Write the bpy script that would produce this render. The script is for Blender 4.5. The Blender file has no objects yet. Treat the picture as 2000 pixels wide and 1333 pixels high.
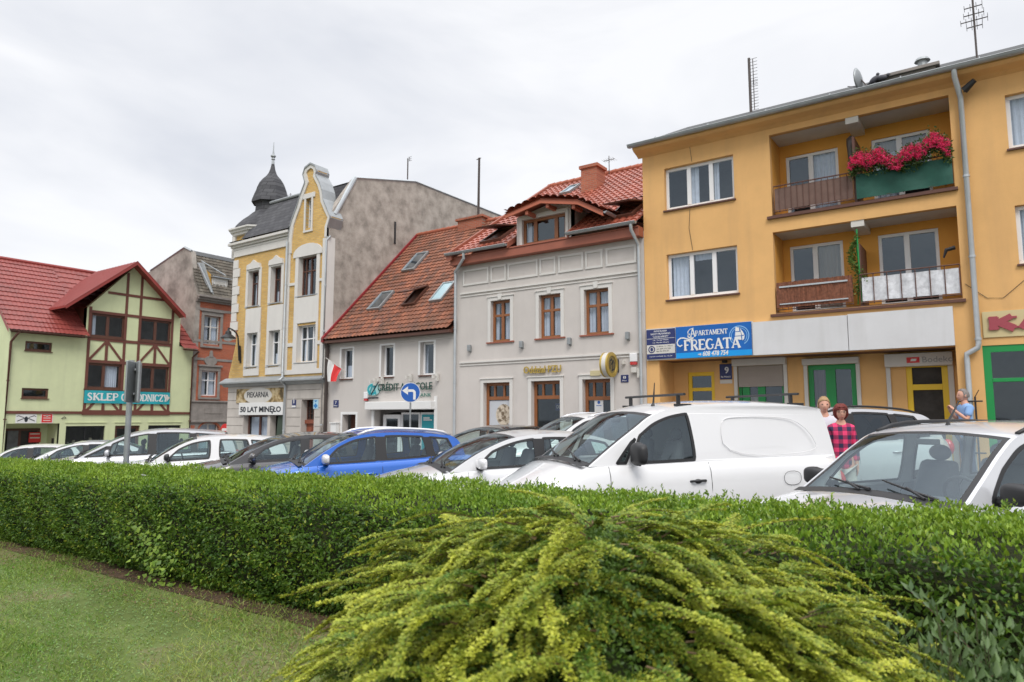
import bpy, bmesh, math, random
import numpy as np
from mathutils import Vector, Matrix, Quaternion
from mathutils.geometry import tessellate_polygon
random.seed(7); rng = np.random.default_rng(7)
R = math.radians
# ------------------------------------------------------------------ camera, world, sun
scn = bpy.context.scene
col = scn.collection
CF, CP, CY, CH = 1365.0, R(6.27), R(35.15), 1.68      # focal (px of a 2000 px wide frame), pitch, yaw, eye height
cam = bpy.data.objects.new('camera', bpy.data.cameras.new('camera')); col.objects.link(cam)
cam.data.sensor_width = 36; cam.data.lens = CF / 2000 * 36
cam.location = (0, 0, CH); cam.rotation_euler = (math.pi / 2 + CP, 0, CY)
cam.data.clip_end = 1500; cam.data.clip_start = .05
cam.data.dof.use_dof = True; cam.data.dof.focus_distance = 8.0; cam.data.dof.aperture_fstop = 3.2
scn.camera = cam
scn.view_settings.view_transform = 'Standard'; scn.view_settings.look = 'None'
scn.view_settings.exposure = 0.33; scn.view_settings.gamma = 1
SUN_EL, SUN_AZ = R(48), R(140)
w = bpy.data.worlds.new('World'); scn.world = w; w.use_nodes = True
nt = w.node_tree; N = nt.nodes; Lk = nt.links
bg = N['Background']; bg.inputs[1].default_value = .1
sky = N.new('ShaderNodeTexSky'); sky.sky_type = 'NISHITA'; sky.sun_disc = False
sky.sun_elevation = SUN_EL; sky.sun_rotation = SUN_AZ
tc = N.new('ShaderNodeTexCoord'); mp = N.new('ShaderNodeMapping'); mp.inputs['Scale'].default_value = (1.0, 1.0, 3.0)
Lk.new(tc.outputs['Generated'], mp.inputs[0])
nz = N.new('ShaderNodeTexNoise'); nz.inputs['Scale'].default_value = 1.9; nz.inputs['Detail'].default_value = 5; nz.inputs['Roughness'].default_value = .5
nz.inputs['Distortion'].default_value = .6
Lk.new(mp.outputs[0], nz.inputs['Vector'])
cr = N.new('ShaderNodeValToRGB'); Lk.new(nz.outputs[0], cr.inputs[0])
cr.color_ramp.elements[0].position = .30; cr.color_ramp.elements[0].color = (6.2, 6.4, 6.9, 1)
cr.color_ramp.elements[1].position = .56; cr.color_ramp.elements[1].color = (8.2, 8.25, 8.45, 1)
sp = N.new('ShaderNodeSeparateXYZ'); Lk.new(tc.outputs['Generated'], sp.inputs[0])
mr = N.new('ShaderNodeMapRange'); mr.interpolation_type = 'SMOOTHSTEP'
for i, v in ((1, .55), (2, 1.0), (3, 1.0), (4, 2.4)): mr.inputs[i].default_value = v
Lk.new(sp.outputs[2], mr.inputs[0])
vm = N.new('ShaderNodeVectorMath'); vm.operation = 'SCALE'; Lk.new(cr.outputs[0], vm.inputs[0]); Lk.new(mr.outputs[0], vm.inputs['Scale'])
mx = N.new('ShaderNodeMix'); mx.data_type = 'RGBA'; mx.inputs[0].default_value = .93
Lk.new(sky.outputs[0], mx.inputs[6]); Lk.new(vm.outputs[0], mx.inputs[7]); Lk.new(mx.outputs[2], bg.inputs[0])
sl = bpy.data.lights.new('sun', 'SUN'); sl.energy = 1.5; sl.angle = R(25); sl.color = (1, .96, .9)
so = bpy.data.objects.new('sun', sl); col.objects.link(so)
# sun direction: behind the camera, a little to the right
sd = Vector((math.cos(SUN_EL) * math.sin(SUN_AZ), math.cos(SUN_EL) * math.cos(SUN_AZ), math.sin(SUN_EL)))
so.rotation_euler = sd.to_track_quat('Z', 'Y').to_euler()

# ------------------------------------------------------------------ helpers
def ray(x, y):
    a = (x - 1000) / CF; b = (666.5 - y) / CF
    f = math.cos(CP) - b * math.sin(CP); u = math.sin(CP) + b * math.cos(CP)
    return Vector((-f * math.sin(CY) + a * math.cos(CY), f * math.cos(CY) + a * math.sin(CY), u))
def atY(x, y, Y):
    r = ray(x, y); t = Y / r.y; return Vector((r.x * t, Y, CH + r.z * t))
def atX(x, y, X):
    r = ray(x, y); t = X / r.x; return Vector((X, r.y * t, CH + r.z * t))
class Fac:
    """a facade plane measured in metres: u along it, d outward, z up"""
    def __init__(s, kind, c): s.k = kind; s.c = c
    def P(s, u, d, z):
        return (u, s.c - d, z) if s.k == 'y' else (s.c + d, u, z)
    def px(s, x, y, d=0):
        if s.k == 'y': p = atY(x, y, s.c - d); return p.x, p.z
        p = atX(x, y, s.c + d); return p.y, p.z
    def rect(s, x0, y0, x1, y1, d=0):
        a = s.px(x0, y0, d); b = s.px(x1, y1, d); return a[0], b[0], b[1], a[1]   # u0,u1,z0,z1
ORG = {}
def tag(o, label=None, cat=None, group=None, kind=None):
    if label: o['label'] = label
    if cat: o['category'] = cat
    if group: o['group'] = group
    if kind: o['kind'] = kind
    return o
def empty(name, loc, label, cat, group=None, rz=0):
    o = bpy.data.objects.new(name, None); col.objects.link(o); o.location = loc; o.rotation_euler.z = rz
    o.empty_display_size = .2
    ORG[o.name] = Vector(loc) if rz == 0 else Vector((0, 0, 0))
    return tag(o, label, cat, group)
def link(name, me, mats, parent=None, smooth=False, org=None):
    o = bpy.data.objects.new(name, me); col.objects.link(o)
    for m in (mats if isinstance(mats, (list, tuple)) else [mats]): me.materials.append(m)
    if smooth: me.shade_smooth() if hasattr(me, 'shade_smooth') else [setattr(p, 'use_smooth', True) for p in me.polygons]
    if parent is not None:
        o.parent = parent; ORG[o.name] = ORG.get(parent.name, Vector((0, 0, 0)))
    return o
class MB:
    def __init__(s, T=None): s.v = []; s.f = []; s.m = []; s.T = T; s.mi = 0
    def add(s, vs, fs):
        b = len(s.v); s.v += [tuple(s.T(*p)) if s.T else tuple(p) for p in vs]
        s.f += [tuple(i + b for i in f) for f in fs]; s.m += [s.mi] * len(fs); return s
    def box(s, x0, x1, y0, y1, z0, z1):
        return s.add([(x0, y0, z0), (x1, y0, z0), (x1, y1, z0), (x0, y1, z0), (x0, y0, z1), (x1, y0, z1), (x1, y1, z1), (x0, y1, z1)],
                     [(0, 3, 2, 1), (4, 5, 6, 7), (0, 1, 5, 4), (1, 2, 6, 5), (2, 3, 7, 6), (3, 0, 4, 7)])
    def quad(s, a, b, c, d): return s.add([a, b, c, d], [(0, 1, 2, 3)])
    def tube(s, pts, r, n=8, cap=True):
        pts = [Vector(p) for p in pts]; rs = r if isinstance(r, (list, tuple)) else [r] * len(pts)
        vs = []; fs = []
        up = None
        for i, p in enumerate(pts):
            t = (pts[min(i + 1, len(pts) - 1)] - pts[max(i - 1, 0)]).normalized()
            if up is None: up = Vector((0, 0, 1)) if abs(t.z) < .9 else Vector((1, 0, 0))
            a = t.cross(up).normalized(); b = t.cross(a).normalized(); up = b.cross(t) if False else up
            for k in range(n):
                q = 2 * math.pi * k / n; vs.append(tuple(p + (a * math.cos(q) + b * math.sin(q)) * rs[i]))
        for i in range(len(pts) - 1):
            for k in range(n):
                fs.append((i * n + k, i * n + (k + 1) % n, (i + 1) * n + (k + 1) % n, (i + 1) * n + k))
        if cap: fs += [tuple(range(n)), tuple(range((len(pts) - 1) * n, len(pts) * n))]
        return s.add(vs, fs)
    def lathe(s, c, prof, n=16, ph=0):
        vs = []; fs = []
        for (r, z) in prof:
            for k in range(n):
                q = 2 * math.pi * k / n + ph; vs.append((c[0] + r * math.cos(q), c[1] + r * math.sin(q), c[2] + z))
        for i in range(len(prof) - 1):
            for k in range(n): fs.append((i * n + k, i * n + (k + 1) % n, (i + 1) * n + (k + 1) % n, (i + 1) * n + k))
        fs += [tuple(range(n)), tuple(range((len(prof) - 1) * n, len(prof) * n))]
        return s.add(vs, fs)
    def ell(s, c, rx, ry, rz, n=14, m=10, rot=None):
        vs = []; fs = []
        for i in range(m + 1):
            t = math.pi * i / m
            for k in range(n):
                q = 2 * math.pi * k / n
                p = Vector((rx * math.sin(t) * math.cos(q), ry * math.sin(t) * math.sin(q), rz * math.cos(t)))
                if rot: p = rot @ p
                vs.append((c[0] + p.x, c[1] + p.y, c[2] + p.z))
        for i in range(m):
            for k in range(n): fs.append((i * n + k, i * n + (k + 1) % n, (i + 1) * n + (k + 1) % n, (i + 1) * n + k))
        return s.add(vs, fs)
    def poly(s, outer, holes=(), d=0., thick=0., axis='uz', hole_depth=None):
        """flat polygon in (u,z) at depth d; thick>0 extrudes back; holes get reveals"""
        loops = [outer] + list(holes)
        tri = tessellate_polygon([[Vector((p[0], p[1], 0)) for p in l] for l in loops])
        flat = [p for l in loops for p in l]
        s.add([(p[0], d, p[1]) for p in flat], [tuple(t) for t in tri])
        if thick:
            for li, l in enumerate(loops):
                th = thick if li == 0 or hole_depth is None else hole_depth
                n = len(l)
                s.add([(p[0], d, p[1]) for p in l] + [(p[0], d - th, p[1]) for p in l], [(i, (i + 1) % n, n + (i + 1) % n, n + i) for i in range(n)])
            if not holes: s.add([(p[0], d - thick, p[1]) for p in outer], [tuple(t) for t in tessellate_polygon([[Vector((p[0], p[1], 0)) for p in outer]])])
        return s
    def build(s, name, mat, parent=None, smooth=False, bevel=0, sub=0, auto=None):
        me = bpy.data.meshes.new(name)
        o0 = ORG.get(parent.name, Vector((0, 0, 0))) if parent is not None else Vector((0, 0, 0))
        me.from_pydata([(x - o0.x, y - o0.y, z - o0.z) for x, y, z in s.v], [], s.f)
        if any(s.m): me.polygons.foreach_set('material_index', s.m)
        bm = bmesh.new(); bm.from_mesh(me)
        bmesh.ops.remove_doubles(bm, verts=bm.verts, dist=1e-5)
        bmesh.ops.recalc_face_normals(bm, faces=bm.faces); bm.to_mesh(me); bm.free(); me.update()
        o = link(name, me, mat, parent, smooth)
        if smooth and auto: me.set_sharp_from_angle(angle=R(auto))
        if bevel:
            b = o.modifiers.new('bevel', 'BEVEL'); b.width = bevel; b.segments = 2; b.limit_method = 'ANGLE'; b.angle_limit = R(40)
        if sub:
            b = o.modifiers.new('sub', 'SUBSURF'); b.levels = sub; b.render_levels = sub
        return o
def R4(u0, u1, z0, z1): return [(u0, z0), (u1, z0), (u1, z1), (u0, z1)]

# ------------------------------------------------------------------ materials
def nodes(name):
    m = bpy.data.materials.new(name); m.use_nodes = True
    t = m.node_tree; return m, t.nodes, t.links, t.nodes['Principled BSDF']
def M(name, c, rough=.6, metal=0, var=.06, vs=1.2, bump=0, bs=30, spec=.5, coat=0, streak=0, dirt=None):
    m, n, l, b = nodes(name)
    b.inputs['Base Color'].default_value = (*c, 1); b.inputs['Roughness'].default_value = rough; b.inputs['Metallic'].default_value = metal
    b.inputs['Specular IOR Level'].default_value = spec; b.inputs['Coat Weight'].default_value = coat
    g = n.new('ShaderNodeNewGeometry')
    last = None
    if var:
        z = n.new('ShaderNodeTexNoise'); z.inputs['Scale'].default_value = vs; z.inputs['Detail'].default_value = 6; z.inputs['Roughness'].default_value = .65
        l.new(g.outputs['Position'], z.inputs['Vector'])
        r = n.new('ShaderNodeMapRange'); r.inputs[1].default_value = .25; r.inputs[2].default_value = .75
        r.inputs[3].default_value = 1 - var * 1.3; r.inputs[4].default_value = 1 + var
        l.new(z.outputs[0], r.inputs[0])
        x = n.new('ShaderNodeVectorMath'); x.operation = 'SCALE'; x.inputs[0].default_value = c
        l.new(r.outputs[0], x.inputs['Scale']); last = x.outputs[0]
        if streak:
            mp = n.new('ShaderNodeMapping'); mp.inputs['Scale'].default_value = (2.2, 2.2, .22); l.new(g.outputs['Position'], mp.inputs[0])
            z2 = n.new('ShaderNodeTexNoise'); z2.inputs['Scale'].default_value = 1.4; z2.inputs['Detail'].default_value = 5; l.new(mp.outputs[0], z2.inputs['Vector'])
            r2 = n.new('ShaderNodeMapRange'); r2.inputs[1].default_value = .5; r2.inputs[2].default_value = .8; r2.inputs[3].default_value = 0; r2.inputs[4].default_value = streak
            l.new(z2.outputs[0], r2.inputs[0])
            q = n.new('ShaderNodeMix'); q.data_type = 'RGBA'; l.new(r2.outputs[0], q.inputs[0]); l.new(last, q.inputs[6])
            dc = dirt or tuple(v * .55 for v in c); q.inputs[7].default_value = (*dc, 1); last = q.outputs[2]
        l.new(last, b.inputs['Base Color'])
    if bump:
        z = n.new('ShaderNodeTexNoise'); z.inputs['Scale'].default_value = bs; z.inputs['Detail'].default_value = 3
        l.new(g.outputs['Position'], z.inputs['Vector'])
        bp = n.new('ShaderNodeBump'); bp.inputs['Strength'].default_value = bump; bp.inputs['Distance'].default_value = .01
        l.new(z.outputs[0], bp.inputs['Height']); l.new(bp.outputs[0], b.inputs['Normal'])
    return m
def brick(name, c1, c2, mortar, axis, sc=1.0, bw=.25, bh=.075, ms=.012):
    m, n, l, b = nodes(name); b.inputs['Roughness'].default_value = .85
    g = n.new('ShaderNodeNewGeometry'); s = n.new('ShaderNodeSeparateXYZ'); l.new(g.outputs['Position'], s.inputs[0])
    k = n.new('ShaderNodeCombineXYZ'); l.new(s.outputs[0 if axis == 'x' else 1], k.inputs[0]); l.new(s.outputs[2], k.inputs[1])
    t = n.new('ShaderNodeTexBrick'); l.new(k.outputs[0], t.inputs['Vector'])
    t.inputs['Color1'].default_value = (*c1, 1); t.inputs['Color2'].default_value = (*c2, 1); t.inputs['Mortar'].default_value = (*mortar, 1)
    t.inputs['Scale'].default_value = sc; t.inputs['Brick Width'].default_value = bw; t.inputs['Row Height'].default_value = bh; t.inputs['Mortar Size'].default_value = ms
    z = n.new('ShaderNodeTexNoise'); z.inputs['Scale'].default_value = 1.1; z.inputs['Detail'].default_value = 5; l.new(g.outputs['Position'], z.inputs['Vector'])
    r = n.new('ShaderNodeMapRange'); r.inputs[3].default_value = .72; r.inputs[4].default_value = 1.25; l.new(z.outputs[0], r.inputs[0])
    x = n.new('ShaderNodeVectorMath'); x.operation = 'SCALE'; l.new(t.outputs[0], x.inputs[0]); l.new(r.outputs[0], x.inputs['Scale'])
    l.new(x.outputs[0], b.inputs['Base Color'])
    bp = n.new('ShaderNodeBump'); bp.inputs['Strength'].default_value = .5; bp.inputs['Distance'].default_value = .006; bp.invert = True
    l.new(t.outputs['Fac'], bp.inputs['Height']); l.new(bp.outputs[0], b.inputs['Normal'])
    return m
def tilemat(name, cols, rough=.6, dirt=(.05, .04, .035), dirtamt=.35, spec=.5):
    """tile colour picked per tile from the UV cell"""
    m, n, l, b = nodes(name); b.inputs['Roughness'].default_value = rough; b.inputs['Specular IOR Level'].default_value = spec
    u = n.new('ShaderNodeUVMap'); fl = n.new('ShaderNodeVectorMath'); fl.operation = 'FLOOR'; l.new(u.outputs[0], fl.inputs[0])
    wn = n.new('ShaderNodeTexWhiteNoise'); l.new(fl.outputs[0], wn.inputs['Vector'])
    cr = n.new('ShaderNodeValToRGB'); l.new(wn.outputs['Value'], cr.inputs[0])
    cr.color_ramp.elements[0].color = (*cols[0], 1); cr.color_ramp.elements[1].color = (*cols[-1], 1)
    for i, c in enumerate(cols[1:-1]): e = cr.color_ramp.elements.new((i + 1) / (len(cols) - 1)); e.color = (*c, 1)
    g = n.new('ShaderNodeNewGeometry')
    z = n.new('ShaderNodeTexNoise'); z.inputs['Scale'].default_value = .9; z.inputs['Detail'].default_value = 8; z.inputs['Roughness'].default_value = .7; l.new(g.outputs['Position'], z.inputs['Vector'])
    r = n.new('ShaderNodeMapRange'); r.inputs[1].default_value = .45; r.inputs[2].default_value = .75; r.inputs[3].default_value = 0; r.inputs[4].default_value = dirtamt; l.new(z.outputs[0], r.inputs[0])
    q = n.new('ShaderNodeMix'); q.data_type = 'RGBA'; l.new(r.outputs[0], q.inputs[0]); l.new(cr.outputs[0], q.inputs[6]); q.inputs[7].default_value = (*dirt, 1)
    l.new(q.outputs[2], b.inputs['Base Color']); return m
def glassmat(name, tint=(.55, .6, .62), refl=.10, rcol=(.78, .90, 1)):
    m, n, l, b = nodes(name); n.remove(b); out = n['Material Output']
    tr = n.new('ShaderNodeBsdfTransparent'); tr.inputs[0].default_value = (*tint, 1)
    gl = n.new('ShaderNodeBsdfGlossy'); gl.inputs['Roughness'].default_value = .03; gl.inputs[0].default_value = (*rcol, 1)
    gm = n.new('ShaderNodeNewGeometry'); dt = n.new('ShaderNodeVectorMath'); dt.operation = 'DOT_PRODUCT'; l.new(gm.outputs['Normal'], dt.inputs[0]); l.new(gm.outputs['Incoming'], dt.inputs[1])
    def mth(op, a, b_=None):
        q = n.new('ShaderNodeMath'); q.operation = op
        for i, v in enumerate((a, b_)):
            if v is None: continue
            if isinstance(v, (int, float)): q.inputs[i].default_value = v
            else: l.new(v, q.inputs[i])
        return q.outputs[0]
    ab = mth('ABSOLUTE', dt.outputs['Value']); om = mth('SUBTRACT', 1, ab); pw5 = mth('POWER', om, 5); sc_ = mth('MULTIPLY', pw5, .92)
    ad = n.new('ShaderNodeMath'); ad.operation = 'ADD'; ad.use_clamp = True; ad.inputs[1].default_value = refl + .05; l.new(sc_, ad.inputs[0])
    ms = n.new('ShaderNodeMixShader'); l.new(ad.outputs[0], ms.inputs[0]); l.new(tr.outputs[0], ms.inputs[1]); l.new(gl.outputs[0], ms.inputs[2])
    l.new(ms.outputs[0], out.inputs[0]); return m
def leafmat(name, trans=.3, rough=.45, spec=.4):
    m, n, l, b = nodes(name); out = n['Material Output']
    a = n.new('ShaderNodeAttribute'); a.attribute_name = 'Col'; l.new(a.outputs['Color'], b.inputs['Base Color'])
    b.inputs['Roughness'].default_value = rough; b.inputs['Specular IOR Level'].default_value = spec
    t = n.new('ShaderNodeBsdfTranslucent'); l.new(a.outputs['Color'], t.inputs[0])
    ms = n.new('ShaderNodeMixShader'); ms.inputs[0].default_value = trans; l.new(b.outputs[0], ms.inputs[1]); l.new(t.outputs[0], ms.inputs[2]); l.new(ms.outputs[0], out.inputs[0]); return m
def colmix(name, c1, c2, scale, rough=.9, c3=None, thr=(.4, .6), bump=.3, detail=6):
    m, n, l, b = nodes(name); b.inputs['Roughness'].default_value = rough; b.inputs['Specular IOR Level'].default_value = .2
    g = n.new('ShaderNodeNewGeometry'); z = n.new('ShaderNodeTexNoise'); z.inputs['Scale'].default_value = scale; z.inputs['Detail'].default_value = detail; z.inputs['Roughness'].default_value = .65
    l.new(g.outputs['Position'], z.inputs['Vector'])
    cr = n.new('ShaderNodeValToRGB'); cr.color_ramp.elements[0].position = thr[0]; cr.color_ramp.elements[1].position = thr[1]
    cr.color_ramp.elements[0].color = (*c1, 1); cr.color_ramp.elements[1].color = (*c2, 1); l.new(z.outputs[0], cr.inputs[0])
    if c3: e = cr.color_ramp.elements.new((thr[0] + thr[1]) / 2); e.color = (*c3, 1)
    l.new(cr.outputs[0], b.inputs['Base Color'])
    z2 = n.new('ShaderNodeTexNoise'); z2.inputs['Scale'].default_value = 25; z2.inputs['Detail'].default_value = 4; l.new(g.outputs['Position'], z2.inputs['Vector'])
    bp = n.new('ShaderNodeBump'); bp.inputs['Strength'].default_value = bump; bp.inputs['Distance'].default_value = .02; l.new(z2.outputs[0], bp.inputs['Height']); l.new(bp.outputs[0], b.inputs['Normal'])
    return m
m_asphalt = colmix('asphalt', (.05, .05, .052), (.09, .088, .085), .7)
m_pave = colmix('paving', (.2, .19, .18), (.3, .28, .26), 1.5)
m_kerb = M('kerb_stone', (.32, .31, .3), .85, bump=.3)
m_soil = colmix('soil', (.045, .03, .02), (.1, .065, .04), 6)
m_lawn = colmix('lawn_soil', (.09, .12, .03), (.16, .15, .07), 1.2, c3=(.12, .16, .045))
m_orange = M('orange_stucco', (.73, .425, .165), .85, var=.09, vs=.7, bump=.35, bs=60, streak=.35, dirt=(.48, .28, .13))
m_orange2 = M('loggia_orange_paint', (.70, .33, .06), .8, var=.04, bump=.2, bs=60)
m_cream = M('cream_paint', (.62, .6, .56), .8, var=.06, bump=.15, streak=.2)
m_white = M('white_paint', (.74, .74, .73), .5, var=.03)
m_pvc = M('white_pvc', (.78, .78, .79), .35, var=.02)
m_greyst = M('grey_stucco', (.57, .53, .50), .85, var=.08, vs=.6, bump=.3, bs=70, streak=.15)
m_greyst2 = M('warm_grey_stucco', (.56, .525, .495), .85, var=.05, vs=.6, bump=.3, bs=70, streak=.18)
m_trimw = M('white_trim', (.66, .64, .61), .75, var=.05, bump=.1, streak=.12)
m_plaster = M('aged_plaster', (.52, .48, .44), .85, var=.12, vs=1.2, bump=.25, streak=.3)
m_green = M('pale_green_stucco', (.62, .67, .41), .85, var=.06, bump=.2, streak=.22)
m_brown = M('dark_brown_wood', (.11, .045, .03), .5, var=.15, vs=4)
m_wood = M('red_brown_wood', (.27, .10, .035), .45, var=.15, vs=5)
m_fascia = M('reddish_fascia', (.32, .10, .06), .55, var=.1, vs=3)
m_zinc = M('zinc', (.36, .38, .39), .45, metal=.5, var=.12, vs=3)
m_zincp = M('pale_zinc_pipe', (.48, .51, .53), .4, metal=.4, var=.1, vs=3)
m_darkpipe = M('dark_brown_pipe', (.06, .045, .04), .45, var=.1)
m_slate = brick('slate', (.085, .085, .092), (.055, .055, .062), (.03, .03, .034), 'x', bw=.34, bh=.2, ms=.012)
m_slatebrown = M('weathered_mansard_tiles', (.13, .11, .095), .8, var=.3, vs=6, bump=.8, bs=10)
m_felt = M('roof_felt', (.085, .088, .09), .9, var=.15, vs=2, bump=.3)
m_fire = colmix('bare_render', (.19, .17, .15), (.55, .50, .45), 1.5, c3=(.39, .35, .31), thr=(.28, .72), bump=.9, detail=14)
m_old = colmix('peeling_render', (.20, .18, .16), (.42, .38, .34), 1.0, thr=(.35, .65), bump=.5)
m_ybrick = brick('yellow_brick', (.68, .43, .13), (.56, .33, .09), (.50, .38, .2), 'x', ms=.011)
m_rbrick = brick('red_brick', (.46, .11, .045), (.36, .08, .035), (.32, .2, .15), 'y', ms=.008)
m_rbrickx = brick('chimney_brick', (.42, .13, .07), (.33, .09, .05), (.3, .2, .15), 'x', ms=.008)
m_sand = M('grey_sandstone', (.27, .245, .225), .85, var=.2, vs=3, bump=.4, streak=.3)
m_tile_old = tilemat('old_clay_tiles', [(.27, .095, .05), (.20, .075, .042), (.33, .12, .065), (.13, .06, .045), (.29, .105, .055), (.18, .085, .06)], .8, dirt=(.06, .045, .03), dirtamt=.75)
m_tile_pzu = tilemat('red_clay_tiles', [(.38, .105, .065), (.33, .09, .055), (.43, .125, .08)], .4, dirtamt=.55, spec=.5)
m_tile_green = tilemat('red_metal_tiles', [(.25, .05, .042), (.28, .06, .048)], .5, dirtamt=.4)
m_redmetal = M('red_metal', (.28, .045, .038), .45, var=.1)
m_ridge = M('ridge_tiles', (.38, .11, .06), .6, var=.2, vs=5)
m_room_shade = M('room_shade', (.05, .046, .042), .9, var=.6, vs=1.5)  # near-black colour stands in for shade behind windows, doorways and recesses
m_curt = M('net_curtain', (.72, .72, .75), .9, var=.1, vs=8)
m_blind = M('beige_blind', (.42, .36, .28), .8, var=.05)
m_glass = glassmat('window_glass', (.80, .86, .92), .05)
m_glassd = glassmat('shop_glass', (.75, .8, .77), .03)
m_cglass = glassmat('car_glass', (.80, .90, .88), .05)
m_cglassd = glassmat('tinted_car_glass', (.14, .14, .15), .04)
m_black = M('black_plastic', (.018, .018, .02), .5, var=.1)
m_rubber = M('rubber', (.02, .02, .02), .8)
m_int = M('car_trim_grey', (.07, .07, .075), .8, var=.1)
m_seat = M('seat_fabric', (.10, .10, .11), .9, var=.15, vs=8)
m_chrome = M('bright_metal', (.75, .75, .76), .2, metal=1, var=.02)
m_alloy = M('alloy', (.5, .5, .52), .3, metal=.9)
m_steel = M('galvanised_steel', (.34, .36, .37), .5, metal=.6, var=.15, vs=6)
m_lens = M('lamp_lens', (.75, .78, .8), .1, spec=.8)
m_redlens = M('red_lens', (.5, .02, .02), .15, spec=.8)
m_redpaint = M('signal_red', (.65, .03, .03), .5)
m_blue = M('sign_blue', (.01, .10, .42), .45)
m_navy = M('navy_plate', (.02, .03, .13), .45)
m_gold = M('gold_letters', (.48, .34, .07), .35, metal=.35)
m_yellow = M('yellow_door_paint', (.78, .52, .02), .45, var=.04)
m_greenf = M('green_frame_paint', (.01, .26, .06), .4, var=.04)
m_teal = M('teal_banner', (.02, .36, .42), .6, var=.25, vs=1.5)
m_tealposter = M('teal_poster', (.01, .30, .36), .5, var=.1)
m_darktxt = M('dark_lettering', (.015, .02, .03), .6)
m_greentxt = M('green_lettering', (.02, .16, .12), .4)
m_maroon = M('maroon_lettering', (.35, .06, .08), .5, var=.06)
m_skin = M('skin', (.62, .34, .25), .5, var=.06, vs=20, spec=.3)
m_leaf = leafmat('leaf')
def paint(name, c, metal=0., rough=.32): return M(name, c, rough, metal=metal, var=.015, coat=1.0, spec=.5)

# ------------------------------------------------------------------ lettering
def text_mesh(txt, size, ext=.004, bold=0, shear=0):
    cu = bpy.data.curves.new('t', 'FONT'); cu.body = txt; cu.size = size; cu.extrude = ext; cu.offset = bold; cu.shear = shear
    cu.resolution_u = 3
    ob = bpy.data.objects.new('t', cu); col.objects.link(ob)
    dg = bpy.context.evaluated_depsgraph_get(); me = bpy.data.meshes.new_from_object(ob.evaluated_get(dg))
    bpy.data.objects.remove(ob); bpy.data.curves.remove(cu); return me
def text(name, txt, fr, u0, u1, z0, z1, d, mat, parent, ext=.004, bold=0, shear=0):
    """lettering fitted into the rectangle u0..u1, z0..z1 on a facade"""
    me = text_mesh(txt, 1, ext, bold, shear)
    co = np.zeros(len(me.vertices) * 3); me.vertices.foreach_get('co', co); co = co.reshape(-1, 3)
    mn, mx_ = co.min(0), co.max(0)
    co[:, 0] = (co[:, 0] - mn[0]) / (mx_[0] - mn[0]) * (u1 - u0) + u0
    co[:, 1] = (co[:, 1] - mn[1]) / (mx_[1] - mn[1]) * (z1 - z0) + z0
    o0 = ORG.get(parent.name, Vector((0, 0, 0))) if parent is not None else Vector((0, 0, 0))
    out = [Vector(fr.P(c[0], d + c[2], c[1])) - o0 for c in co]
    me.vertices.foreach_set('co', [a for v in out for a in v]); me.update()
    return link(name, me, mat, parent)
def arc(cx, cy, rx, ry, a0, a1, n=14): return [(cx + rx * math.cos(R(a0 + (a1 - a0) * i / n)), cy + ry * math.sin(R(a0 + (a1 - a0) * i / n))) for i in range(n + 1)]
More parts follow.
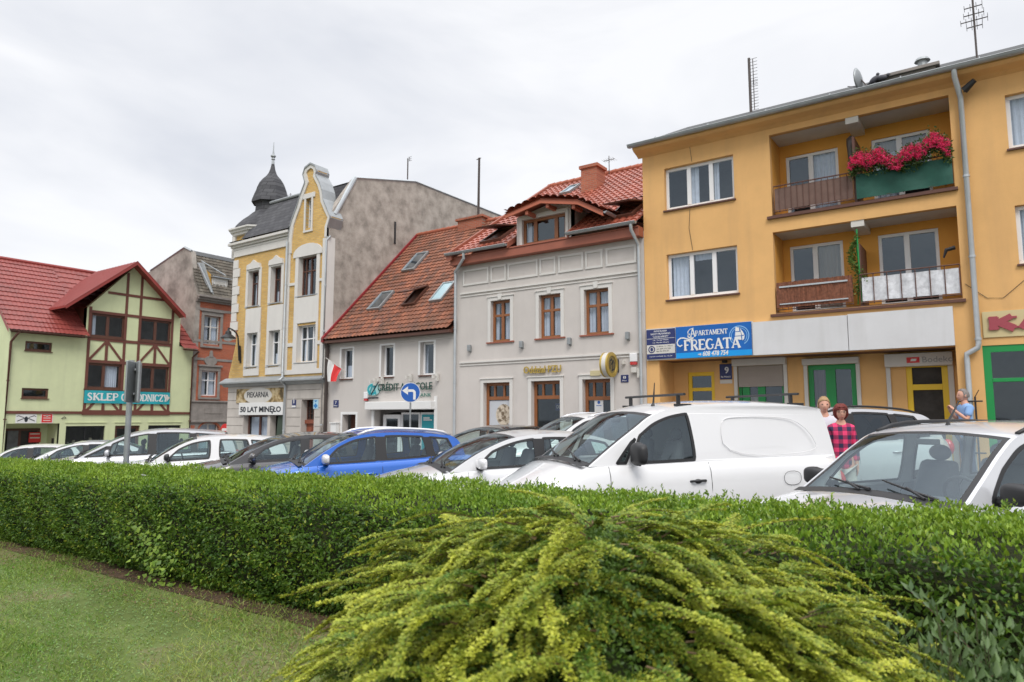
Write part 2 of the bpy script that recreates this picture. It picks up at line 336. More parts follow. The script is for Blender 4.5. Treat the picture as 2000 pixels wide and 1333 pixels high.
# serif capitals: (advance, thick strokes, thin strokes, serifs as (x0,x1,y))
SG = {
 'A': (.85, [[(.40, 1), (.74, 0)]], [[(.40, 1), (.10, 0)], [(.2, .33), (.62, .33)]], [(0, .22, 0), (.6, .86, 0)]),
 'P': (.70, [[(.15, 0), (.15, 1)]], [[(.15, .97)] + arc(.38, .73, .24, .25, 90, -90) + [(.15, .47)]], [(.02, .3, 0), (.02, .2, 1)]),
 'R': (.78, [[(.15, 0), (.15, 1)], [(.36, .5), (.68, 0)]], [[(.15, .97)] + arc(.38, .73, .23, .25, 90, -90) + [(.15, .47)]], [(.02, .3, 0), (.02, .2, 1), (.56, .8, 0)]),
 'T': (.78, [[(.38, 0), (.38, 1)]], [[(.02, .96), (.74, .96)], [(.04, .96), (.04, .8)], [(.72, .96), (.72, .8)]], [(.25, .52, 0)]),
 'M': (1.0, [[(.16, 1), (.48, .12)], [(.82, 0), (.82, 1)]], [[(.14, 0), (.14, 1)], [(.48, .12), (.8, 1)]], [(.02, .28, 0), (.68, .96, 0), (.02, .2, 1), (.78, .96, 1)]),
 'E': (.72, [[(.15, 0), (.15, 1)]], [[(.15, .96), (.6, .96), (.62, .8)], [(.15, .52), (.48, .52)], [(.15, .04), (.64, .04), (.66, .22)]], [(.02, .3, 0), (.02, .3, 1)]),
 'F': (.68, [[(.15, 0), (.15, 1)]], [[(.15, .96), (.6, .96), (.62, .78)], [(.15, .52), (.46, .52)]], [(.02, .32, 0), (.02, .3, 1)]),
 'N': (.88, [[(.16, 1), (.7, 0)]], [[(.14, 0), (.14, 1)], [(.72, 0), (.72, 1)]], [(.02, .28, 0), (.02, .2, 1), (.6, .84, 1)]),
 'G': (.84, [arc(.42, .5, .34, .47, 110, 250)], [arc(.42, .5, .34, .47, 45, 110), arc(.42, .5, .34, .47, 250, 320), [(.68, .1), (.68, .42)]], [(.54, .8, .42)]),
 'O': (.86, [arc(.42, .5, .34, .47, 110, 250), arc(.42, .5, .34, .47, -70, 70)], [arc(.42, .5, .34, .47, 0, 360)], []),
 'C': (.80, [arc(.42, .5, .34, .47, 110, 250)], [arc(.42, .5, .34, .47, 40, 110), arc(.42, .5, .34, .47, 250, 320), [(.68, .95), (.68, .7)]], []),
 'D': (.84, [[(.15, 0), (.15, 1)], arc(.36, .5, .4, .46, -60, 60)], [[(.15, .96)] + arc(.36, .5, .4, .46, 90, -90) + [(.15, .04)]], [(.02, .2, 0), (.02, .2, 1)]),
 'S': (.66, [[(.12, .72), (.5, .3)]], [arc(.31, .73, .21, .24, 20, 190), arc(.31, .26, .22, .24, 10, -160)], []),
 'K': (.86, [[(.16, 0), (.16, 1)], [(.34, .55), (.74, 0)]], [[(.16, .38), (.68, 1)]], [(.02, .32, 0), (.02, .32, 1), (.6, .86, 0), (.54, .84, 1)]),
 'L': (.68, [[(.15, 0), (.15, 1)]], [[(.15, .04), (.62, .04), (.64, .22)]], [(.02, .3, 0), (.02, .3, 1)]),
 'I': (.36, [[(.16, 0), (.16, 1)]], [], [(.02, .32, 0), (.02, .32, 1)]),
 'Z': (.74, [[(.64, .96), (.08, .04)]], [[(.08, .8), (.08, .96), (.64, .96)], [(.08, .04), (.66, .04), (.66, .22)]], []),
 'Y': (.80, [[(.38, 0), (.38, .48)], [(.12, 1), (.38, .48)]], [[(.64, 1), (.38, .48)]], [(.24, .52, 0), (0, .24, 1), (.54, .76, 1)]),
 ' ': (.4, [], [], [])}
def stroke(mb, pts, wd, d, ext=.004):
    if len(pts) > 2:
        n = len(pts); L_, R_ = [], []; closed = (Vector(pts[0]) - Vector(pts[-1])).length < 1e-4
        for i in range(n):
            a, b = Vector(pts[max(0, i - 1)]), Vector(pts[min(n - 1, i + 1)])
            if closed and i in (0, n - 1): a, b = Vector(pts[-2]), Vector(pts[1])
            t1 = (Vector(pts[i]) - a); t2 = (b - Vector(pts[i])); t = (b - a).normalized(); k = 1.
            if t1.length > 1e-6 and t2.length > 1e-6: k = 1 / max(.6, math.cos(t1.angle(t2) / 2))
            nn = Vector((-t.y, t.x)) * wd / 2 * k; L_.append(Vector(pts[i]) + nn); R_.append(Vector(pts[i]) - nn)
        V_ = [(p.x, d, p.y) for p in L_] + [(p.x, d, p.y) for p in R_] + [(p.x, d - ext, p.y) for p in L_] + [(p.x, d - ext, p.y) for p in R_]; fs = []
        for i in range(n - 1): fs += [(i, i + 1, n + i + 1, n + i), (i, i + 1, 2 * n + i + 1, 2 * n + i), (n + i, n + i + 1, 3 * n + i + 1, 3 * n + i)]
        if not closed: fs += [(0, n, 3 * n, 2 * n), (n - 1, 2 * n - 1, 4 * n - 1, 3 * n - 1)]
        mb.add(V_, fs); return
    for i in range(len(pts) - 1):
        a, b = Vector(pts[i]), Vector(pts[i + 1]); t = (b - a)
        if t.length < 1e-6: continue
        t.normalize(); n = Vector((-t.y, t.x)) * wd / 2; e = t * wd * .12
        q = [a - n - e, b - n + e, b + n + e, a + n - e]
        mb.add([(p.x, d, p.y) for p in q] + [(p.x, d - ext, p.y) for p in q], [(0, 1, 2, 3), (0, 1, 5, 4), (1, 2, 6, 5), (2, 3, 7, 6), (3, 0, 4, 7)])
def serif(name, txt, fr, u0, u1, z0, z1, d, mat, parent, tk=.17, tn=.09, ext=.004, sh=.09, scales=None):
    tot = sum(SG[c][0] for c in txt); k = (u1 - u0) / tot; h = z1 - z0; x = u0; mb = MB(fr.P)
    for c in txt:
        a, T_, S_, Q_ = SG[c]
        f = lambda p: (x + p[0] * k, z0 + p[1] * h)
        for i_, s_ in enumerate(T_): stroke(mb, [f(p) for p in s_], tk * k, d - .0003 * i_, ext)
        for i_, s_ in enumerate(S_): stroke(mb, [f(p) for p in s_], tn * k, d + .0006 + .0002 * i_, ext)
        for (a0, a1, y) in Q_: yy = y * (1 - sh) + sh / 2; stroke(mb, [f((a0, yy)), f((a1, yy))], sh * h, d + .0003, ext)
        x += a * k
    return mb.build(name, mat, parent)

# ------------------------------------------------------------------ building blocks
def window(fr, root, u0, u1, z0, z1, fm, rec=.14, cols=(.5,), rows=(), fw=.07, mw=.07, name='window', glass=None, sill=None, sillmat=None, curtain=None, room=.7, d0=0, parent_kind=True, bottom=None, liner=None):
    """frame mesh (the part) with pane, sill, curtain and interior sub-parts"""
    f = MB(fr.P); a = d0 - rec; t = .06
    f.box(u0, u1, a - t, a, z1 - fw, z1); f.box(u0, u1, a - t, a, z0, z0 + (bottom or fw))
    f.box(u0, u0 + fw, a - t, a, z0 + (bottom or fw), z1 - fw); f.box(u1 - fw, u1, a - t, a, z0 + (bottom or fw), z1 - fw)
    for c in cols: uc = u0 + (u1 - u0) * c; f.box(uc - mw / 2, uc + mw / 2, a - t, a + .012, z0 + (bottom or fw), z1 - fw)
    for r_ in rows: zc = z0 + (z1 - z0) * r_; f.box(u0 + fw, u1 - fw, a - t, a + .007, zc - mw / 2.4, zc + mw / 2.4)
    o = f.build(name, fm, root, bevel=.006)
    if liner:
        l_ = MB(fr.P); e_ = .004; l_.box(u0, u0 + e_, a, d0 + .003, z0, z1); l_.box(u1 - e_, u1, a, d0 + .003, z0, z1); l_.box(u0 + e_, u1 - e_, a, d0 + .003, z1 - e_, z1); l_.build('reveal', liner, o)
    p = MB(fr.P); p.quad((u0 + .02, a - .035, z0 + .02), (u1 - .02, a - .035, z0 + .02), (u1 - .02, a - .035, z1 - .02), (u0 + .02, a - .035, z1 - .02)); p.build('pane', glass or m_glass, o)
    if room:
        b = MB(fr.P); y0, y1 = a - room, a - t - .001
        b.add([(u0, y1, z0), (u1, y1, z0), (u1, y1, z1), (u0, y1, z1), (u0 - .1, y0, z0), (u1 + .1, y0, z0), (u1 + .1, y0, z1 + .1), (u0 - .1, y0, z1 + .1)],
              [(4, 5, 6, 7), (0, 1, 5, 4), (1, 2, 6, 5), (2, 3, 7, 6), (3, 0, 4, 7)]); b.build('interior_shade', m_room_shade, o)  # dark box behind the pane, room shade put into its colour
    if curtain:
        for (c0, c1, zz0, zz1, cm) in curtain:
            c = MB(fr.P); n = max(6, int((u1 - u0) * (c1 - c0) * 30)); vs = []
            for i in range(n + 1):
                uu = u0 + (u1 - u0) * (c0 + (c1 - c0) * i / n); dd = a - .14 + .02 * math.sin(i * 1.9 + u0 * 7) + (0 if cm is m_curt else 0)
                vs += [(uu, dd, z0 + (z1 - z0) * zz0), (uu, dd, z0 + (z1 - z0) * zz1)]
            c.add(vs, [(2 * i, 2 * i + 2, 2 * i + 3, 2 * i + 1) for i in range(n)]); c.build('curtain' if cm is m_curt else 'blind', cm, o)
    if sill:
        s = MB(fr.P); s.box(u0 - sill, u1 + sill, a, d0 + .06, z0 - .045, z0 - .002); s.build('sill', sillmat or m_zinc, o)
    return o
def surround(fr, root, u0, u1, z0, z1, wd, mat, prou=.035, sides='ltr', name='window_surround', key=False, d0=0):
    s = MB(fr.P); a, b = d0 + .001, d0 + prou
    s.box(u0 - wd, u1 + wd, a, b, z1, z1 + wd)
    zz = z0 - (wd if 'b' in sides else 0)
    s.box(u0 - wd, u0, a, b, zz, z1); s.box(u1, u1 + wd, a, b, zz, z1)
    if 'b' in sides: s.box(u0, u1, a, b, z0 - wd, z0)
    s.box(u0 - wd - .03, u1 + wd + .03, a, b + .03, z1 + wd, z1 + wd + .035)
    if key: uc = (u0 + u1) / 2; s.poly([(uc - .06, z1 + .01), (uc + .06, z1 + .01), (uc + .09, z1 + wd + .09), (uc - .09, z1 + wd + .09)], d=b + .04, thick=.05)
    return s.build(name, mat, root, bevel=.004)
def tile_roof(name, P00, P10, P11, P01, nu, nv, mat, parent, wave=.03, step=.035, sub=6):
    """pantiles as real relief: P00-P10 eave, P01-P11 ridge"""
    A = [np.array(p, float) for p in (P00, P10, P11, P01)]
    nrm = np.cross(A[1] - A[0], A[3] - A[0]); nrm /= np.linalg.norm(nrm)
    if nrm[2] < 0: nrm = -nrm
    U = np.linspace(0, 1, nu * sub + 1); V = []
    for j in range(nv): V += [(j / nv, step), ((j + .999) / nv, 0.0)]
    uu = U * nu
    wv = wave * (np.abs(np.cos(np.pi * uu)) ** .7 * 2 - 1)
    vs = []; uv = []
    for (v, st) in V:
        a = A[0] + (A[3] - A[0]) * v; b = A[1] + (A[2] - A[1]) * v
        p = a[None] + (b - a)[None] * U[:, None] + nrm[None] * (wv + st)[:, None]
        vs.append(p); uv.append(np.stack([uu + .5, np.full_like(uu, v * nv + .01)], 1))
    n = len(U); vs = np.concatenate(vs); uv = np.concatenate(uv)
    fs = []
    for j in range(len(V) - 1):
        for i in range(n - 1): a = j * n + i; fs.append((a, a + 1, a + n + 1, a + n))
    me = bpy.data.meshes.new(name); o0 = ORG.get(parent.name, Vector((0, 0, 0)))
    me.from_pydata((vs - np.array(o0)).tolist(), [], fs); me.update()
    ul = me.uv_layers.new(name='UVMap'); idx = np.zeros(len(me.loops), int); me.loops.foreach_get('vertex_index', idx)
    # keep one cell per face
    u2 = uv[idx].copy(); q = u2.reshape(-1, 4, 2); c = q.mean(1); u2 = np.repeat(np.floor(c) + .5, 4, 0)
    ul.data.foreach_set('uv', u2.ravel())
    o = link(name, me, mat, parent, smooth=True); me.set_sharp_from_angle(angle=R(50))
    b = MB(); b.quad(*[tuple(p - nrm * .05) for p in A]); return o
def pipe(name, pts, r, mat, parent, rings=True):
    p = MB(); p.tube(pts, r, 10); 
    if rings:
        for i in range(len(pts) - 1):
            a, b = Vector(pts[i]), Vector(pts[i + 1]); L = (b - a).length
            for k in range(1, int(L / 1.9) + 1):
                c = a + (b - a) * (k * 1.9 / L); t = (b - a).normalized() * .025; p.tube([c - t, c + t], r * 1.22, 10)
    return p.build(name, mat, parent, smooth=True, auto=40)
def gutter(name, a, b, r, mat, parent):
    """half round gutter from a to b"""
    a, b = Vector(a), Vector(b); t = (b - a).normalized(); s = t.cross(Vector((0, 0, 1))).normalized()
    g = MB(); vs = []; n = 8
    for p in (a, b):
        for rr in (r, r * .86):
            for k in range(n + 1): q = math.pi + math.pi * k / n; vs.append(tuple(p + s * math.cos(q) * rr + Vector((0, 0, math.sin(q) * rr))))
    m = n + 1; fs = []
    for k in range(n): fs += [(k, k + 1, 2 * m + k + 1, 2 * m + k), (m + k, m + k + 1, 3 * m + k + 1, 3 * m + k)]
    fs += [(0, m, 3 * m, 2 * m), (n, m + n, 3 * m + n, 2 * m + n)]
    fs += [tuple(range(m)), tuple(range(2 * m, 3 * m))]
    g.add(vs, fs)
    for p in (a, b): pass
    for k in range(int((b - a).length / .9)):
        c = a + t * (.45 + k * .9); g.tube([c + s * r + Vector((0, 0, .01)), c - s * r + Vector((0, 0, .01))], .008, 5)
    g.tube([a + s * r, b + s * r], .014, 6); g.tube([a - s * r, b - s * r], .014, 6)
    return g.build(name, mat, parent)
def gz(X, Y=0): return float(np.interp(X, [-44, -40, -30, -20, -10, -4], [-1.35, -1.3, -.85, -.36, -.06, 0])) + .026 * min(12.5, max(0, Y - 7)) * float(np.interp(X, [-15, -6], [0, 1]))
#@@SETTING
# ------------------------------------------------------------------ the setting
def sheet(name, xs, ys, zf, mat):
    vs = [(x, y, zf(x, y)) for y in ys for x in xs]; n = len(xs)
    b = MB(); b.add(vs, [(j * n + i, j * n + i + 1, (j + 1) * n + i + 1, (j + 1) * n + i) for j in range(len(ys) - 1) for i in range(n - 1)])
    return tag(b.build(name, mat, None, smooth=True), kind='structure')
sheet('ground', [-600, -200, -46.2, -44, -40, -30, -20, -15, -10, -6, -4, 0, 20, 600], [-600, -50, 5, 7, 19.5, 60, 600], lambda x, y: gz(x, y), m_asphalt)
lawnz = lambda x: .25 + .5 * gz(x)
sheet('lawn', [-60, -30, -20, -10, -4, 0, 20], [-40, 0, 5.12], lambda x, y: lawnz(x), m_lawn)
sheet('soil_strip', [-60, -30, -20, -10, -4, 0, 20], [3.27, 5.1], lambda x, y: lawnz(x) + .006, m_soil)
def strip(name, x0, x1, y0, y1, dz, mat):
    xs = sorted(set([x0, x1] + [v for v in (-46.2, -40, -30, -20, -15, -10, -6, -4) if x0 < v < x1])); b = MB(); vs = []
    for x in xs: vs += [(x, y0, gz(x, y0) - .2), (x, y0, gz(x, y0) + dz), (x, y1, gz(x, y1) + dz), (x, y1, gz(x, y1) - .2)]
    fs = []
    for i in range(len(xs) - 1):
        a = i * 4
        for k in range(3): fs.append((a + k, a + k + 1, a + k + 5, a + k + 4))
    fs += [(0, 1, 2, 3), tuple(range(len(vs) - 4, len(vs)))]
    b.add(vs, fs); return tag(b.build(name, mat), kind='structure')
strip('pavement', -36.9, 12, 16.6, 19.6, .12, m_pave)
strip('kerb', -36.9, 12, 16.45, 16.598, .13, m_kerb)
strip('kerb', -60, 20, 5.125, 5.28, .32, m_kerb)
b = MB(); b.box(-40.5, -37.1, -10, 40, -1.5, gz(-40) + .13); tag(b.build('pavement', m_pave), kind='structure')

F = Fac('y', 19.0); G = Fac('x', -40.0)
# ================================================================== orange apartment block
ob = empty('apartment_building', (-4, 19, 0), 'orange stucco apartment block with loggias above shops, tallest on the right', 'building')
OUT = [(-8.55, -.5), (-8.15, -.5), (-8.15, 3.33), (-.87, 3.33), (-.87, -.5), (9, -.5), (9, 9.7), (-8.55, 9.7)]
W3 = (-7.86, -5.81, 7.74, 9.02); W2 = (-7.85, -5.79, 5.08, 6.42)
L3 = (-4.82, -.66, 7.07, 9.33); L2 = (-4.83, -.66, 4.42, 6.62)
ru = F.px(1950, 182); rw3 = (.42, 2.47, 7.74, 9.02); rw2 = (.44, 2.49, 5.08, 6.42)
SH = (-.36, 3.4, .35, 3.30)
w_ = MB(F.P); w_.poly(OUT, [R4(*W3), R4(*W2), R4(*L3), R4(*L2), R4(*rw3), R4(*rw2), R4(*SH)], 0, .25, hole_depth=.2)
w_.box(-8.55, 9, -11, -.25, 3.4, 9.7); 
w_ = None
wl = MB(F.P); wl.poly(OUT, [R4(*q) for q in (W3, W2, L3, L2, rw3, rw2, SH)], 0, .3, hole_depth=.18)
wl.quad((-8.55, -.3, -.5), (-8.55, -10, -.5), (-8.55, -10, 9.7), (-8.55, -.3, 9.7)); wl.quad((9, -.3, -.5), (9, -10, -.5), (9, -10, 9.7), (9, -.3, 9.7)); wl.quad((-8.55, -10, -.5), (9, -10, -.5), (9, -10, 9.7), (-8.55, -10, 9.7))
rz_ = 9.8 + 4.6 * math.tan(R(26.4))
wl.add([(-8.55, 0, 9.7), (-8.55, -9.2, 9.7), (-8.55, -4.4, rz_ - .12)], [(0, 1, 2)]); wl.add([(9, 0, 9.7), (9, -9.2, 9.7), (9, -4.4, rz_ - .12)], [(0, 1, 2)])
wl.build('wall', m_orange, ob)
c = MB(F.P); pr = [(0, 9.50), (.12, 9.56), (.34, 9.62), (.42, 9.68), (.42, 9.76), (0, 9.76)]
c.add([(-8.68, d, z) for d, z in pr] + [(9.1, d, z) for d, z in pr], [(i, (i + 1) % 6, 6 + (i + 1) % 6, 6 + i) for i in range(6)] + [(0, 1, 2, 3, 4, 5), (6, 7, 8, 9, 10, 11)]); c.build('cornice', m_orange, ob)
gutter('gutter', F.P(-8.78, .5, 9.78), F.P(9.2, .5, 9.78), .085, m_zinc, ob)
r_ = MB(F.P)
r_.add([(-8.75, .46, 9.77), (9.2, .46, 9.77), (9.2, -4.4, rz_), (-8.75, -4.4, rz_), (-8.75, -9.4, 9.7), (9.2, -9.4, 9.7)], [(0, 1, 2, 3), (3, 2, 5, 4)])
r_.add([(-8.75, .46, 9.77), (-8.75, .46, 9.69), (-8.75, -4.4, rz_ - .09), (-8.75, -4.4, rz_), (-8.75, -9.4, 9.7)], [(0, 1, 2, 3), (2, 3, 4)])
r_.build('roof', m_felt, ob)
for q, cu in ((W3, [(.36, .47, 0, 1, m_curt), (.69, .76, 0, 1, m_curt)]), (W2, [(.05, .28, 0, 1, m_curt), (.38, .62, .82, 1, m_curt), (.05, .3, .86, 1, m_curt)]), (rw3, [(.03, .97, 0, 1, m_curt)]), (rw2, [(.03, .2, 0, 1, m_curt)])):
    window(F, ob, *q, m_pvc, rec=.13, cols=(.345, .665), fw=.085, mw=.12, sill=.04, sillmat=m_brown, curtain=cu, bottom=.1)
# loggias
for li, q in enumerate((L3, L2)):
    u0, u1, z0, z1 = q; D = 1.05
    a = F.px(*((1534, 304), (1542, 478))[li], -D); b2 = F.px(*((1636, 292), (1646, 474))[li], -D)
    c_ = F.px(*((1701, 274), (1714, 458))[li], -D); d_ = F.px(*((1815, 252), (1832, 447))[li], -D)
    h1 = (a[0], b2[0], z0 + .12, (a[1] + b2[1]) / 2); h2 = (c_[0], d_[0], z0 + .12, (c_[1] + d_[1]) / 2)
    lg = MB(F.P); lg.poly(R4(u0, u1, z0, z1), [R4(*h1), R4(*h2)], -D, .1)
    lg.quad((u0, -D, z0), (u0, -.18, z0), (u0, -.18, z1), (u0, -D, z1)); lg.quad((u1, -D, z0), (u1, -.18, z0), (u1, -.18, z1), (u1, -D, z1)); lo = lg.build('loggia_wall', m_orange2, ob)
    ce = MB(F.P); ce.box(u0, u1, -D, -.16, z1, z1 + .02); ce.box(-2.92, -2.62, -D, -.02, z1 - .16, z1); ce.build('loggia_ceiling', m_cream, ob)
    fl = MB(F.P); fl.box(u0, u1, -D, -.001, z0 - .05, z0 + .02); fl.box(u0 - .12, u1 + .06, .001, .09, z0 - .09, z0 - .02); fl.build('balcony_floor', m_brown, ob)
    cur = [[(.0, .95, 0, 1, m_curt)], [(.0, 1, .75, 1, m_blind), (.02, .45, .0, .75, m_curt)], [(.5, 1, 0, 1, m_curt)], None]
    window(F, ob, *h1, m_pvc, rec=.04, cols=(.48,), fw=.08, mw=.13, name='balcony_door', d0=-D, curtain=[(.45, 1, 0, 1, m_curt)] if li == 0 else [(.5, 1, 0, 1, m_blind)])
    window(F, ob, *h2, m_pvc, rec=.04, cols=(.48,), fw=.08, mw=.13, name='balcony_door', d0=-D, curtain=[(.03, .97, .8, 1, m_blind), (.03, .5, 0, .8, m_curt)] if li == 0 else None)
    s = MB(F.P); s.box(-2.8, -2.74, -1.0, -.05, z0 + .02, z0 + (1.75 if li == 0 else 1.6)); s.build('balcony_divider', m_brown, ob)
# railings
def rail(q, ua, ub, zt, kind):
    m = MB(F.P); z0 = q[2] + .06
    m.tube([(ua, .03, zt), (ub, .03, zt)], .017, 6); m.tube([(ua, .03, z0 + .03), (ub, .03, z0 + .03)], .014, 6)
    n = int((ub - ua) / (.28 if kind == 'white' else .14))
    for i in range(n + 1): u = ua + (ub - ua) * i / n; m.tube([(u, .03, z0), (u, .03, zt)], .008 if kind != 'white' else .012, 5)
    return m.build('railing', m_brown, ob)
m_mesh = M('brown_screen_cloth', (.17, .105, .085), .9, var=.15, vs=6); m_reed = M('reed_mat', (.20, .075, .04), .85, var=.45, vs=14, bump=.5)
m_gcloth = M('green_cloth', (.012, .085, .06), .7, var=.2, vs=3); m_wcloth = M('white_cloth', (.66, .67, .7), .85, var=.28, vs=7)
rail(L3, -4.76, -2.8, 7.86, 'a'); rail(L3, -2.74, -.68, 7.86, 'a'); rail(L2, -4.78, -2.95, 5.18, 'a'); rail(L2, -2.78, -.68, 5.22, 'white')
def wavy(name, ua, ub, z0, z1, d, amp, mat, fq=9, n=60, slats=False):
    m = MB(F.P); vs = []
    for i in range(n + 1):
        u = ua + (ub - ua) * i / n
        for k in range(4): vs.append((u, d + amp * math.sin(u * fq + k) + (random.uniform(-1, 1) * .012 if slats else 0), z0 + (z1 - z0) * k / 3 + (random.uniform(0, .02) if slats and k == 3 else 0)))
    m.add(vs, [(i * 4 + k, i * 4 + 4 + k, i * 4 + 5 + k, i * 4 + 1 + k) for i in range(n) for k in range(3)])
    return m.build(name, mat, ob)
wavy('screen_cloth', -4.74, -2.82, 7.2, 7.8, .002, .006, m_mesh); wavy('screen_cloth', -2.74, -.68, 7.14, 7.78, .06, .02, m_gcloth, 7)
wavy('reed_screen', -4.78, -2.95, 4.55, 5.22, .06, .004, m_reed, 9, 110, True); wavy('screen_cloth', -2.74, -.70, 4.55, 5.14, .005, .012, m_wcloth, 11)
bb = MB(F.P); bb.box(-4.7, -3.05, .07, .09, 4.63, 4.66); bb.box(-4.7, -3.05, .07, .09, 5.08, 5.12); bb.build('screen_lath', m_zincp, ob)
# recessed ground floor
D = 1.05; lo_, hi_ = -8.15, -.87
def qd(x0, y0, x1, y1, d=-D): a = F.px(x0, y0, d); b = F.px(x1, y1, d); return (a[0], b[0], b[1], a[1])
yd = qd(1343, 728, 1397, 790); yd = (yd[0], yd[1], .47, yd[3]); sw = qd(1440, 716, 1533, 785); sw = (sw[0], sw[1], .95, sw[3])
gw = qd(1577, 714, 1676, 800); gw = (gw[0], gw[1], .8, gw[3]); dw = qd(1768, 709, 1856, 800); dw = (dw[0], dw[1], .47, dw[3])
g_ = MB(F.P); g_.poly(R4(lo_, hi_, -.5, 3.33), [R4(*yd), R4(*sw), R4(*gw), R4(*dw)], -D, .15)
g_.quad((lo_ + .003, -.001, -.5), (lo_ + .003, -D, -.5), (lo_ + .003, -D, 3.33), (lo_ + .003, -.001, 3.33)); g_.quad((hi_ - .003, -.001, -.5), (hi_ - .003, -D, -.5), (hi_ - .003, -D, 3.33), (hi_ - .003, -.001, 3.33)); g_.build('shop_front_wall', m_orange, ob)
sf = MB(F.P); sf.box(lo_, hi_, -D, -.3, 3.33, 3.36); sf.build('soffit', m_brown, ob)
window(F, ob, *yd, m_yellow, rec=.05, cols=(), rows=(.52, .80), fw=.11, mw=.12, name='door', d0=-D, bottom=.2)
window(F, ob, *sw, m_greenf, rec=.08, cols=(.16, .5), fw=.08, mw=.2, name='shop_window', d0=-D, curtain=[(.2, .5, 0, .6, m_blind)])
window(F, ob, *gw, m_greenf, rec=.05, cols=(.47,), fw=.13, mw=.24, name='shop_window', d0=-D, curtain=[(.1, .4, 0, 1, M('mauve_curtain', (.16, .09, .09), .9))])
window(F, ob, *dw, m_yellow, rec=.03, cols=(), rows=(.76,), fw=.13, mw=.17, name='doorway', d0=-D, bottom=.02, glass=m_room_shade)  # opaque near-black pane paints the shade of the open doorway
s = MB(F.P)
for k in range(13): z = sw[3] - .01 - k * .045; s.box(sw[0] + .02, sw[1] - .02, -D - .03, -D - .002 + .012 * (k % 2), z - .043, z)
s.build('roller_shutter', M('shutter_slats', (.36, .31, .27), .6), ob)
for q, e, h in ((sw, .1, .2), (gw, .1, .16)):
    s = MB(F.P); s.box(q[0] - e, q[1] + e, -D + .002, -D + .2, q[3], q[3] + h); s.box(q[0] - e, q[0], -D + .002, -D + .05, q[2], q[3]); s.box(q[1], q[1] + e, -D + .002, -D + .05, q[2], q[3]); s.build('shutter_box', m_cream, ob, bevel=.01)
q = qd(1729, 694, 1862, 712); s = MB(F.P); s.box(q[0], q[1], -D + .002, -D + .24, q[2] - .02, q[3]); s.box(q[0], q[0] + .1, -D + .002, -D + .05, .1, q[2] - .02); s.box(q[1] - .12, q[1], -D + .002, -D + .05, .1, q[2] - .02); s.build('shutter_box', m_cream, ob, bevel=.01)
window(F, ob, *SH, m_greenf, rec=.02, cols=(.62,), rows=(.735,), fw=.15, mw=.1, name='shop_window', glass=m_glassd, room=1.8)
s = MB(F.P); s.box(.35, 1.3, -.7, -.3, .4, 1.25); s.box(1.6, 2.6, -.9, -.5, .4, 2.0); s.build('display_shelf', m_cream, ob)
# white board band
s = MB(F.P); s.box(-5.42, -3.1, .003, .14, 3.335, 4.22); s.box(-3.085, -.87, .003, .135, 3.335, 4.24); s.build('fascia_board', M('white_board', (.62, .62, .63), .6, var=.05, streak=.3, dirt=(.4, .39, .37)), ob)
s = MB(F.P); s.box(-8.5, -5.43, .003, .1, 3.34, 4.26); s.build('fascia_board', m_cream, ob)
# downpipe
u1_ = F.px(1876, 200, .1)[0]
pipe('downpipe', [F.P(-.50, .48, 9.72), F.P(-.50, .45, 9.55), F.P(-.42, .12, 9.15), F.P(-.42, .12, 3.35), F.P(-.44, .12, 3.25), F.P(-.66, .1, 3.12), F.P(-.66, .1, 3.0), F.P(-.66, .1, .1)], .06, m_zincp, ob)
s = MB(F.P)
for du in (-.1, .1): s.tube([(-.66 + du, .14, 0), (-.66 + du, .14, 2.15)], .022, 6); s.tube([(-.66 + du, .14, 2.15), (-.66 + du * 1.8, .16, 2.3)], .01, 5)
s.tube([(-.9, .17, 2.05), (-.42, .17, 2.05)], .02, 6); s.tube([(-.9, .17, .9), (-.42, .17, .9)], .02, 6); s.build('pipe_guard', m_black, ob)
s = MB(); c0 = Vector(F.P(-.24, .33, 9.38)); s.tube([F.P(-.34, .05, 9.3), F.P(-.32, .2, 9.3)], .02, 6); s.tube([F.P(-.34, .2, 9.27), F.P(-.12, .3, 9.42)], [.09, .06], 10); s.build('floodlight', m_black, ob)
for pts in ([(-7.05, .01, 9.5), (-7.0, .01, 9.05)], [(-7.1, .01, 7.66), (-7.14, .012, 7.1), (-7.05, .01, 6.45)], [(1.0, .012, 9.5), (1.01, .012, 7.4), (.9, .012, 6.4), (.84, .012, 5.6), (.55, .014, 4.75), (.1, .014, 4.35), (-.2, .015, 4.38), (-.6, .02, 4.75)]):
    s = MB(F.P); s.tube(pts, .006, 5); s.build('cable', m_black, ob)
ch = MB(F.P); ch.box(-2.35, -.98, -3.0, -2.2, 10.2, 11.1); ch.box(-2.45, -.88, -3.1, -2.1, 11.1, 11.18); ch.build('chimney', m_sand, ob)
ch = MB(F.P); ch.tube([(-1.3, -2.6, 11.15), (-1.3, -2.6, 11.5)], .12, 12); ch.tube([(-1.3, -2.6, 11.5), (-1.3, -2.6, 11.57)], [.2, .16], 12); ch.build('flue', m_steel, ob)
s = MB(F.P)
for i in range(11): s.tube([(-8.0 + i * 1.6, .43, 9.83), (-8.0 + i * 1.6, .25, 9.97)], .012, 5)
s.build('snow_guard', m_steel, ob)

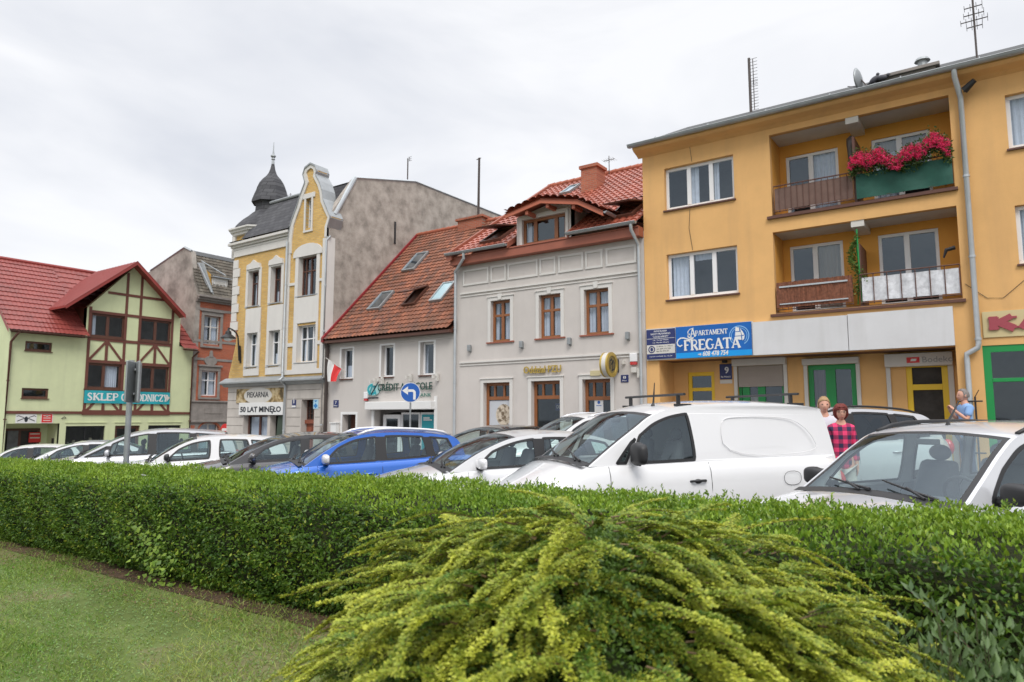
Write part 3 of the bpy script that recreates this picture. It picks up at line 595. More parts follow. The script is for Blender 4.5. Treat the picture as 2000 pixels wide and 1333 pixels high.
# ================================================================== warm grey house with the dormer
pz = empty('town_house', (-12.2, 19, 0), 'warm grey two-storey house with red tiled roof and gabled dormer, beside the orange block', 'building')
a0, a1 = -15.82, -8.56
wins = [F.rect(959, 589, 997, 666), F.rect(1053, 578, 1096, 659), F.rect(1141, 566, 1190, 651)]
zt = sum(q[3] for q in wins) / 3; zb = sum(q[2] for q in wins) / 3; wins = [(q[0], q[1], zb, zt) for q in wins]
gws = [F.rect(945, 749, 996, 851), F.rect(1038, 745, 1095, 845), F.rect(1138, 741, 1194, 835)]
zt = sum(q[3] for q in gws) / 3; gws = [(q[0], q[1], (.35, .35, .05)[i] + gz(-12), zt) for i, q in enumerate(gws)]
w_ = MB(F.P); w_.poly([(a0, -1), (a1, -1), (a1, 7.25), (a0, 7.25)], [R4(*q) for q in wins + gws], 0, .35, hole_depth=.2)
w_.quad((a0, -.35, -1), (a0, -9.5, -1), (a0, -9.5, 7.2), (a0, -.35, 7.2)); w_.build('wall', m_greyst, pz)
for i, q in enumerate(wins):
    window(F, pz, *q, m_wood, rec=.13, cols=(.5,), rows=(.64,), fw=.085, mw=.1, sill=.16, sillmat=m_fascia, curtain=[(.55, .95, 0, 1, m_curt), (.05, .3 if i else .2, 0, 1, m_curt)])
    surround(F, pz, *q, .12, m_trimw, key=True)
m_post = M('window_poster', (.52, .54, .58), .5, var=.05)
for i, q in enumerate(gws):
    o = window(F, pz, *q, m_wood, rec=.16, cols=(.34, .68) if False else (), rows=(.80,), fw=.10, mw=.14, name='shop_window' if i < 2 else 'door', glass=m_glassd, room=1.6)
    zz = q[2] + (q[3] - q[2]) * .8
    for f in (.32, .68): s = MB(F.P); uu = q[0] + (q[1] - q[0]) * f; s.box(uu - .035, uu + .035, -.215, -.155, zz + .06, q[3] - .1); s.build('mullion', m_wood, o)
    surround(F, pz, *q, .12, m_trimw, sides='lt')
q = gws[0]; s = MB(F.P); s.box(q[0] + .11, q[1] - .11, -.189, -.184, q[2] + .12, q[2] + (q[3] - q[2]) * .77); po = tag(s.build('window_poster', m_post), 'pale poster with round sepia picture in left ground-floor window of dormered grey house', 'poster')
s = MB(F.P); cx, cz = q[1] - .38, q[2] + 1.55
s.poly([(cx + .33 * math.cos(t), cz + .36 * math.sin(t)) for t in np.linspace(0, 2 * math.pi, 28)[:-1]], d=-.181, thick=.002); s.build('picture', colmix('sepia_picture', (.16, .12, .08), (.6, .52, .42), 7, thr=(.42, .56), bump=0), po)
text('lettering', 'Zawsze po Twojej', F, q[0] + .2, q[1] - .2, q[2] + .62, q[2] + .70, -.181, m_darktxt, po, ext=.001) if False else None
s = MB(F.P)
for k in range(3): s.box(q[0] + .18, q[1] - (.22 + .1 * k), -.183, -.180, q[2] + .5 + k * .11, q[2] + .53 + k * .11)
s.build('text_lines', M('grey_print', (.18, .2, .25), .6), po)
q = gws[1]; s = MB(F.P); s.box(q[0] + .25, q[0] + .32, -1.2, -1.1, q[2], q[2] + 1.3); s.box(q[0] + .5, q[1] - .1, -1.3, -.9, q[2], q[2] + .9); s.build('shop_counter', m_wood, pz)
s = MB(F.P); s.box(q[0] + .55, q[1] - .06, -.6, -.58, q[3] - .95, q[3] - .72); o = tag(s.build('hanging_sign', m_navy), 'dark hanging sign inside the middle shop window of the warm grey house', 'sign')
text('lettering', 'DEFICIT', F, q[0] + .6, q[1] - .1, q[3] - .88, q[3] - .78, -.579, m_trimw, o)
q = gws[2]; s = MB(F.P); uu = F.px(1160, 780, -.15)[0], F.px(1177, 780, -.15)[0]; zz = F.px(1168, 806, -.15)[1], F.px(1168, 780, -.15)[1]
s.box(uu[0], uu[1], -.189, -.186, zz[0], zz[1]); o = tag(s.build('notice_sheet', m_white), 'white paper notice taped inside the door glass of the warm grey house', 'notice')
s = MB(F.P); c0 = ((uu[0] + uu[1]) / 2, zz[1] - .1); s.poly([(c0[0] + .05 * math.cos(t), c0[1] + .05 * math.sin(t)) for t in np.linspace(0, 6.28, 16)[:-1]], d=-.184, thick=.001); s.box(uu[0] + .06, uu[1] - .06, -.185, -.184, zz[1] - .21, zz[1] - .19); s.build('print', m_blue, o)
# panels and string courses
def zof(x, y): return F.px(x, y)[1]
pt, pb = zof(905, 529), zof(905, 560)
for (x0, x1) in ((905, 955), (959, 989), (992, 1051), (1054.5, 1086), (1091, 1140), (1144, 1178), (1184, 1244)):
    u0, u1 = F.px(x0, 540)[0], F.px(x1, 530)[0]; s = MB(F.P); t = .07
    s.box(u0, u1, .001, .035, pt - t, pt); s.box(u0, u1, .001, .035, pb, pb + t); s.box(u0, u0 + t, .001, .035, pb + t, pt - t); s.box(u1 - t, u1, .001, .035, pb + t, pt - t); s.build('relief_panel', m_trimw, pz, bevel=.006)
for (z, h, p) in ((zof(935, 572), .05, .05), (zof(935, 572) - .1, .03, .03), (zof(895, 711), .05, .05), (zof(895, 711) - .09, .03, .03)):
    s = MB(F.P); s.box(a0 + .22, a1 - .1, .001, p, z, z + h); s.build('string_course', m_trimw, pz)
s = MB(F.P); s.box(a0 - .02, a1 + .0, .003, .33, 7.04, 7.3); s.box(a0 - .05, a1 + .0, .003, .36, 7.3, 7.34); s.build('fascia', m_fascia, pz, bevel=.01)
# roof: eave at d=.45, z=7.36; ridge at Y=25.2, z=11.75
EV, RG = (.42, 7.42), (-6.25, 11.72)
dg0, dg1 = F.px(1008, 480, .02)[0] - .08, F.px(1118, 470, .02)[0] + .05; kk = .36; MD = (EV[0] + (RG[0] - EV[0]) * kk, EV[1] + (RG[1] - EV[1]) * kk)
tile_roof('roof', F.P(a0 - .02, *EV), F.P(dg0, *EV), F.P(dg0, *MD), F.P(a0 - .02, *MD), max(4, round((dg0 - a0) / .235)), 9, m_tile_pzu, pz)
tile_roof('roof', F.P(dg1, *EV), F.P(a1, *EV), F.P(a1, *MD), F.P(dg1, *MD), max(4, round((a1 - dg1) / .235)), 9, m_tile_pzu, pz)
tile_roof('roof', F.P(a0 - .02, *MD), F.P(a1, *MD), F.P(a1, *RG), F.P(a0 - .02, *RG), 31, 15, m_tile_pzu, pz)
for uu in (dg0, dg1): s = MB(F.P); s.add([(uu - .03, EV[0], EV[1] - .1), (uu + .03, EV[0], EV[1] - .1), (uu + .03, EV[0], EV[1] + .09), (uu - .03, EV[0], EV[1] + .09), (uu - .03, MD[0], MD[1] - .1), (uu + .03, MD[0], MD[1] - .1), (uu + .03, MD[0], MD[1] + .09), (uu - .03, MD[0], MD[1] + .09)], [(0, 1, 2, 3), (0, 1, 5, 4), (1, 2, 6, 5), (2, 3, 7, 6), (3, 0, 4, 7)]); s.build('roof_flashing', m_fascia, pz)
s = MB(F.P); s.box(dg0, dg1, -.1, .33, 7.341, 7.36); s.build('dormer_ledge', m_fascia, pz)
s = MB(F.P); s.quad((a0, *RG), (a1, *RG), (a1, -11, 8.5), (a0, -11, 8.5)); s.quad((a0, -2.2, 9.0), (a1, -2.2, 9.0), (a1, RG[0], RG[1] - .1), (a0, RG[0], RG[1] - .1)); s.add([(a0, 0, 7.1), (a0, RG[0], RG[1] - .1), (a0, -11, 8.4), (a0, -11, 7)], [(0, 1, 2, 3)]); s.build('roof_back', m_fascia, pz)
s = MB(F.P)
for i in range(22): u = a0 + (a1 - a0) * i / 22; s.tube([(u, RG[0], RG[1] + .04), (u + .34, RG[0], RG[1] + .05)], [.10, .115], 10)
s.build('ridge_tiles', m_ridge, pz, smooth=True, auto=40)
s = MB(F.P); s.add([(a0 - .08, EV[0] + .05, EV[1] - .22), (a0 - .08, EV[0] + .05, EV[1] + .06), (a0 - .08, RG[0], RG[1] + .1), (a0 - .08, RG[0], RG[1] - .18), (a0 + .16, EV[0] + .05, EV[1] - .22), (a0 + .16, EV[0] + .05, EV[1] + .12), (a0 + .16, RG[0], RG[1] + .14), (a0 + .16, RG[0], RG[1] - .18)],
    [(0, 1, 2, 3), (4, 5, 6, 7), (1, 2, 6, 5), (0, 1, 5, 4), (0, 3, 7, 4)]); s.build('verge', m_redmetal if False else m_fascia, pz)
gutter('gutter', F.P(a0 - .1, .5, 7.44), F.P(dg0, .5, 7.44), .075, m_zinc, pz); gutter('gutter', F.P(dg1, .5, 7.44), F.P(a1 - .02, .5, 7.44), .075, m_zinc, pz)
for (u, uw) in ((F.px(905, 505, .5)[0], a0 + .05), (F.px(1232, 450, .5)[0], a1 - .12)):
    pipe('downpipe', [F.P(u, .5, 7.38), F.P(u, .48, 7.2), F.P(uw, .12, 6.85), F.P(uw, .1, 6.7), F.P(uw, .1, 0)], .05, m_zincp, pz)
# dormer
du0, du1 = F.px(1010, 480)[0], F.px(1116, 470)[0]
dwn = F.rect(1021, 433, 1106, 484); dwn = (dwn[0], dwn[1], 7.42, F.px(1060, 424)[1])
dn = empty('x', (0, 0, 0), 'x', 'x'); bpy.data.objects.remove(dn)
e = [F.px(987, 418, .6), F.px(1056, 388, .6), F.px(1128, 390, .6), F.px(1178, 412, .6)]
ez_ = lambda u: float(np.interp(u, [p[0] for p in e], [p[1] for p in e])) - .03
prf = [(du0, 7.34), (du1, 7.34), (du1, ez_(du1)), (e[2][0], ez_(e[2][0])), (e[1][0], ez_(e[1][0])), (du0, ez_(du0))]
prf = [p for i, p in enumerate(prf) if not (i == 3 and p[0] >= du1)]
w_ = MB(F.P); w_.poly(prf, [R4(*dwn)], .02, .25, hole_depth=.15)
w_.quad((du1, .02, 7.34), (du1, -3.3, 7.4), (du1, -3.3, ez_(du1)), (du1, .02, ez_(du1))); w_.quad((du0, .02, 7.34), (du0, -3, 7.4), (du0, -3, ez_(du0)), (du0, .02, ez_(du0))); dm = w_.build('dormer', m_greyst, pz)
surround(F, dm, *dwn, .1, m_trimw, d0=.02, name='dormer_surround')
window(F, pz, *dwn, m_wood, rec=.08, cols=(.28, .76), fw=.09, mw=.13, d0=.02, name='dormer_window', curtain=[(.03, .15, 0, 1, m_curt)])
# dormer roof: three facets with an exposed red barge board
e = [(F.px(987, 418, .6)[0], F.px(987, 418, .6)[1]), (F.px(1056, 388, .6)[0], F.px(1056, 388, .6)[1]), (F.px(1128, 390, .6)[0], F.px(1128, 390, .6)[1]), (F.px(1178, 412, .6)[0], F.px(1178, 412, .6)[1])]
s = MB(F.P); T_ = .16
top = e; bot = [(p[0], p[1] - T_) for p in e]
for i in range(3):
    s.add([(top[i][0], .62, top[i][1]), (top[i + 1][0], .62, top[i + 1][1]), (bot[i + 1][0], .62, bot[i + 1][1]), (bot[i][0], .62, bot[i][1]), (top[i][0], .56, top[i][1]), (top[i + 1][0], .56, top[i + 1][1]), (bot[i + 1][0], .56, bot[i + 1][1]), (bot[i][0], .56, bot[i][1])], [(0, 1, 2, 3), (7, 6, 5, 4), (0, 1, 5, 4), (3, 2, 6, 7)])
for (f, uu) in ((0, e[0][0] + .75), (1, e[1][0] + .15), (1, e[2][0] - .25)):
    z = np.interp(uu, [p[0] for p in e], [p[1] for p in e]) - .17; s.box(uu, uu + .11, .03, .54, z - .12, z)
s.build('barge_board', m_redmetal if False else M('red_barge_paint', (.46, .13, .07), .5, var=.08), dm)
s = MB(F.P)
for i in range(3):
    s.quad((top[i][0], .66, top[i][1] + .03), (top[i + 1][0], .66, top[i + 1][1] + .03), (top[i + 1][0], -3.2, top[i + 1][1] + .35), (top[i][0], -3.2, top[i][1] + .35))
    s.quad((top[i][0], .66, top[i][1] - .02), (top[i + 1][0], .66, top[i + 1][1] - .02), (top[i + 1][0], -2.5, top[i + 1][1] + .3), (top[i][0], -2.5, top[i][1] + .3))
s.build('dormer_soffit', m_ridge, dm)
for i in range(3):
    L = math.hypot(top[i + 1][0] - top[i][0], top[i + 1][1] - top[i][1])
    tile_roof('dormer_tiles', F.P(top[i][0], .68, top[i][1] + .06), F.P(top[i + 1][0], .68, top[i + 1][1] + .06), F.P(top[i + 1][0], -3.2, top[i + 1][1] + .4), F.P(top[i][0], -3.2, top[i][1] + .4), max(3, int(L / .24)), 11, m_tile_pzu, dm)
for (ua, za, ub) in ((du1 + .02, 9.0, e[3][0]),):
    gutter('gutter', F.P(e[2][0] + .9, .62, e[3][1] + .02) if False else F.P(e[3][0] + .05, .6, e[3][1] - .02), F.P(e[3][0] + .05, -1.6, e[3][1] - .02), .06, m_zinc, dm)
q0 = F.px(1135, 370, -4.2); q1 = F.px(1167, 318, -4.2)
s = MB(F.P); s.box(q0[0], q1[0] - .05, -4.9, -4.2, 9.5, q1[1] - .12); s.box(q0[0] - .06, q1[0] + .02, -4.96, -4.14, q1[1] - .12, q1[1]); s.build('chimney', m_rbrickx, pz)
def skylight(root, fr, E, Rg, px4, lift=0, mat=None, name='skylight', u=None):
    """box frame on a roof plane running from eave E=(d,z) to ridge Rg"""
    O = Vector(fr.P(0, *E)); S = (Vector(fr.P(0, *Rg)) - O).normalized(); U = Vector((1, 0, 0)); Nn = U.cross(S); Nn = -Nn if Nn.z < 0 else Nn
    pts = []
    for (x, y) in px4:
        r = ray(x, y); o = Vector((0, 0, CH)); t = (O - o).dot(Nn) / r.dot(Nn); p = o + r * t - O; pts.append((p.dot(U), p.dot(S)))
    us = sorted(p[0] for p in pts); ss = sorted(p[1] for p in pts)
    u0, u1, s0, s1 = (us[0] + us[1]) / 2, (us[2] + us[3]) / 2, (ss[0] + ss[1]) / 2, (ss[2] + ss[3]) / 2
    T = lambda u_, n_, s_: tuple(O + U * u_ + Nn * n_ + S * s_)
    f = MB(T); t = .07
    f.box(u0, u1, .0, .13, s0, s0 + t); f.box(u0, u1, .0, .13, s1 - t, s1); f.box(u0, u0 + t, 0, .13, s0 + t, s1 - t); f.box(u1 - t, u1, 0, .13, s0 + t, s1 - t); f.box(u0, u1, 0.04, .05, s0, s1)
    o = f.build(name, m_zinc if not lift else m_brown, root)
    g = MB(T)
    if lift: # top hung sash swung open
        c, si = math.cos(R(lift)), math.sin(R(lift)); L = s1 - s0; y = lambda k: (.15 + si * L * k, s1 - c * L * k)
        g.add([(u0, *y(0)), (u1, *y(0)), (u1, *y(1)), (u0, *y(1)), (u0, y(0)[0] - .05, y(0)[1]), (u1, y(0)[0] - .05, y(0)[1]), (u1, y(1)[0] - .05, y(1)[1]), (u0, y(1)[0] - .05, y(1)[1])], [(0, 1, 2, 3), (4, 5, 6, 7), (2, 3, 7, 6), (0, 3, 7, 4), (1, 2, 6, 5)])
        g.build('sash', m_brown, o)
        g = MB(T); g.add([(u0 + .08, y(.1)[0] + .006, y(.1)[1]), (u1 - .08, y(.1)[0] + .006, y(.1)[1]), (u1 - .08, y(.9)[0] + .006, y(.9)[1]), (u0 + .08, y(.9)[0] + .006, y(.9)[1])], [(0, 1, 2, 3)]); g.build('pane', mat or m_glass, o)
    else:
        g.quad((u0 + t, .1, s0 + t), (u1 - t, .1, s0 + t), (u1 - t, .1, s1 - t), (u0 + t, .1, s1 - t)); g.build('pane', mat or m_glass, o)
    return o
m_skyg = glassmat('roof_glass', (.35, .4, .42), .45)
m_skyb = M('pale_blue_blind', (.35, .5, .55), .15, spec=.8)
for px4, lf in (([(1208, 408), (1250, 404), (1198, 430), (1245, 424)], 20), ([(962, 455), (1002, 448), (953, 477), (990, 470)], 20)):
    skylight(pz, F, EV, RG, px4, lf, m_skyg)
skylight(pz, F, EV, RG, [(1112, 368), (1128, 366), (1100, 381), (1116, 380)], 0, m_skyg)
for (x, y) in ((919.5, 681), (1021, 674), (1114.6, 667.5), (1228, 657)):
    u, z = F.px(x, y); s = MB(F.P); s.box(u - .05, u + .05, .001, .05, z - .13, z + .1); s.box(u - .06, u + .06, .05, .14, z - .1, z + .12); s.build('wall_lamp', m_steel, pz, bevel=.012)
u, z = F.px(1239, 702); s = MB(F.P); s.box(u - .12, u + .12, .001, .09, z - .08, z + .17); o = s.build('alarm_box', m_pvc, pz, bevel=.02); s = MB(F.P); s.box(u - .1, u + .1, .001, .085, z - .17, z - .081); s.build('strobe', m_redlens, o)
s = MB(F.P)
for (x0, y0, x1, y1) in ((1235, 718, 1246, 728), (1247, 720, 1256, 738), (1218, 705, 1222, 712)): q = F.rect(x0, y0, x1, y1); s.box(q[0], q[1], .001, .1, q[2], q[3])
s.build('junction_box', m_cream, pz)

# ================================================================== low grey house with the steep clay roof
gh = empty('bank_house', (-19.2, 19, -.4), 'low grey house with a steep weathered clay-tile roof and four roof windows', 'building')
b0, b1 = -22.58, -15.84
wn = [F.rect(668, 683, 687, 740), F.rect(746, 676, 767, 735), F.rect(822, 668, 846, 733)]
zt = sum(q[3] for q in wn) / 3; zb = sum(q[2] for q in wn) / 3; wn = [(q[0] - .02, q[1] + .02, zb, zt) for q in wn]
dr = F.rect(669, 810, 694, 850); dr = (dr[0], dr[1], -.45, dr[3]); bk = F.rect(732, 800, 849, 850); bk = (bk[0], bk[1], -.3, bk[3])
w_ = MB(F.P); w_.poly(R4(b0, b1, -1.5, 4.72), [R4(*q) for q in wn + [dr, bk]], 0, .35, hole_depth=.3); w_.quad((b0, -.35, -1.5), (b0, -11, -1.5), (b0, -11, 4.7), (b0, -.35, 4.7))
w_.build('wall', m_greyst2, gh)
for i, q in enumerate(wn):
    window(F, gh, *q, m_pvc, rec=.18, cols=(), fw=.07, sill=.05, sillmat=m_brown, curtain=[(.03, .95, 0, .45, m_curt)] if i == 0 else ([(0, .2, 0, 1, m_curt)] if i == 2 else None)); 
    s = MB(F.P); t = .09; s.box(q[0] - t, q[1] + t, .001, .012, q[3], q[3] + t); s.box(q[0] - t, q[0], .001, .012, q[2], q[3]); s.box(q[1], q[1] + t, .001, .012, q[2], q[3]); s.build('window_surround', m_white, gh)
s = MB(F.P); t = .1; q = dr; s.box(q[0] - t, q[1] + t, .001, .012, q[3], q[3] + t); s.box(q[0] - t, q[0], .001, .012, q[2], q[3]); s.box(q[1], q[1] + t, .001, .012, q[2], q[3]); s.build('door_surround', m_white, gh)
s = MB(F.P); s.box(q[0], q[1], -.5, -.45, q[2], q[3]); s.build('door', m_brown, gh)
q = bk; s = MB(F.P); s.box(q[0] - .25, q[1] + .05, .003, .3, q[3] - .02, q[3] + .28); s.build('shutter_box', m_white, gh, bevel=.02)
s = MB(F.P); t = .12; s.box(q[0] - t, q[0], .001, .05, q[2], q[3] - .02); s.box(q[1], q[1] + t, .001, .05, q[2], q[3] + .45); s.build('bank_surround', m_white, gh)
w3 = (q[1] - q[0])
window(F, gh, q[0] + .18, q[0] + w3 * .36, q[2] + .02, q[3] - .2, m_pvc, rec=.28, cols=(), fw=.15, name='door', glass=m_glassd)
window(F, gh, q[0] + w3 * .37, q[0] + w3 * .68, q[2] + .3, q[3] - .12, m_pvc, rec=.28, cols=(), fw=.07, name='shop_window', glass=m_glassd)
window(F, gh, q[0] + w3 * .69, q[1] - .04, q[2] + .3, q[3] - .12, m_pvc, rec=.28, cols=(), fw=.09, name='shop_window', glass=m_glassd)
pu0, pu1 = q[0] + w3 * .72, q[1] - .12; s = MB(F.P); s.box(pu0, pu1, -.26, -.25, q[2] + .5, q[3] - .2); o = tag(s.build('bank_poster', m_tealposter), 'teal poster with a dark-haired head in the right-hand window of the low grey house', 'poster')
s = MB(F.P); um = (pu0 + pu1) / 2 + .08; zz = q[3] - .95
s.poly([(um + .24 * math.cos(t), zz + .26 * math.sin(t)) for t in np.linspace(0, 6.283, 20)[:-1]], d=-.247, thick=.002); s.build('picture', m_brown, o)
s = MB(F.P); s.poly([(um - .03 + .13 * math.cos(t), zz - .12 + .19 * math.sin(t)) for t in np.linspace(0, 6.283, 20)[:-1]], d=-.244, thick=.002); s.build('picture', m_skin, o)
s = MB(F.P); s.box(pu0 + .08, pu0 + .5, -.249, -.246, q[3] - .42, q[3] - .38); s.box(pu0 + .08, pu0 + .38, -.249, -.246, q[3] - .36, q[3] - .3); s.build('text_lines', m_white, o)
s = MB(F.P); s.box(b0, b1, .001, .03, zof(640, 676) - .02 if False else 4.5, 4.54); s.build('string_course', m_greyst2, gh)
EG, RGg = (.38, 4.82), (-5.15, 10.34)
tile_roof('roof', F.P(b0 - .02, *EG), F.P(b1 + .0, *EG), F.P(b1 + .0, *RGg), F.P(b0 - .02, *RGg), 34, 30, m_tile_old, gh, wave=.022, step=.035)
s = MB(F.P); s.quad((b0, *RGg), (b1, *RGg), (b1, -10.5, 5), (b0, -10.5, 5)); s.quad((b0, .25, 4.7), (b1, .25, 4.7), (b1, RGg[0], RGg[1] - .1), (b0, RGg[0], RGg[1] - .1)); s.box(b0, b1, .0, .34, 4.68, 4.78); s.add([(b1, 0, 4.7), (b1, RGg[0], RGg[1] - .1), (b1, -10.5, 4.7)], [(0, 1, 2)]); s.build('roof_back', m_brown, gh)
s = MB(F.P)
for i in range(20): u = b0 + (b1 - b0) * i / 20; s.tube([(u, RGg[0], RGg[1] + .03), (u + .35, RGg[0], RGg[1] + .04)], [.09, .105], 10)
s.build('ridge_tiles', m_ridge, gh, smooth=True, auto=40)
s = MB(F.P); x = b0 - .04; s.add([(x, EG[0], EG[1] - .1), (x, EG[0], EG[1] + .1), (x, RGg[0], RGg[1] + .12), (x, RGg[0], RGg[1] - .1), (x + .14, EG[0], EG[1] - .1), (x + .14, EG[0], EG[1] + .12), (x + .14, RGg[0], RGg[1] + .14), (x + .14, RGg[0], RGg[1] - .1)], [(0, 1, 2, 3), (4, 5, 6, 7), (1, 2, 6, 5), (0, 1, 5, 4)]); s.build('verge', M('dark_red_flashing', (.25, .02, .025), .5), gh)
skylight(gh, F, EG, RGg, [(814, 499), (836, 496), (812, 530), (789, 532)], 0, m_skyg)
skylight(gh, F, EG, RGg, [(747, 575), (770, 572), (744, 607), (720, 608)], 0, m_skyg)
skylight(gh, F, EG, RGg, [(815, 566), (838, 563), (812, 598), (788, 600)], 25, m_skyg)
skylight(gh, F, EG, RGg, [(866, 557), (889, 554), (866, 590), (842, 592)], 0, m_skyb)
pipe('downpipe', [F.P(b0 + .12, .3, 4.75), F.P(b0 + .05, .12, 4.55), F.P(b0 + .05, .1, -.6)], .07, m_darkpipe, gh)
q = (F.px(905, 430, -5.2)[0], F.px(952, 430, -5.2)[0]); zc = F.px(930, 432, -5.2)[1]
s = MB(F.P); s.box(q[0], q[1], -5.6, -4.8, 9.6, zc); s.box(q[0] - .08, q[1] + .08, -5.7, -4.72, zc, zc + .1); s.build('chimney', m_rbrickx, gh)
u, z = F.px(717, 774); s = MB(F.P); s.box(u - .1, u + .1, .001, .1, z - .1, z + .16); o = s.build('alarm_box', m_pvc, gh, bevel=.02); s = MB(F.P); s.box(u - .08, u + .08, .001, .095, z - .18, z - .101); s.build('strobe', m_redlens, o)
u, z = F.px(657, 840); s = MB(F.P); s.box(u - .17, u + .17, .001, .16, z - .6, z + .26); s.box(u - .2, u + .2, .001, .2, z + .26, z + .3); o = s.build('meter_box', m_white, gh)
for (x, y) in ((727, 750), (742, 747), (797, 742), (849, 741)):
    u, z = F.px(x, y, .2); s = MB(F.P); s.box(u - .05, u + .05, .03, .12, z - .06, z + .22); s.tube([(u, 0, z + .12), (u, .35, z + .12)], .014, 6); s.box(u + .03, u + .11, .28, .4, z + .02, z + .14); s.build('sign_lamp', m_cream, gh)

# ================================================================== tall ornate house with turret and scrolled gable
th = empty('ornate_tenement', (-26, 19, -.6), 'tall narrow yellow-brick and cream house with slate onion turret and scrolled gable', 'building')
def P_(l, d=0): return [F.px(x, y, d) for x, y in l]
c0_, cR = -29.45, -22.62; cM = F.px(566, 600)[0]
zb1 = F.px(560, 747)[1]
ztl, ztr = F.px(466, 490)[1], F.px(566, 467)[1]; zcor = (ztl + ztr) / 2
Ledge = [(F.px(444, 752)[0], zb1), (F.px(447, 735)[0], zb1 + .45), (F.px(453, 712)[0], zb1 + 1.1), (F.px(460, 685)[0], zb1 + 1.9), (F.px(464, 645)[0], 6.0), (c0_, 7.5), (c0_, zcor)]
LW = [F.rect(487, 531, 505, 598), F.rect(531, 523, 549, 588), F.rect(484, 652, 502, 716), F.rect(527, 646, 546, 712)]
za, zb_ = [(LW[0][k] + LW[1][k]) / 2 for k in (2, 3)]; zc_, zd_ = [(LW[2][k] + LW[3][k]) / 2 for k in (2, 3)]
LW = [(LW[0][0], LW[0][1], za, zb_), (LW[1][0], LW[1][1], za, zb_), (LW[2][0], LW[2][1], zc_, zd_), (LW[3][0], LW[3][1], zc_, zd_)]
w_ = MB(F.P); w_.poly([(cM, zcor), (cM, zb1)] + Ledge, [R4(*q) for q in LW], 0, .4, hole_depth=.2); w_.build('wall', m_ybrick, th)
w_ = MB(F.P); uG = F.px(444, 800)[0]
shp = F.rect(476, 811, 521, 855); shp = (shp[0], shp[1], -.1 + gz(-27), shp[3]); ent = F.rect(528, 811, 554, 860); ent = (ent[0], ent[1], gz(-26), ent[3]); dor = F.rect(589, 781, 612, 850); dor = (dor[0], dor[1], gz(-24), dor[3])
w_.poly(R4(uG, cR, -2, zb1), [R4(*q) for q in (shp, ent, dor)], 0, .4, hole_depth=.3)
w_.quad((uG, -.4, -2), (uG, -12, -2), (uG, -12, zb1), (uG, -.4, zb1)); w_.quad((c0_, -.4, zb1), (c0_, -12, zb1), (c0_, -12, zcor), (c0_, -.4, zcor))
w_.build('ground_floor_wall', m_plaster, th)
s = MB(F.P)
for k in range(9):
    z = zb1 - .35 - k * .38
    for (ua, ub) in ((uG, shp[0] - .05), (cM + .05, dor[0] - .05), (dor[1] + .05, cR)):
        if z > dor[3] and ua > uG: ua, ub = cM + .05, cR
        s.box(ua, ub, .0005, .004, z - .012, z + .012)
s.build('render_joints', M('joint_grey', (.2, .18, .16), .9), th)  # darker grey lines along the render joints
s = MB(F.P)
for (ua, ub, p) in ((uG - .25, cR, .0),):
    pr = [(.0, zb1 - .12), (.1, zb1 - .1), (.16, zb1 - .02), (.34, zb1 + .03), (.34, zb1 + .09), (.0, zb1 + .3)]
    s.add([(ua, d, z) for d, z in pr] + [(ub, d, z) for d, z in pr], [(i, (i + 1) % 6, 6 + (i + 1) % 6, 6 + i) for i in range(6)] + [(0, 1, 2, 3, 4, 5), (6, 7, 8, 9, 10, 11)])
s.build('band_course', m_zinc, th)
# risalit with gable
GO = [(567, 524), (568, 470), (569, 443), (574, 426), (583, 402), (588, 384), (598, 357), (594, 342), (598, 329), (609, 320), (618, 324), (621, 334), (619, 341), (627, 356), (632, 372), (634, 390), (642, 409), (648, 424), (647, 443), (646, 462)]
dR_ = .14
go = [F.px(x, y, dR_) for x, y in GO]; go[0] = (cM, go[1][1] - .6); go[-1] = (cR, go[-1][1]); go[1] = (cM, go[1][1]); go[-2] = (cR, go[-2][1])
RW = [F.rect(590, 505, 623, 575), F.rect(587, 638, 621, 707), F.rect(604, 391, 613, 446)]
RW[0] = (RW[0][0], RW[0][1], RW[0][2], RW[0][3])
w_ = MB(F.P); w_.poly([(cR, zb1 + .1), (cM, zb1 + .1)] + go, [R4(*q) for q in RW], dR_, .5, hole_depth=.22); w_.build('gable_wall', m_ybrick, th)
def follow(pts, wd, d, thick, name, mat):
    s = MB(F.P); n = len(pts); c = Vector((sum(p[0] for p in pts) / n, sum(p[1] for p in pts) / n))
    inn = []
    for i, p in enumerate(pts):
        a = Vector(pts[max(0, i - 1)]); b = Vector(pts[min(n - 1, i + 1)]); t = (b - a).normalized(); nn = Vector((t.y, -t.x)); inn.append(Vector(p) + nn * wd)
    for i in range(n - 1):
        p, q, r, u = pts[i], pts[i + 1], inn[i + 1], inn[i]
        s.add([(p[0], d, p[1]), (q[0], d, q[1]), (r[0], d, r[1]), (u[0], d, u[1]), (p[0], d - thick, p[1]), (q[0], d - thick, q[1]), (r[0], d - thick, r[1]), (u[0], d - thick, u[1])], [(0, 1, 2, 3), (0, 1, 5, 4), (3, 2, 6, 7), (4, 5, 6, 7)])
    return s.build(name, mat, th)
follow(go, .2, dR_ + .06, .06, 'gable_trim', m_trimw)
s = MB(F.P)
for i in range(len(go) - 1):
    p, q = go[i], go[i + 1]; k = .03; s.add([(p[0], dR_ + .1, p[1] + k), (q[0], dR_ + .1, q[1] + k), (q[0], dR_ - .62, q[1] + k), (p[0], dR_ - .62, p[1] + k), (p[0], dR_ + .1, p[1] - .04), (q[0], dR_ + .1, q[1] - .04), (q[0], dR_ - .62, q[1] - .04), (p[0], dR_ - .62, p[1] - .04)], [(0, 1, 2, 3), (0, 1, 5, 4), (4, 5, 6, 7), (3, 2, 6, 7)])
s.build('gable_coping', m_zinc, th)
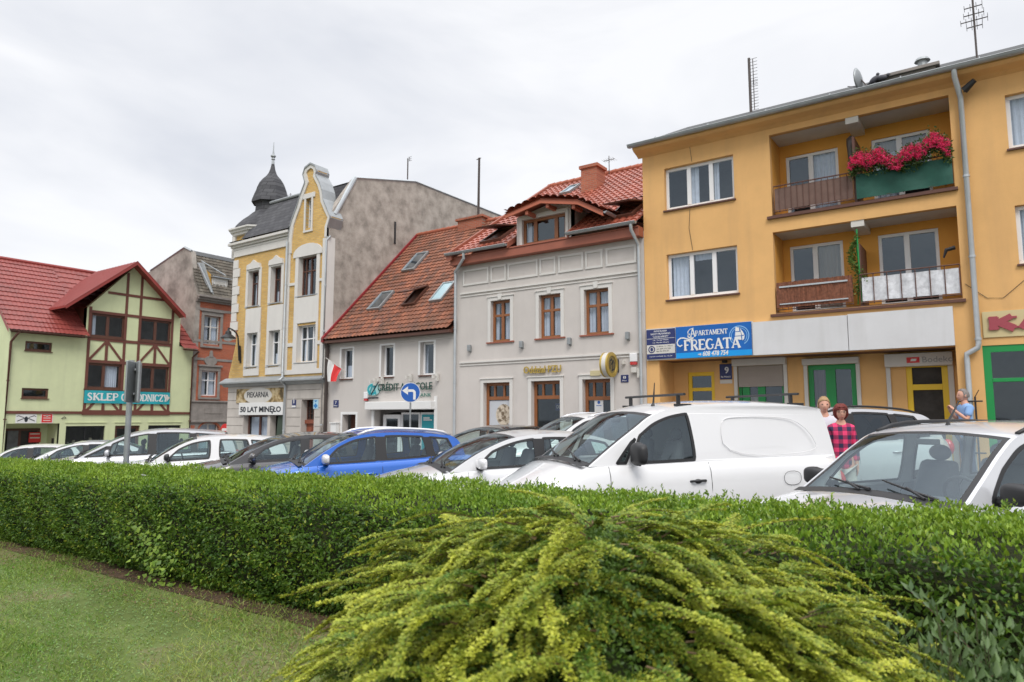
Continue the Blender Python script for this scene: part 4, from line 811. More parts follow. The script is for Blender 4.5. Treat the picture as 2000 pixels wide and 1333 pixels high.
def white(rects, name='plaster_trim', d=dR_, p=.05, mat=m_trimw):
    s = MB(F.P)
    for (a, b, c_, e_) in rects: s.box(a, b, d + .001, d + p, c_, e_)
    return s.build(name, mat, th, bevel=.01)
u0, u1 = RW[0][0], RW[0][1]
white([(cM, cM + .15, zb1 + .5, go[1][1]), (cR - .3, cR + .013, zb1 + .5, go[-1][1] - .02)], 'pilaster')
s = MB(F.P); s.box(cR, cR + .02, -.2, dR_ + .049, zb1 + .1, go[-1][1]); s.build('plaster_trim', m_trimw, th)
white([(u0 - .2, u0, RW[1][3] + .1, RW[0][3] + .1), (u1, u1 + .2, RW[1][3] + .1, RW[0][3] + .1), (u0, u1, RW[1][3] + .1, RW[0][2] - .08)], 'spandrel')
white([(u0 - .2, RW[1][0], RW[1][2] - .3, RW[1][3] + .1), (RW[1][1], u1 + .2, RW[1][2] - .3, RW[1][3] + .1), (RW[1][0], RW[1][1], RW[1][2] - .3, RW[1][2] - .06)], 'window_surround')
s = MB(F.P); um = (u0 + u1) / 2; W_ = (u1 - u0) / 2 + .34; n = 12; zz = RW[0][3]
ar = [(um + W_ * math.cos(t), zz + .12 + .42 * math.sin(t)) for t in np.linspace(0, math.pi, n)]
s.poly([(um + W_, zz + .0)] + ar + [(um - W_, zz + .0)], d=dR_ + .07, thick=.07); s.build('arch_head', m_trimw, th)
q = RW[2]; white([(q[0] - .1, q[0], q[2] - .1, q[3]), (q[1], q[1] + .1, q[2] - .1, q[3]), (q[0] - .22, q[1] + .22, q[3], q[3] + .22), (q[0] - .12, q[1] + .12, q[2] - .18, q[2] - .1)], 'window_surround')
white([(cM, cR, zb1 + .3, zb1 + .5)], 'band_course')
white([(cM + .15, u0 - .2, RW[0][2] + .5, RW[0][2] + .62), (u1 + .2, cR - .3, RW[0][2] + .5, RW[0][2] + .62), (cM + .15, u0 - .2, RW[1][2] + .7, RW[1][2] + .86), (u1 + .2, cR - .3, RW[1][2] + .7, RW[1][2] + .86)], 'plaster_trim')
# left section trim
qs = []
for k in range(16):
    z = zb1 + 2.1 + k * .42
    if z < zcor - .5: wd = .52 if k % 2 else .38; qs.append((c0_ - (.05 if z < 6 else 0), c0_ + wd, z, z + .4))
white(qs, 'quoins', d=0, p=.06)
white([(cM - .28, cM, zb1 + .3, zcor - .32)], 'pilaster', d=0, p=.07)
for (qt, qb) in ((LW[0], LW[2]), (LW[1], LW[3])):
    e_ = .17; white([(qt[0] - e_, qt[0], qt[2] - .08, qt[3] + .1), (qt[1], qt[1] + e_, qt[2] - .08, qt[3] + .1), (qt[0], qt[1], qt[3], qt[3] + .1), (qb[0] - e_, qb[1] + e_, qb[3] + .0, qt[2] - .12), (qb[0] - e_, qb[0], qb[2] - .1, qb[3]), (qb[1], qb[1] + e_, qb[2] - .1, qb[3]), (qb[0] - e_, qb[1] + e_, qb[2] - .42, qb[2] - .1)], 'window_surround', d=0)
    um = (qt[0] + qt[1]) / 2; s = MB(F.P); s.poly([(um - .52, qt[3] + .08), (um + .52, qt[3] + .08), (um + .48, qt[3] + .3), (um + .2, qt[3] + .36), (um, qt[3] + .5), (um - .2, qt[3] + .36), (um - .48, qt[3] + .3)], d=.1, thick=.1); s.build('window_crest', m_trimw, th)
white([(c0_, cM, zcor - .32, zcor - .0)], 'frieze', d=0, p=.06)
for i, q in enumerate([LW[0], LW[1], LW[2], LW[3]]):
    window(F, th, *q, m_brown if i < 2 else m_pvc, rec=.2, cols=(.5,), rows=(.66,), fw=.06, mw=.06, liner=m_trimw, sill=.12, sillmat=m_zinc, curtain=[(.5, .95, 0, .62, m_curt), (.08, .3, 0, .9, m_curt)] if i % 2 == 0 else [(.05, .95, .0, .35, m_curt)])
for i, q in enumerate(RW[:2]):
    window(F, th, *q, m_brown if i == 0 else m_pvc, rec=.2, cols=(.33, .67) if i else (.22, .5), rows=(.64,), fw=.06, mw=.06, d0=dR_, liner=m_trimw, sill=.14, sillmat=m_zinc, curtain=[(.05, .3, 0, .6, m_curt), (.7, .95, 0, .6, m_curt)])
window(F, th, *RW[2], m_pvc, rec=.15, cols=(), rows=(.33, .66), fw=.04, mw=.03, d0=dR_)
# cornice of left section
s = MB(F.P)
for (p, z, h) in ((.08, zcor, .12), (.16, zcor + .12, .10), (.27, zcor + .22, .13)): s.box(c0_ - p * .8, cM - .0, .001, p, z, z + h)
s.build('cornice', m_trimw, th, bevel=.02)
# roofs
zm0, zm1 = zcor + .4, zcor + 2.75
mL = atY(531, 380, 20.75).x + .7; r_ = MB(F.P); r_.quad((mL, .3, zm0), (cM + .1, .3, zm0), (cM + .1, -1.25, 12.0), (mL, -1.25, 12.0)); r_.quad((cM, -.36, zm0), (cR, -.36, zm0), (cR, -1.3, 12.0), (cM, -1.3, 12.0)); r_.quad((mL, -1.25, 12.0), (cR, -1.25, 12.0), (cR, -5, 12.93), (mL, -5, 12.93)); r_.quad((mL, -5, 12.93), (cR, -5, 12.93), (cR, -12, 12.95), (mL, -12, 12.95)); r_.quad((mL, .3, zm0), (mL, -1.25, 12), (mL, -12, 12.9), (mL, -12, zm0)); r_.quad((c0_ - .1, .3, zm0 - .02), (mL, .3, zm0 - .02), (mL, -12, zm0 + .4), (c0_ - .1, -12, zm0 + .4)); r_.build('mansard_roof', m_slate, th)
s = MB(F.P); s.tube([(mL, -1.2, 12.03), (cM + .3, -1.2, 12.03)], .08, 8); s.build('roof_edge', m_zinc, th)
fw_ = MB(lambda a, b, c: (cR + .012 + b, a, c))   # (Y, offset, Z)
fw_.poly([(19.4, -1.5), (31, -1.5), (31, 12.95), (24, 12.97), (20.22, 12.06), (19.3, 10.75), (18.93, 10.2), (18.93, -1.5)], d=0, thick=.3); fw_.build('fire_wall', m_fire, th)
fw_ = MB(F.P); fw_.box(cR - .4, cR + .004, -.5, .135, 7.9, 10.2); fw_.build('wall_return', m_fire, th)
fw_ = MB(lambda a, b, c: (cR + .014 + b, a, c)); q_ = atX(771, 440, cR); fw_.box(q_.y - .05, q_.y + .05, 0, .03, q_.z - .9, q_.z + .15); fw_.build('wall_slot', m_black, th)
s = MB(); 
for (a, b_) in (((19.15, 10.2), (20.22, 12.1)),): s.tube([(cR, a[0], a[1]), (cR, b_[0], b_[1])], .10, 8)
s.tube([(cR, 20.22, 12.1), (cR, 24, 13.0), (cR, 31, 13.0)], .07, 4); s.build('wall_coping', m_zincp, th)
pipe('downpipe', [F.P(cM + .02, .27, zcor - .2), F.P(cM + .02, .27, zb1 + .2), F.P(cM + .0, .4, zb1 + .1), F.P(cM - .02, .08, zb1 - .15), F.P(cM - .02, .08, gz(-26))], .05, m_zincp, th); pipe('downpipe', [F.P(cR + .08, .1, 9.2), F.P(cR - .02, .22, 9.0), F.P(cR - .02, .22, gz(-23))], .05, m_zincp, th)
# turret
tY = 20.75; cx_ = atY(531, 380, tY).x; zf = lambda y: atY(531, y, tY).z
pxm = lambda y: (atY(541, y, tY).x - atY(531, y, tY).x) * .93 / 10
prof_b = [(1.9, zcor - .2), (1.9, zf(463))]
s = MB(); s.lathe((cx_, tY, 0), [(1.62, zcor - .3), (1.62, zf(470))], 8, R(22.5)); s.build('turret_drum', m_ybrick, th)
s = MB(); z0 = zf(472); s.lathe((cx_, tY, 0), [(1.68, z0 - .0), (1.76, z0 + .03), (1.78, z0 + .12), (1.86, z0 + .16), (1.88, z0 + .22), (1.96, z0 + .28), (1.96, z0 + .35)], 8, R(22.5))
for k in range(8):
    q = R(22.5 + 45 * k); s.tube([(cx_ + 1.64 * math.cos(q), tY + 1.64 * math.sin(q), zcor - .3), (cx_ + 1.64 * math.cos(q), tY + 1.64 * math.sin(q), z0)], .14, 6)
s.build('turret_cornice', m_trimw, th)
k = ray(531, 400).dot(Vector((-math.sin(CY), math.cos(CY), 0))) and (-cx_ * math.sin(CY) + tY * math.cos(CY)) / 1373
prof = [(71, 463), (70, 458), (66, 450), (60, 443), (52, 435), (43, 428), (36, 421), (32, 418), (31, 416), (30, 402), (33, 401), (39, 400), (38, 395), (34, 384), (31, 377), (29, 370), (25, 361), (19, 353), (12, 346), (8, 340), (5, 332), (3, 322), (2.3, 314), (4, 313), (3, 311.5), (2.6, 310), (5.2, 307.5), (5, 305.5), (2, 303), (1.2, 297), (.5, 280)]
s = MB(); s.lathe((cx_, tY, 0), [(r * k, zf(y)) for r, y in prof[:9]], 8, R(22.5)); s.build('turret_skirt', m_slate, th)
s = MB(); s.lathe((cx_, tY, 0), [(r * k, zf(y)) for r, y in prof[8:22]], 8, R(22.5)); s.build('onion_dome', m_slate, th)
s = MB(); s.lathe((cx_, tY, 0), [(r * k, zf(y)) for r, y in prof[21:]], 12); s.build('finial', m_zinc, th, smooth=True, auto=30)
# ground floor openings
window(F, th, *shp, m_brown, rec=.25, cols=(.5,), fw=.08, mw=.1, name='shop_window', curtain=[(.02, .98, .25, 1, m_curt)])
s = MB(F.P); s.box(ent[0], ent[1], -1.1, -1.05, ent[2], ent[3]); s.build('entrance_recess', m_room_shade, th)  # near-black back sheet paints the shade inside the entrance
s = MB(F.P); s.poly([(ent[1] - .5, ent[3] - .05), (ent[1] - .05, ent[3] - .0), (ent[1] - .1, ent[3] - 1.2), (ent[1] - .62, ent[3] - 1.15)], d=-.05, thick=.03); s.build('awning_flap', M('dark_green_cloth', (.05, .07, .05), .8), th)
s = MB(F.P); dz = dor[2] + 2.05; s.box(dor[0], dor[1], -.36, -.3, dor[2], dz); s.box(dor[0] - .05, dor[1] + .0, -.3, -.2, dz - .06, dz + .1)
for (fa, fb) in ((.1, .46), (.54, .9)):
    for (z0_, z1_) in ((.1, .8), (.95, 1.85)): s.box(dor[0] + (dor[1] - dor[0]) * fa, dor[0] + (dor[1] - dor[0]) * fb, -.3, -.27, dor[2] + z0_, dor[2] + z1_)
s.build('door', M('carved_red_door', (.25, .075, .04), .5, var=.2, vs=5), th, bevel=.01)
window(F, th, dor[0], dor[1], dz + .1, dor[3], m_brown, rec=.3, cols=(.25, .5, .75), rows=(.3, .6), fw=.04, mw=.02, name='fanlight')

# ================================================================== green half-timbered house
gr = empty('timber_framed_house', (-41, 18, gz(-40)), 'pale green house with brown timber framing and a red roof on the far left', 'building')
def g(x, y, d=0): return G.px(x, y, d)
z_band = 1.95; gl0, gl1 = 13.78, 23.3; gA, gB = g(168, 640)[0], g(352, 640)[0]
UW = [G.rect(178, 611, 243, 665), G.rect(274, 621, 333, 671)]; LWg = [G.rect(168, 709, 236, 762), G.rect(268, 713, 328, 765)]
for l in (UW, LWg):
    a, b_ = (l[0][2] + l[1][2]) / 2, (l[0][3] + l[1][3]) / 2; l[0] = (*l[0][:2], a, b_); l[1] = (*l[1][:2], a, b_)
SWs = [G.rect(50, 666, 101, 688), G.rect(43, 758, 94, 779)]
zsh = -.3; SHg = [G.rect(129, 833, 203, 880), G.rect(225, 832, 271, 880), G.rect(290, 828, 352, 860)]
gzf = gz(-40) + .1
sh_t = SHg[0][3]; SHg = [(q[0], q[1], gzf + (.45 if i != 1 else .02), 1.25) for i, q in enumerate(SHg)]
Eg = G.rect(12, 829, 112, 890); Eg = (Eg[0], Eg[1], gzf, g(12, 828)[1])
apx = g(269, 512); zapx = apx[1]
wl = MB(G.P); wl.poly([(gl0, -1.6), (gl1, -1.6), (gl1, 5.9), (gB, 5.9), (gB, 7.75), (apx[0], zapx - .15), (gA, 7.55), (gA, 5.9), (gl0, 5.9)], [R4(*q) for q in UW + LWg + SWs + SHg + [Eg]], 0, .35, hole_depth=.2)
wl.quad((gl0, -.35, -1.6), (gl0, -9, -1.6), (gl0, -9, 5.9), (gl0, -.35, 5.9)); rzg = atX(100, 521, -44.9).z
wl.add([(gl0, 0, 5.9), (gl0, -9.8, 5.9), (gl0, -4.9, rzg - .1)], [(0, 1, 2)]); wl.build('wall', m_green, gr)
wl = MB(G.P); wl.quad((gA, 0, 5.9), (gA, -3, 5.9), (gA, -3, 7.7), (gA, 0, 7.6)); wl.quad((gB, 0, 5.9), (gB, -3, 5.9), (gB, -3, 7.7), (gB, 0, 7.7)); wl.build('gable_cheek', m_brown, gr)
# timber framing
def beam(s, p, q, wd=.14, d=.03):
    a, b_ = Vector(p), Vector(q); t = (b_ - a).normalized(); n = Vector((-t.y, t.x)) * wd / 2
    c = [a - n, b_ - n, b_ + n, a + n]; s.add([(v.x, d, v.y) for v in c] + [(v.x, .001, v.y) for v in c], [(0, 1, 2, 3), (0, 1, 5, 4), (1, 2, 6, 5), (2, 3, 7, 6), (3, 0, 4, 7)])
s = MB(G.P); uL, uR = g(172, 700)[0], g(333, 640)[0]; uR = (g(338, 600)[0] + g(328, 800)[0]) / 2; uL = (g(179, 580)[0] + g(164, 800)[0]) / 2
m1 = (g(252, 530)[0] + g(237, 760)[0]) / 2; m2 = (g(279, 534)[0] + g(269, 700)[0]) / 2
zt_at = lambda u: np.interp(u, [gA, apx[0], gB], [7.5, zapx - .2, 7.7])
zH1, zH2, zH3, zH4 = g(193, 569)[1], UW[0][3] + .06, UW[0][2] - .1, LWg[0][3] + .08
beam(s, (uL, z_band), (uL, zt_at(uL) - .05)); beam(s, (uR, z_band), (uR, zt_at(uR) - .05)); beam(s, (m1, z_band), (m1, zt_at(m1))); beam(s, (m2, z_band), (m2, zt_at(m2)))
ul = np.interp(zH1, [7.5, zapx], [gA, apx[0]]); ur = np.interp(zH1, [7.7, zapx], [gB, apx[0]])
beam(s, (ul + .15, zH1), (ur - .15, zH1), d=.033)
for z in (zH2, zH3, zH4): beam(s, (uL, z), (uR, z), .16 if z != zH2 else .15, .036)
zlow = LWg[0][2] - .1; beam(s, (uL, zlow), (uR, zlow), .16, .036)
for (ua, ub) in ((uL, m1), (m2, uR)):
    um = (ua + ub) / 2
    beam(s, (um, zH3), (um, zH4), d=.038); beam(s, (um, zH3 - .05), (ua + .05, zH4 + .05), .12, .034); beam(s, (um, zH3 - .05), (ub - .05, zH4 + .05), .12, .034)
    beam(s, (um, zlow), (um, z_band), d=.038); beam(s, (um - .1, zlow - .2), (ua + .05, z_band + .05), .12, .034); beam(s, (um + .1, zlow - .2), (ub - .05, z_band + .05), .12, .034)
s.box(uL - .1, uR + .1, .001, .06, z_band - .12, z_band + .14); s.box(gl0, uL - .1, .001, .05, z_band - .07, z_band + .07); s.box(uR + .1, gl1, .001, .05, z_band - .07, z_band + .07)
s.build('timber_framing', M('brown_timber', (.15, .05, .035), .6, var=.15), gr)
for i, q in enumerate(UW + LWg):
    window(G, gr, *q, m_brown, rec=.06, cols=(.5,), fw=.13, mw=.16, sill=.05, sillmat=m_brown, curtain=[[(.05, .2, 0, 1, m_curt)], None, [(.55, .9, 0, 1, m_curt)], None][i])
for q in SWs: window(G, gr, *q, m_brown, rec=.06, cols=(), fw=.1, sill=.03, sillmat=m_brown)
for i, q in enumerate(SHg): window(G, gr, *q, (m_black, m_brown, m_black)[i], rec=.12, cols=(.5,) if i != 1 else (), rows=(.55,) if i != 1 else (.75,), fw=.06 if i != 1 else .16, mw=.04, name='shop_window' if i != 1 else 'door', glass=m_glassd, room=1.5)
s = MB(G.P); random.seed(3)
for k in range(14): u = SHg[0][0] + .15 + k * .14; h = random.uniform(.2, .7); zz = SHg[0][2] + random.choice((.05, .85)); s.box(u, u + .11, -.6, -.5, zz, zz + h * .8)
s.build('shop_goods', colmix('shop_goods', (.05, .06, .05), (.55, .5, .4), 3, thr=(.4, .6), bump=0), gr)
s = MB(G.P); q = SHg[0]; s.box(q[0] + 1.15, q[0] + 1.45, -.19, -.185, q[2] + .5, q[2] + .75); s.build('price_card', m_yellow, gr)
s = MB(G.P); s.quad((Eg[0], -1.4, Eg[2]), (Eg[1], -1.4, Eg[2]), (Eg[1], -1.4, Eg[3]), (Eg[0], -1.4, Eg[3])); s.quad((Eg[1], 0, Eg[2]), (Eg[1], -1.4, Eg[2]), (Eg[1], -1.4, Eg[3]), (Eg[1], 0, Eg[3])); s.quad((Eg[0], 0, Eg[2]), (Eg[0], -1.4, Eg[2]), (Eg[0], -1.4, Eg[3]), (Eg[0], 0, Eg[3])); s.quad((Eg[0], 0, Eg[3]), (Eg[1], 0, Eg[3]), (Eg[1], -1.4, Eg[3]), (Eg[0], -1.4, Eg[3])); s.build('entrance_recess', m_green, gr)
window(G, gr, Eg[0] + .1, Eg[1] - .35, Eg[2], Eg[3] - .25, m_brown, rec=-.03, cols=(.36, .42, .5), fw=.12, mw=.2, name='door', d0=-1.39, room=.0, glass=m_room_shade)
for z in (0,):
    q = SHg[0]
for q in SHg: s = MB(G.P); s.box(q[0] - .05, q[1] + .05, .001, .04, q[3] + .16, q[3] + .2); s.build('render_ledge', m_green, gr)
# roofs
ez = 5.98; ridz = rzg
tile_roof('roof', G.P(gl0 - .25, .45, ez), G.P(gA + .02, .45, ez), G.P(gA + .02, -4.9, ridz), G.P(gl0 - .25, -4.9, ridz), 18, 16, m_tile_green, gr, wave=.015, step=.04, sub=5)
tile_roof('roof', G.P(gB + .0, .45, 5.75), G.P(gl1 + .1, .45, 5.75), G.P(gl1 + .1, -4.9, ridz), G.P(gB + .0, -4.9, ridz), 5, 16, m_tile_green, gr, wave=.015, step=.04, sub=5)
tile_roof('roof', G.P(gA, -1.2, 7.0), G.P(gB + .05, -1.2, 7.0), G.P(gB + .05, -4.9, ridz), G.P(gA, -4.9, ridz), 18, 10, m_tile_green, gr, wave=.015, step=.04, sub=5)
s = MB(G.P); s.quad((gl0 - .25, -4.9, ridz), (gl1, -4.9, ridz), (gl1, -10, 6), (gl0 - .25, -10, 6)); s.tube([(gl0 - .25, -4.9, ridz + .03), (gl1, -4.9, ridz + .03)], .11, 8)
s.add([(gl0 - .27, .47, ez - .16), (gl0 - .27, .47, ez + .06), (gl0 - .27, -4.9, ridz + .08), (gl0 - .27, -4.9, ridz - .16)], [(0, 1, 2, 3)]); s.build('roof_trim', m_redmetal, gr)
eL, eR = G.px(129, 596, .7), G.px(363, 616, .7); aP = G.px(269, 511, .7)
for (e_) in (eL, eR):
    A = [G.P(e_[0], .7, e_[1]), G.P(aP[0], .7, aP[1]), G.P(aP[0], -4.2, aP[1]), G.P(e_[0], -4.2, e_[1])]
    s = MB(); s.quad(*A); off = .1; s.quad(*[(a[0], a[1], a[2] - off) for a in A]); s.quad(A[0], A[1], (A[1][0], A[1][1], A[1][2] - .2), (A[0][0], A[0][1], A[0][2] - .2)); s.quad(A[0], A[3], (A[3][0], A[3][1], A[3][2] - .12), (A[0][0], A[0][1], A[0][2] - .12))
    n = 14
    for k in range(n): # standing seams
        t = k / n; p0 = Vector(A[0]).lerp(Vector(A[3]), t); p1 = Vector(A[1]).lerp(Vector(A[2]), t); s.tube([p0 + Vector((0, 0, .015)), p1 + Vector((0, 0, .015))], .016, 4)
    s.build('gable_roof', m_redmetal, gr)
for (ua, ub, z) in ((gl0 - .2, gA, ez - .03), (gB, gl1, 5.72)): gutter('gutter', G.P(ua, .5, z), G.P(ub, .5, z), .07, m_brown, gr)
pipe('downpipe', [G.P(gl0 + .2, .5, 5.9), G.P(gl0 + .1, .45, 5.75), G.P(gl0 + .0, .1, 5.4), G.P(gl0 + .0, .1, gzf)], .06, m_brown, gr); pipe('downpipe', [G.P(gl1 + .1, .5, 5.65), G.P(gl1 - .05, .1, 5.3), G.P(gl1 - .05, .1, gzf)], .06, m_brown, gr)
u, z = g(120, 818); s = MB(G.P); s.tube([(u, .02, z), (u + .12, .05, z + .1), (u + .2, .05, z)], .02, 6); s.build('wall_bracket', m_black, gr)

# ================================================================== red brick house with mansard
br = empty('red_brick_house', (-41, 26, gz(-40)), 'narrow red brick house with grey mansard and broken dormer, between green and tall yellow houses', 'building')
k0, k1 = 23.32, 30.5; zc = 9.02
BW = [G.rect(399, 616, 428, 675), G.rect(394, 724, 423, 774)]; BA = (g(388, 850)[0], g(428, 850)[0], gzf, g(405, 826)[1])
BW2 = [(q[0] + 3.0, q[1] + 3.0, q[2], q[3]) for q in BW]
w_ = MB(G.P); um = (BA[0] + BA[1]) / 2; hw = (BA[1] - BA[0]) / 2; arcp = [(um + hw * math.cos(t), BA[3] - .45 + .45 * math.sin(t)) for t in np.linspace(0, math.pi, 11)]
hol = [(BA[0], BA[2]), (BA[1], BA[2])] + arcp
w_.poly(R4(k0, k1, -1.6, zc), [R4(*q) for q in BW + BW2] + [hol], 0, .35, hole_depth=.2); w_.build('wall', m_rbrick, br)
zg = g(400, 778)[1] - .25
s = MB(G.P); s.poly(R4(k0, k1, zg - 1.1, zg), [], .03, .029); s.box(k0 + .9, k0 + 2.1, .03, .05, zg - .7, zg - .3)
s.box(k0, k1, .001, .12, zg - 1.22, zg - 1.1); s.box(k0, k1, .001, .1, zg, zg + .1)
for (q) in BW + BW2:
    e_ = .17; s.box(q[0] - e_, q[0], .001, .05, q[2] - .1, q[3]); s.box(q[1], q[1] + e_, .001, .05, q[2] - .1, q[3]); s.box(q[0] - e_, q[1] + e_, .001, .06, q[3], q[3] + .25); s.box(q[0] - e_ - .08, q[1] + e_ + .08, .001, .14, q[3] + .25, q[3] + .36); s.box(q[0] - e_, q[1] + e_, .001, .1, q[2] - .22, q[2] - .1)
for z in (g(380, 601)[1], g(380, 664)[1], g(380, 700)[1]): s.box(k0, k1, .0008, .03, z - .1, z + .06)
um_ = (BW[1][0] + BW[1][1]) / 2; s.lathe((0, 0, 0), [(0.01, 0), (.01, 0)], 3) if False else None
s.poly([(um_ + .42 * math.cos(t), BW[1][3] + .62 + .3 * math.sin(t)) for t in np.linspace(0, 6.283, 17)[:-1]], d=.09, thick=.08); s.poly([(um_ - .12, BW[1][3] + .85), (um_ + .12, BW[1][3] + .85), (um_ + .06, BW[1][3] + 1.25), (um_ - .06, BW[1][3] + 1.25)], d=.12, thick=.11)
s.build('sandstone_trim', m_sand, br, bevel=.01)
s = MB(G.P); s.poly([(k0, -1.6), (k1, -1.6), (k1, zg - 1.22), (k0, zg - 1.22)], [[(BA[0] - .12, BA[2] - .5), (BA[1] + .12, BA[2] - .5)] + [(um + (hw + .12) * math.cos(t), BA[3] - .45 + .57 * math.sin(t)) for t in np.linspace(0, math.pi, 11)]], .02, .019); s.build('ground_floor_render', m_sand, br)
s = MB(G.P); s.box(k0 + .05, BA[0] - .3, .021, .03, BA[3] - .7, BA[3] - .15); s.box(BA[1] + .3, BA[1] + .9, .021, .03, BA[3] - .7, BA[3] - .15); s.build('brick_patch', m_rbrick, br)
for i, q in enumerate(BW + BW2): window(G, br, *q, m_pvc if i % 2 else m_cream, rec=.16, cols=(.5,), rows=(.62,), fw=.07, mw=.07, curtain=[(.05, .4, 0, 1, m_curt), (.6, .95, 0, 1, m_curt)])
window(G, br, BA[0] + .05, BA[1] - .05, BA[2], BA[3] - .05, m_cream, rec=.16, cols=(.5,), fw=.08, mw=.08, curtain=[(.05, .95, 0, 1, m_curt)])
s = MB(G.P)
for (p, z, h) in ((.15, zc - .25, .12), (.3, zc - .13, .14), (.45, zc + .01, .12)): s.box(k0 - .0, k1, .001, p, z, z + h)
s.build('cornice', m_sand, br)
ztm = G.px(378, 497, -.9)[1]
tile_roof('mansard_roof', G.P(k0, .3, zc + .13), G.P(k1, .3, zc + .13), G.P(k1, -1.0, ztm), G.P(k0, -1.0, ztm), 30, 13, tilemat('dark_mansard_tiles', [(.13, .115, .09), (.09, .08, .065), (.17, .15, .12), (.11, .09, .07)], .8, dirtamt=.5), br, wave=.01, step=.035)
gp = [atY(x, y, k0 - .02) for x, y in ((364, 484), (294, 530))]
s = MB(); A_ = [(-40.95, ztm), (gp[0].x - .2, gp[0].z - .05), (gp[1].x, gp[1].z - .05), (-52, gp[1].z - 1)]
for i in range(3): s.quad((A_[i][0], k0, A_[i][1]), (A_[i][0], k1, A_[i][1]), (A_[i + 1][0], k1, A_[i + 1][1]), (A_[i + 1][0], k0, A_[i + 1][1]))
s.build('flat_roof', m_felt, br)
sw_ = MB(lambda a, b, c: (a, k0 + .0 - b, c))
gp = [atY(x, y, k0 - .02) for x, y in ((364, 484), (294, 530))]
sw_.poly([(-40.0, -1.6), (-39.98, zc - .2), (-39.75, zc + .0), (-40.3, zc + .9), (-40.75, ztm + .1), (gp[0].x - .2, gp[0].z), (gp[1].x, gp[1].z), (-52, gp[1].z - 1), (-52, -1.6)], d=.02, thick=.3); sw_.build('side_wall', m_old, br)
s = MB(); s.tube([(-40.75, k0, ztm + .14), (gp[0].x - .2, k0, gp[0].z + .04), (gp[1].x, k0, gp[1].z + .04)], .09, 4); s.build('wall_coping', m_zinc, br)
dq = G.rect(418, 546, 440, 575, -.1); s = MB(G.P); s.box(dq[0] - .12, dq[1] + .12, -1.0, -.08, dq[2] - .05, dq[3] + .12); s.build('dormer', m_cream, br)
s = MB(G.P); s.box(dq[0] - .2, dq[1] + .3, -1.1, .1, dq[3] + .13, dq[3] + .18); s.add([(dq[0] - 1.05, -.3, dq[3] + .9), (dq[0] - .8, .05, dq[3] + .9), (dq[0] - .2, .3, dq[2] - .2), (dq[0] - .35, .1, dq[2] - .2)], [(0, 1, 2, 3)]); s.tube([(dq[0] - 1.05, -.1, dq[3] + .8), (dq[0] - .35, .3, dq[2] - .1)], .06, 6); s.tube([(dq[0] - .9, -.1, dq[3] + 1.0), (dq[0] + .6, .2, dq[3] + .3)], .04, 6); s.build('loose_sheeting', m_zincp, br)
s = MB(G.P); s.quad((dq[0] - .85, -.25, dq[3] + .85), (dq[0] - .15, -.2, dq[3] + .3), (dq[0] - .2, .05, dq[2]), (dq[0] - .5, .0, dq[2] + .2)); s.build('exposed_boards', M('raw_boards', (.45, .26, .06), .8, var=.2), br)
window(G, br, dq[0], dq[1], dq[2], dq[3], m_white, rec=.0, cols=(), fw=.06, d0=-.075, name='dormer_window', room=0, glass=m_room_shade)
# ================================================================== cars
def smooth_poly(pts, it=2):
    for _ in range(it):
        out = []
        n = len(pts)
        for i in range(n):
            a, b_ = pts[i], pts[(i + 1) % n]
            out += [(a[0] * .75 + b_[0] * .25, a[1] * .75 + b_[1] * .25), (a[0] * .25 + b_[0] * .75, a[1] * .25 + b_[1] * .75)]
        pts = out
    return pts
def offset_poly(pts, d):
    n = len(pts); A = sum(pts[i][0] * pts[(i + 1) % n][1] - pts[(i + 1) % n][0] * pts[i][1] for i in range(n)); sg = 1 if A > 0 else -1; out = []
    for i in range(n):
        a, b_ = Vector(pts[i - 1]), Vector(pts[(i + 1) % n]); t = (b_ - a).normalized(); out.append((pts[i][0] + sg * t.y * d, pts[i][1] - sg * t.x * d))
    return out
def curve(pts, n):
    """smooth resample of a polyline (Catmull-Rom)"""
    P = [pts[0]] + list(pts) + [pts[-1]]; out = []
    for i in range(1, len(P) - 2):
        for k in range(n):
            t = k / n; p0, p1, p2, p3 = [np.array(P[i + j - 1], float) for j in range(4)]
            out.append(tuple(.5 * ((2 * p1) + (-p0 + p2) * t + (2 * p0 - 5 * p1 + 4 * p2 - p3) * t * t + (-p0 + 3 * p1 - 3 * p2 + p3) * t ** 3)))
    out.append(tuple(pts[-1])); return out
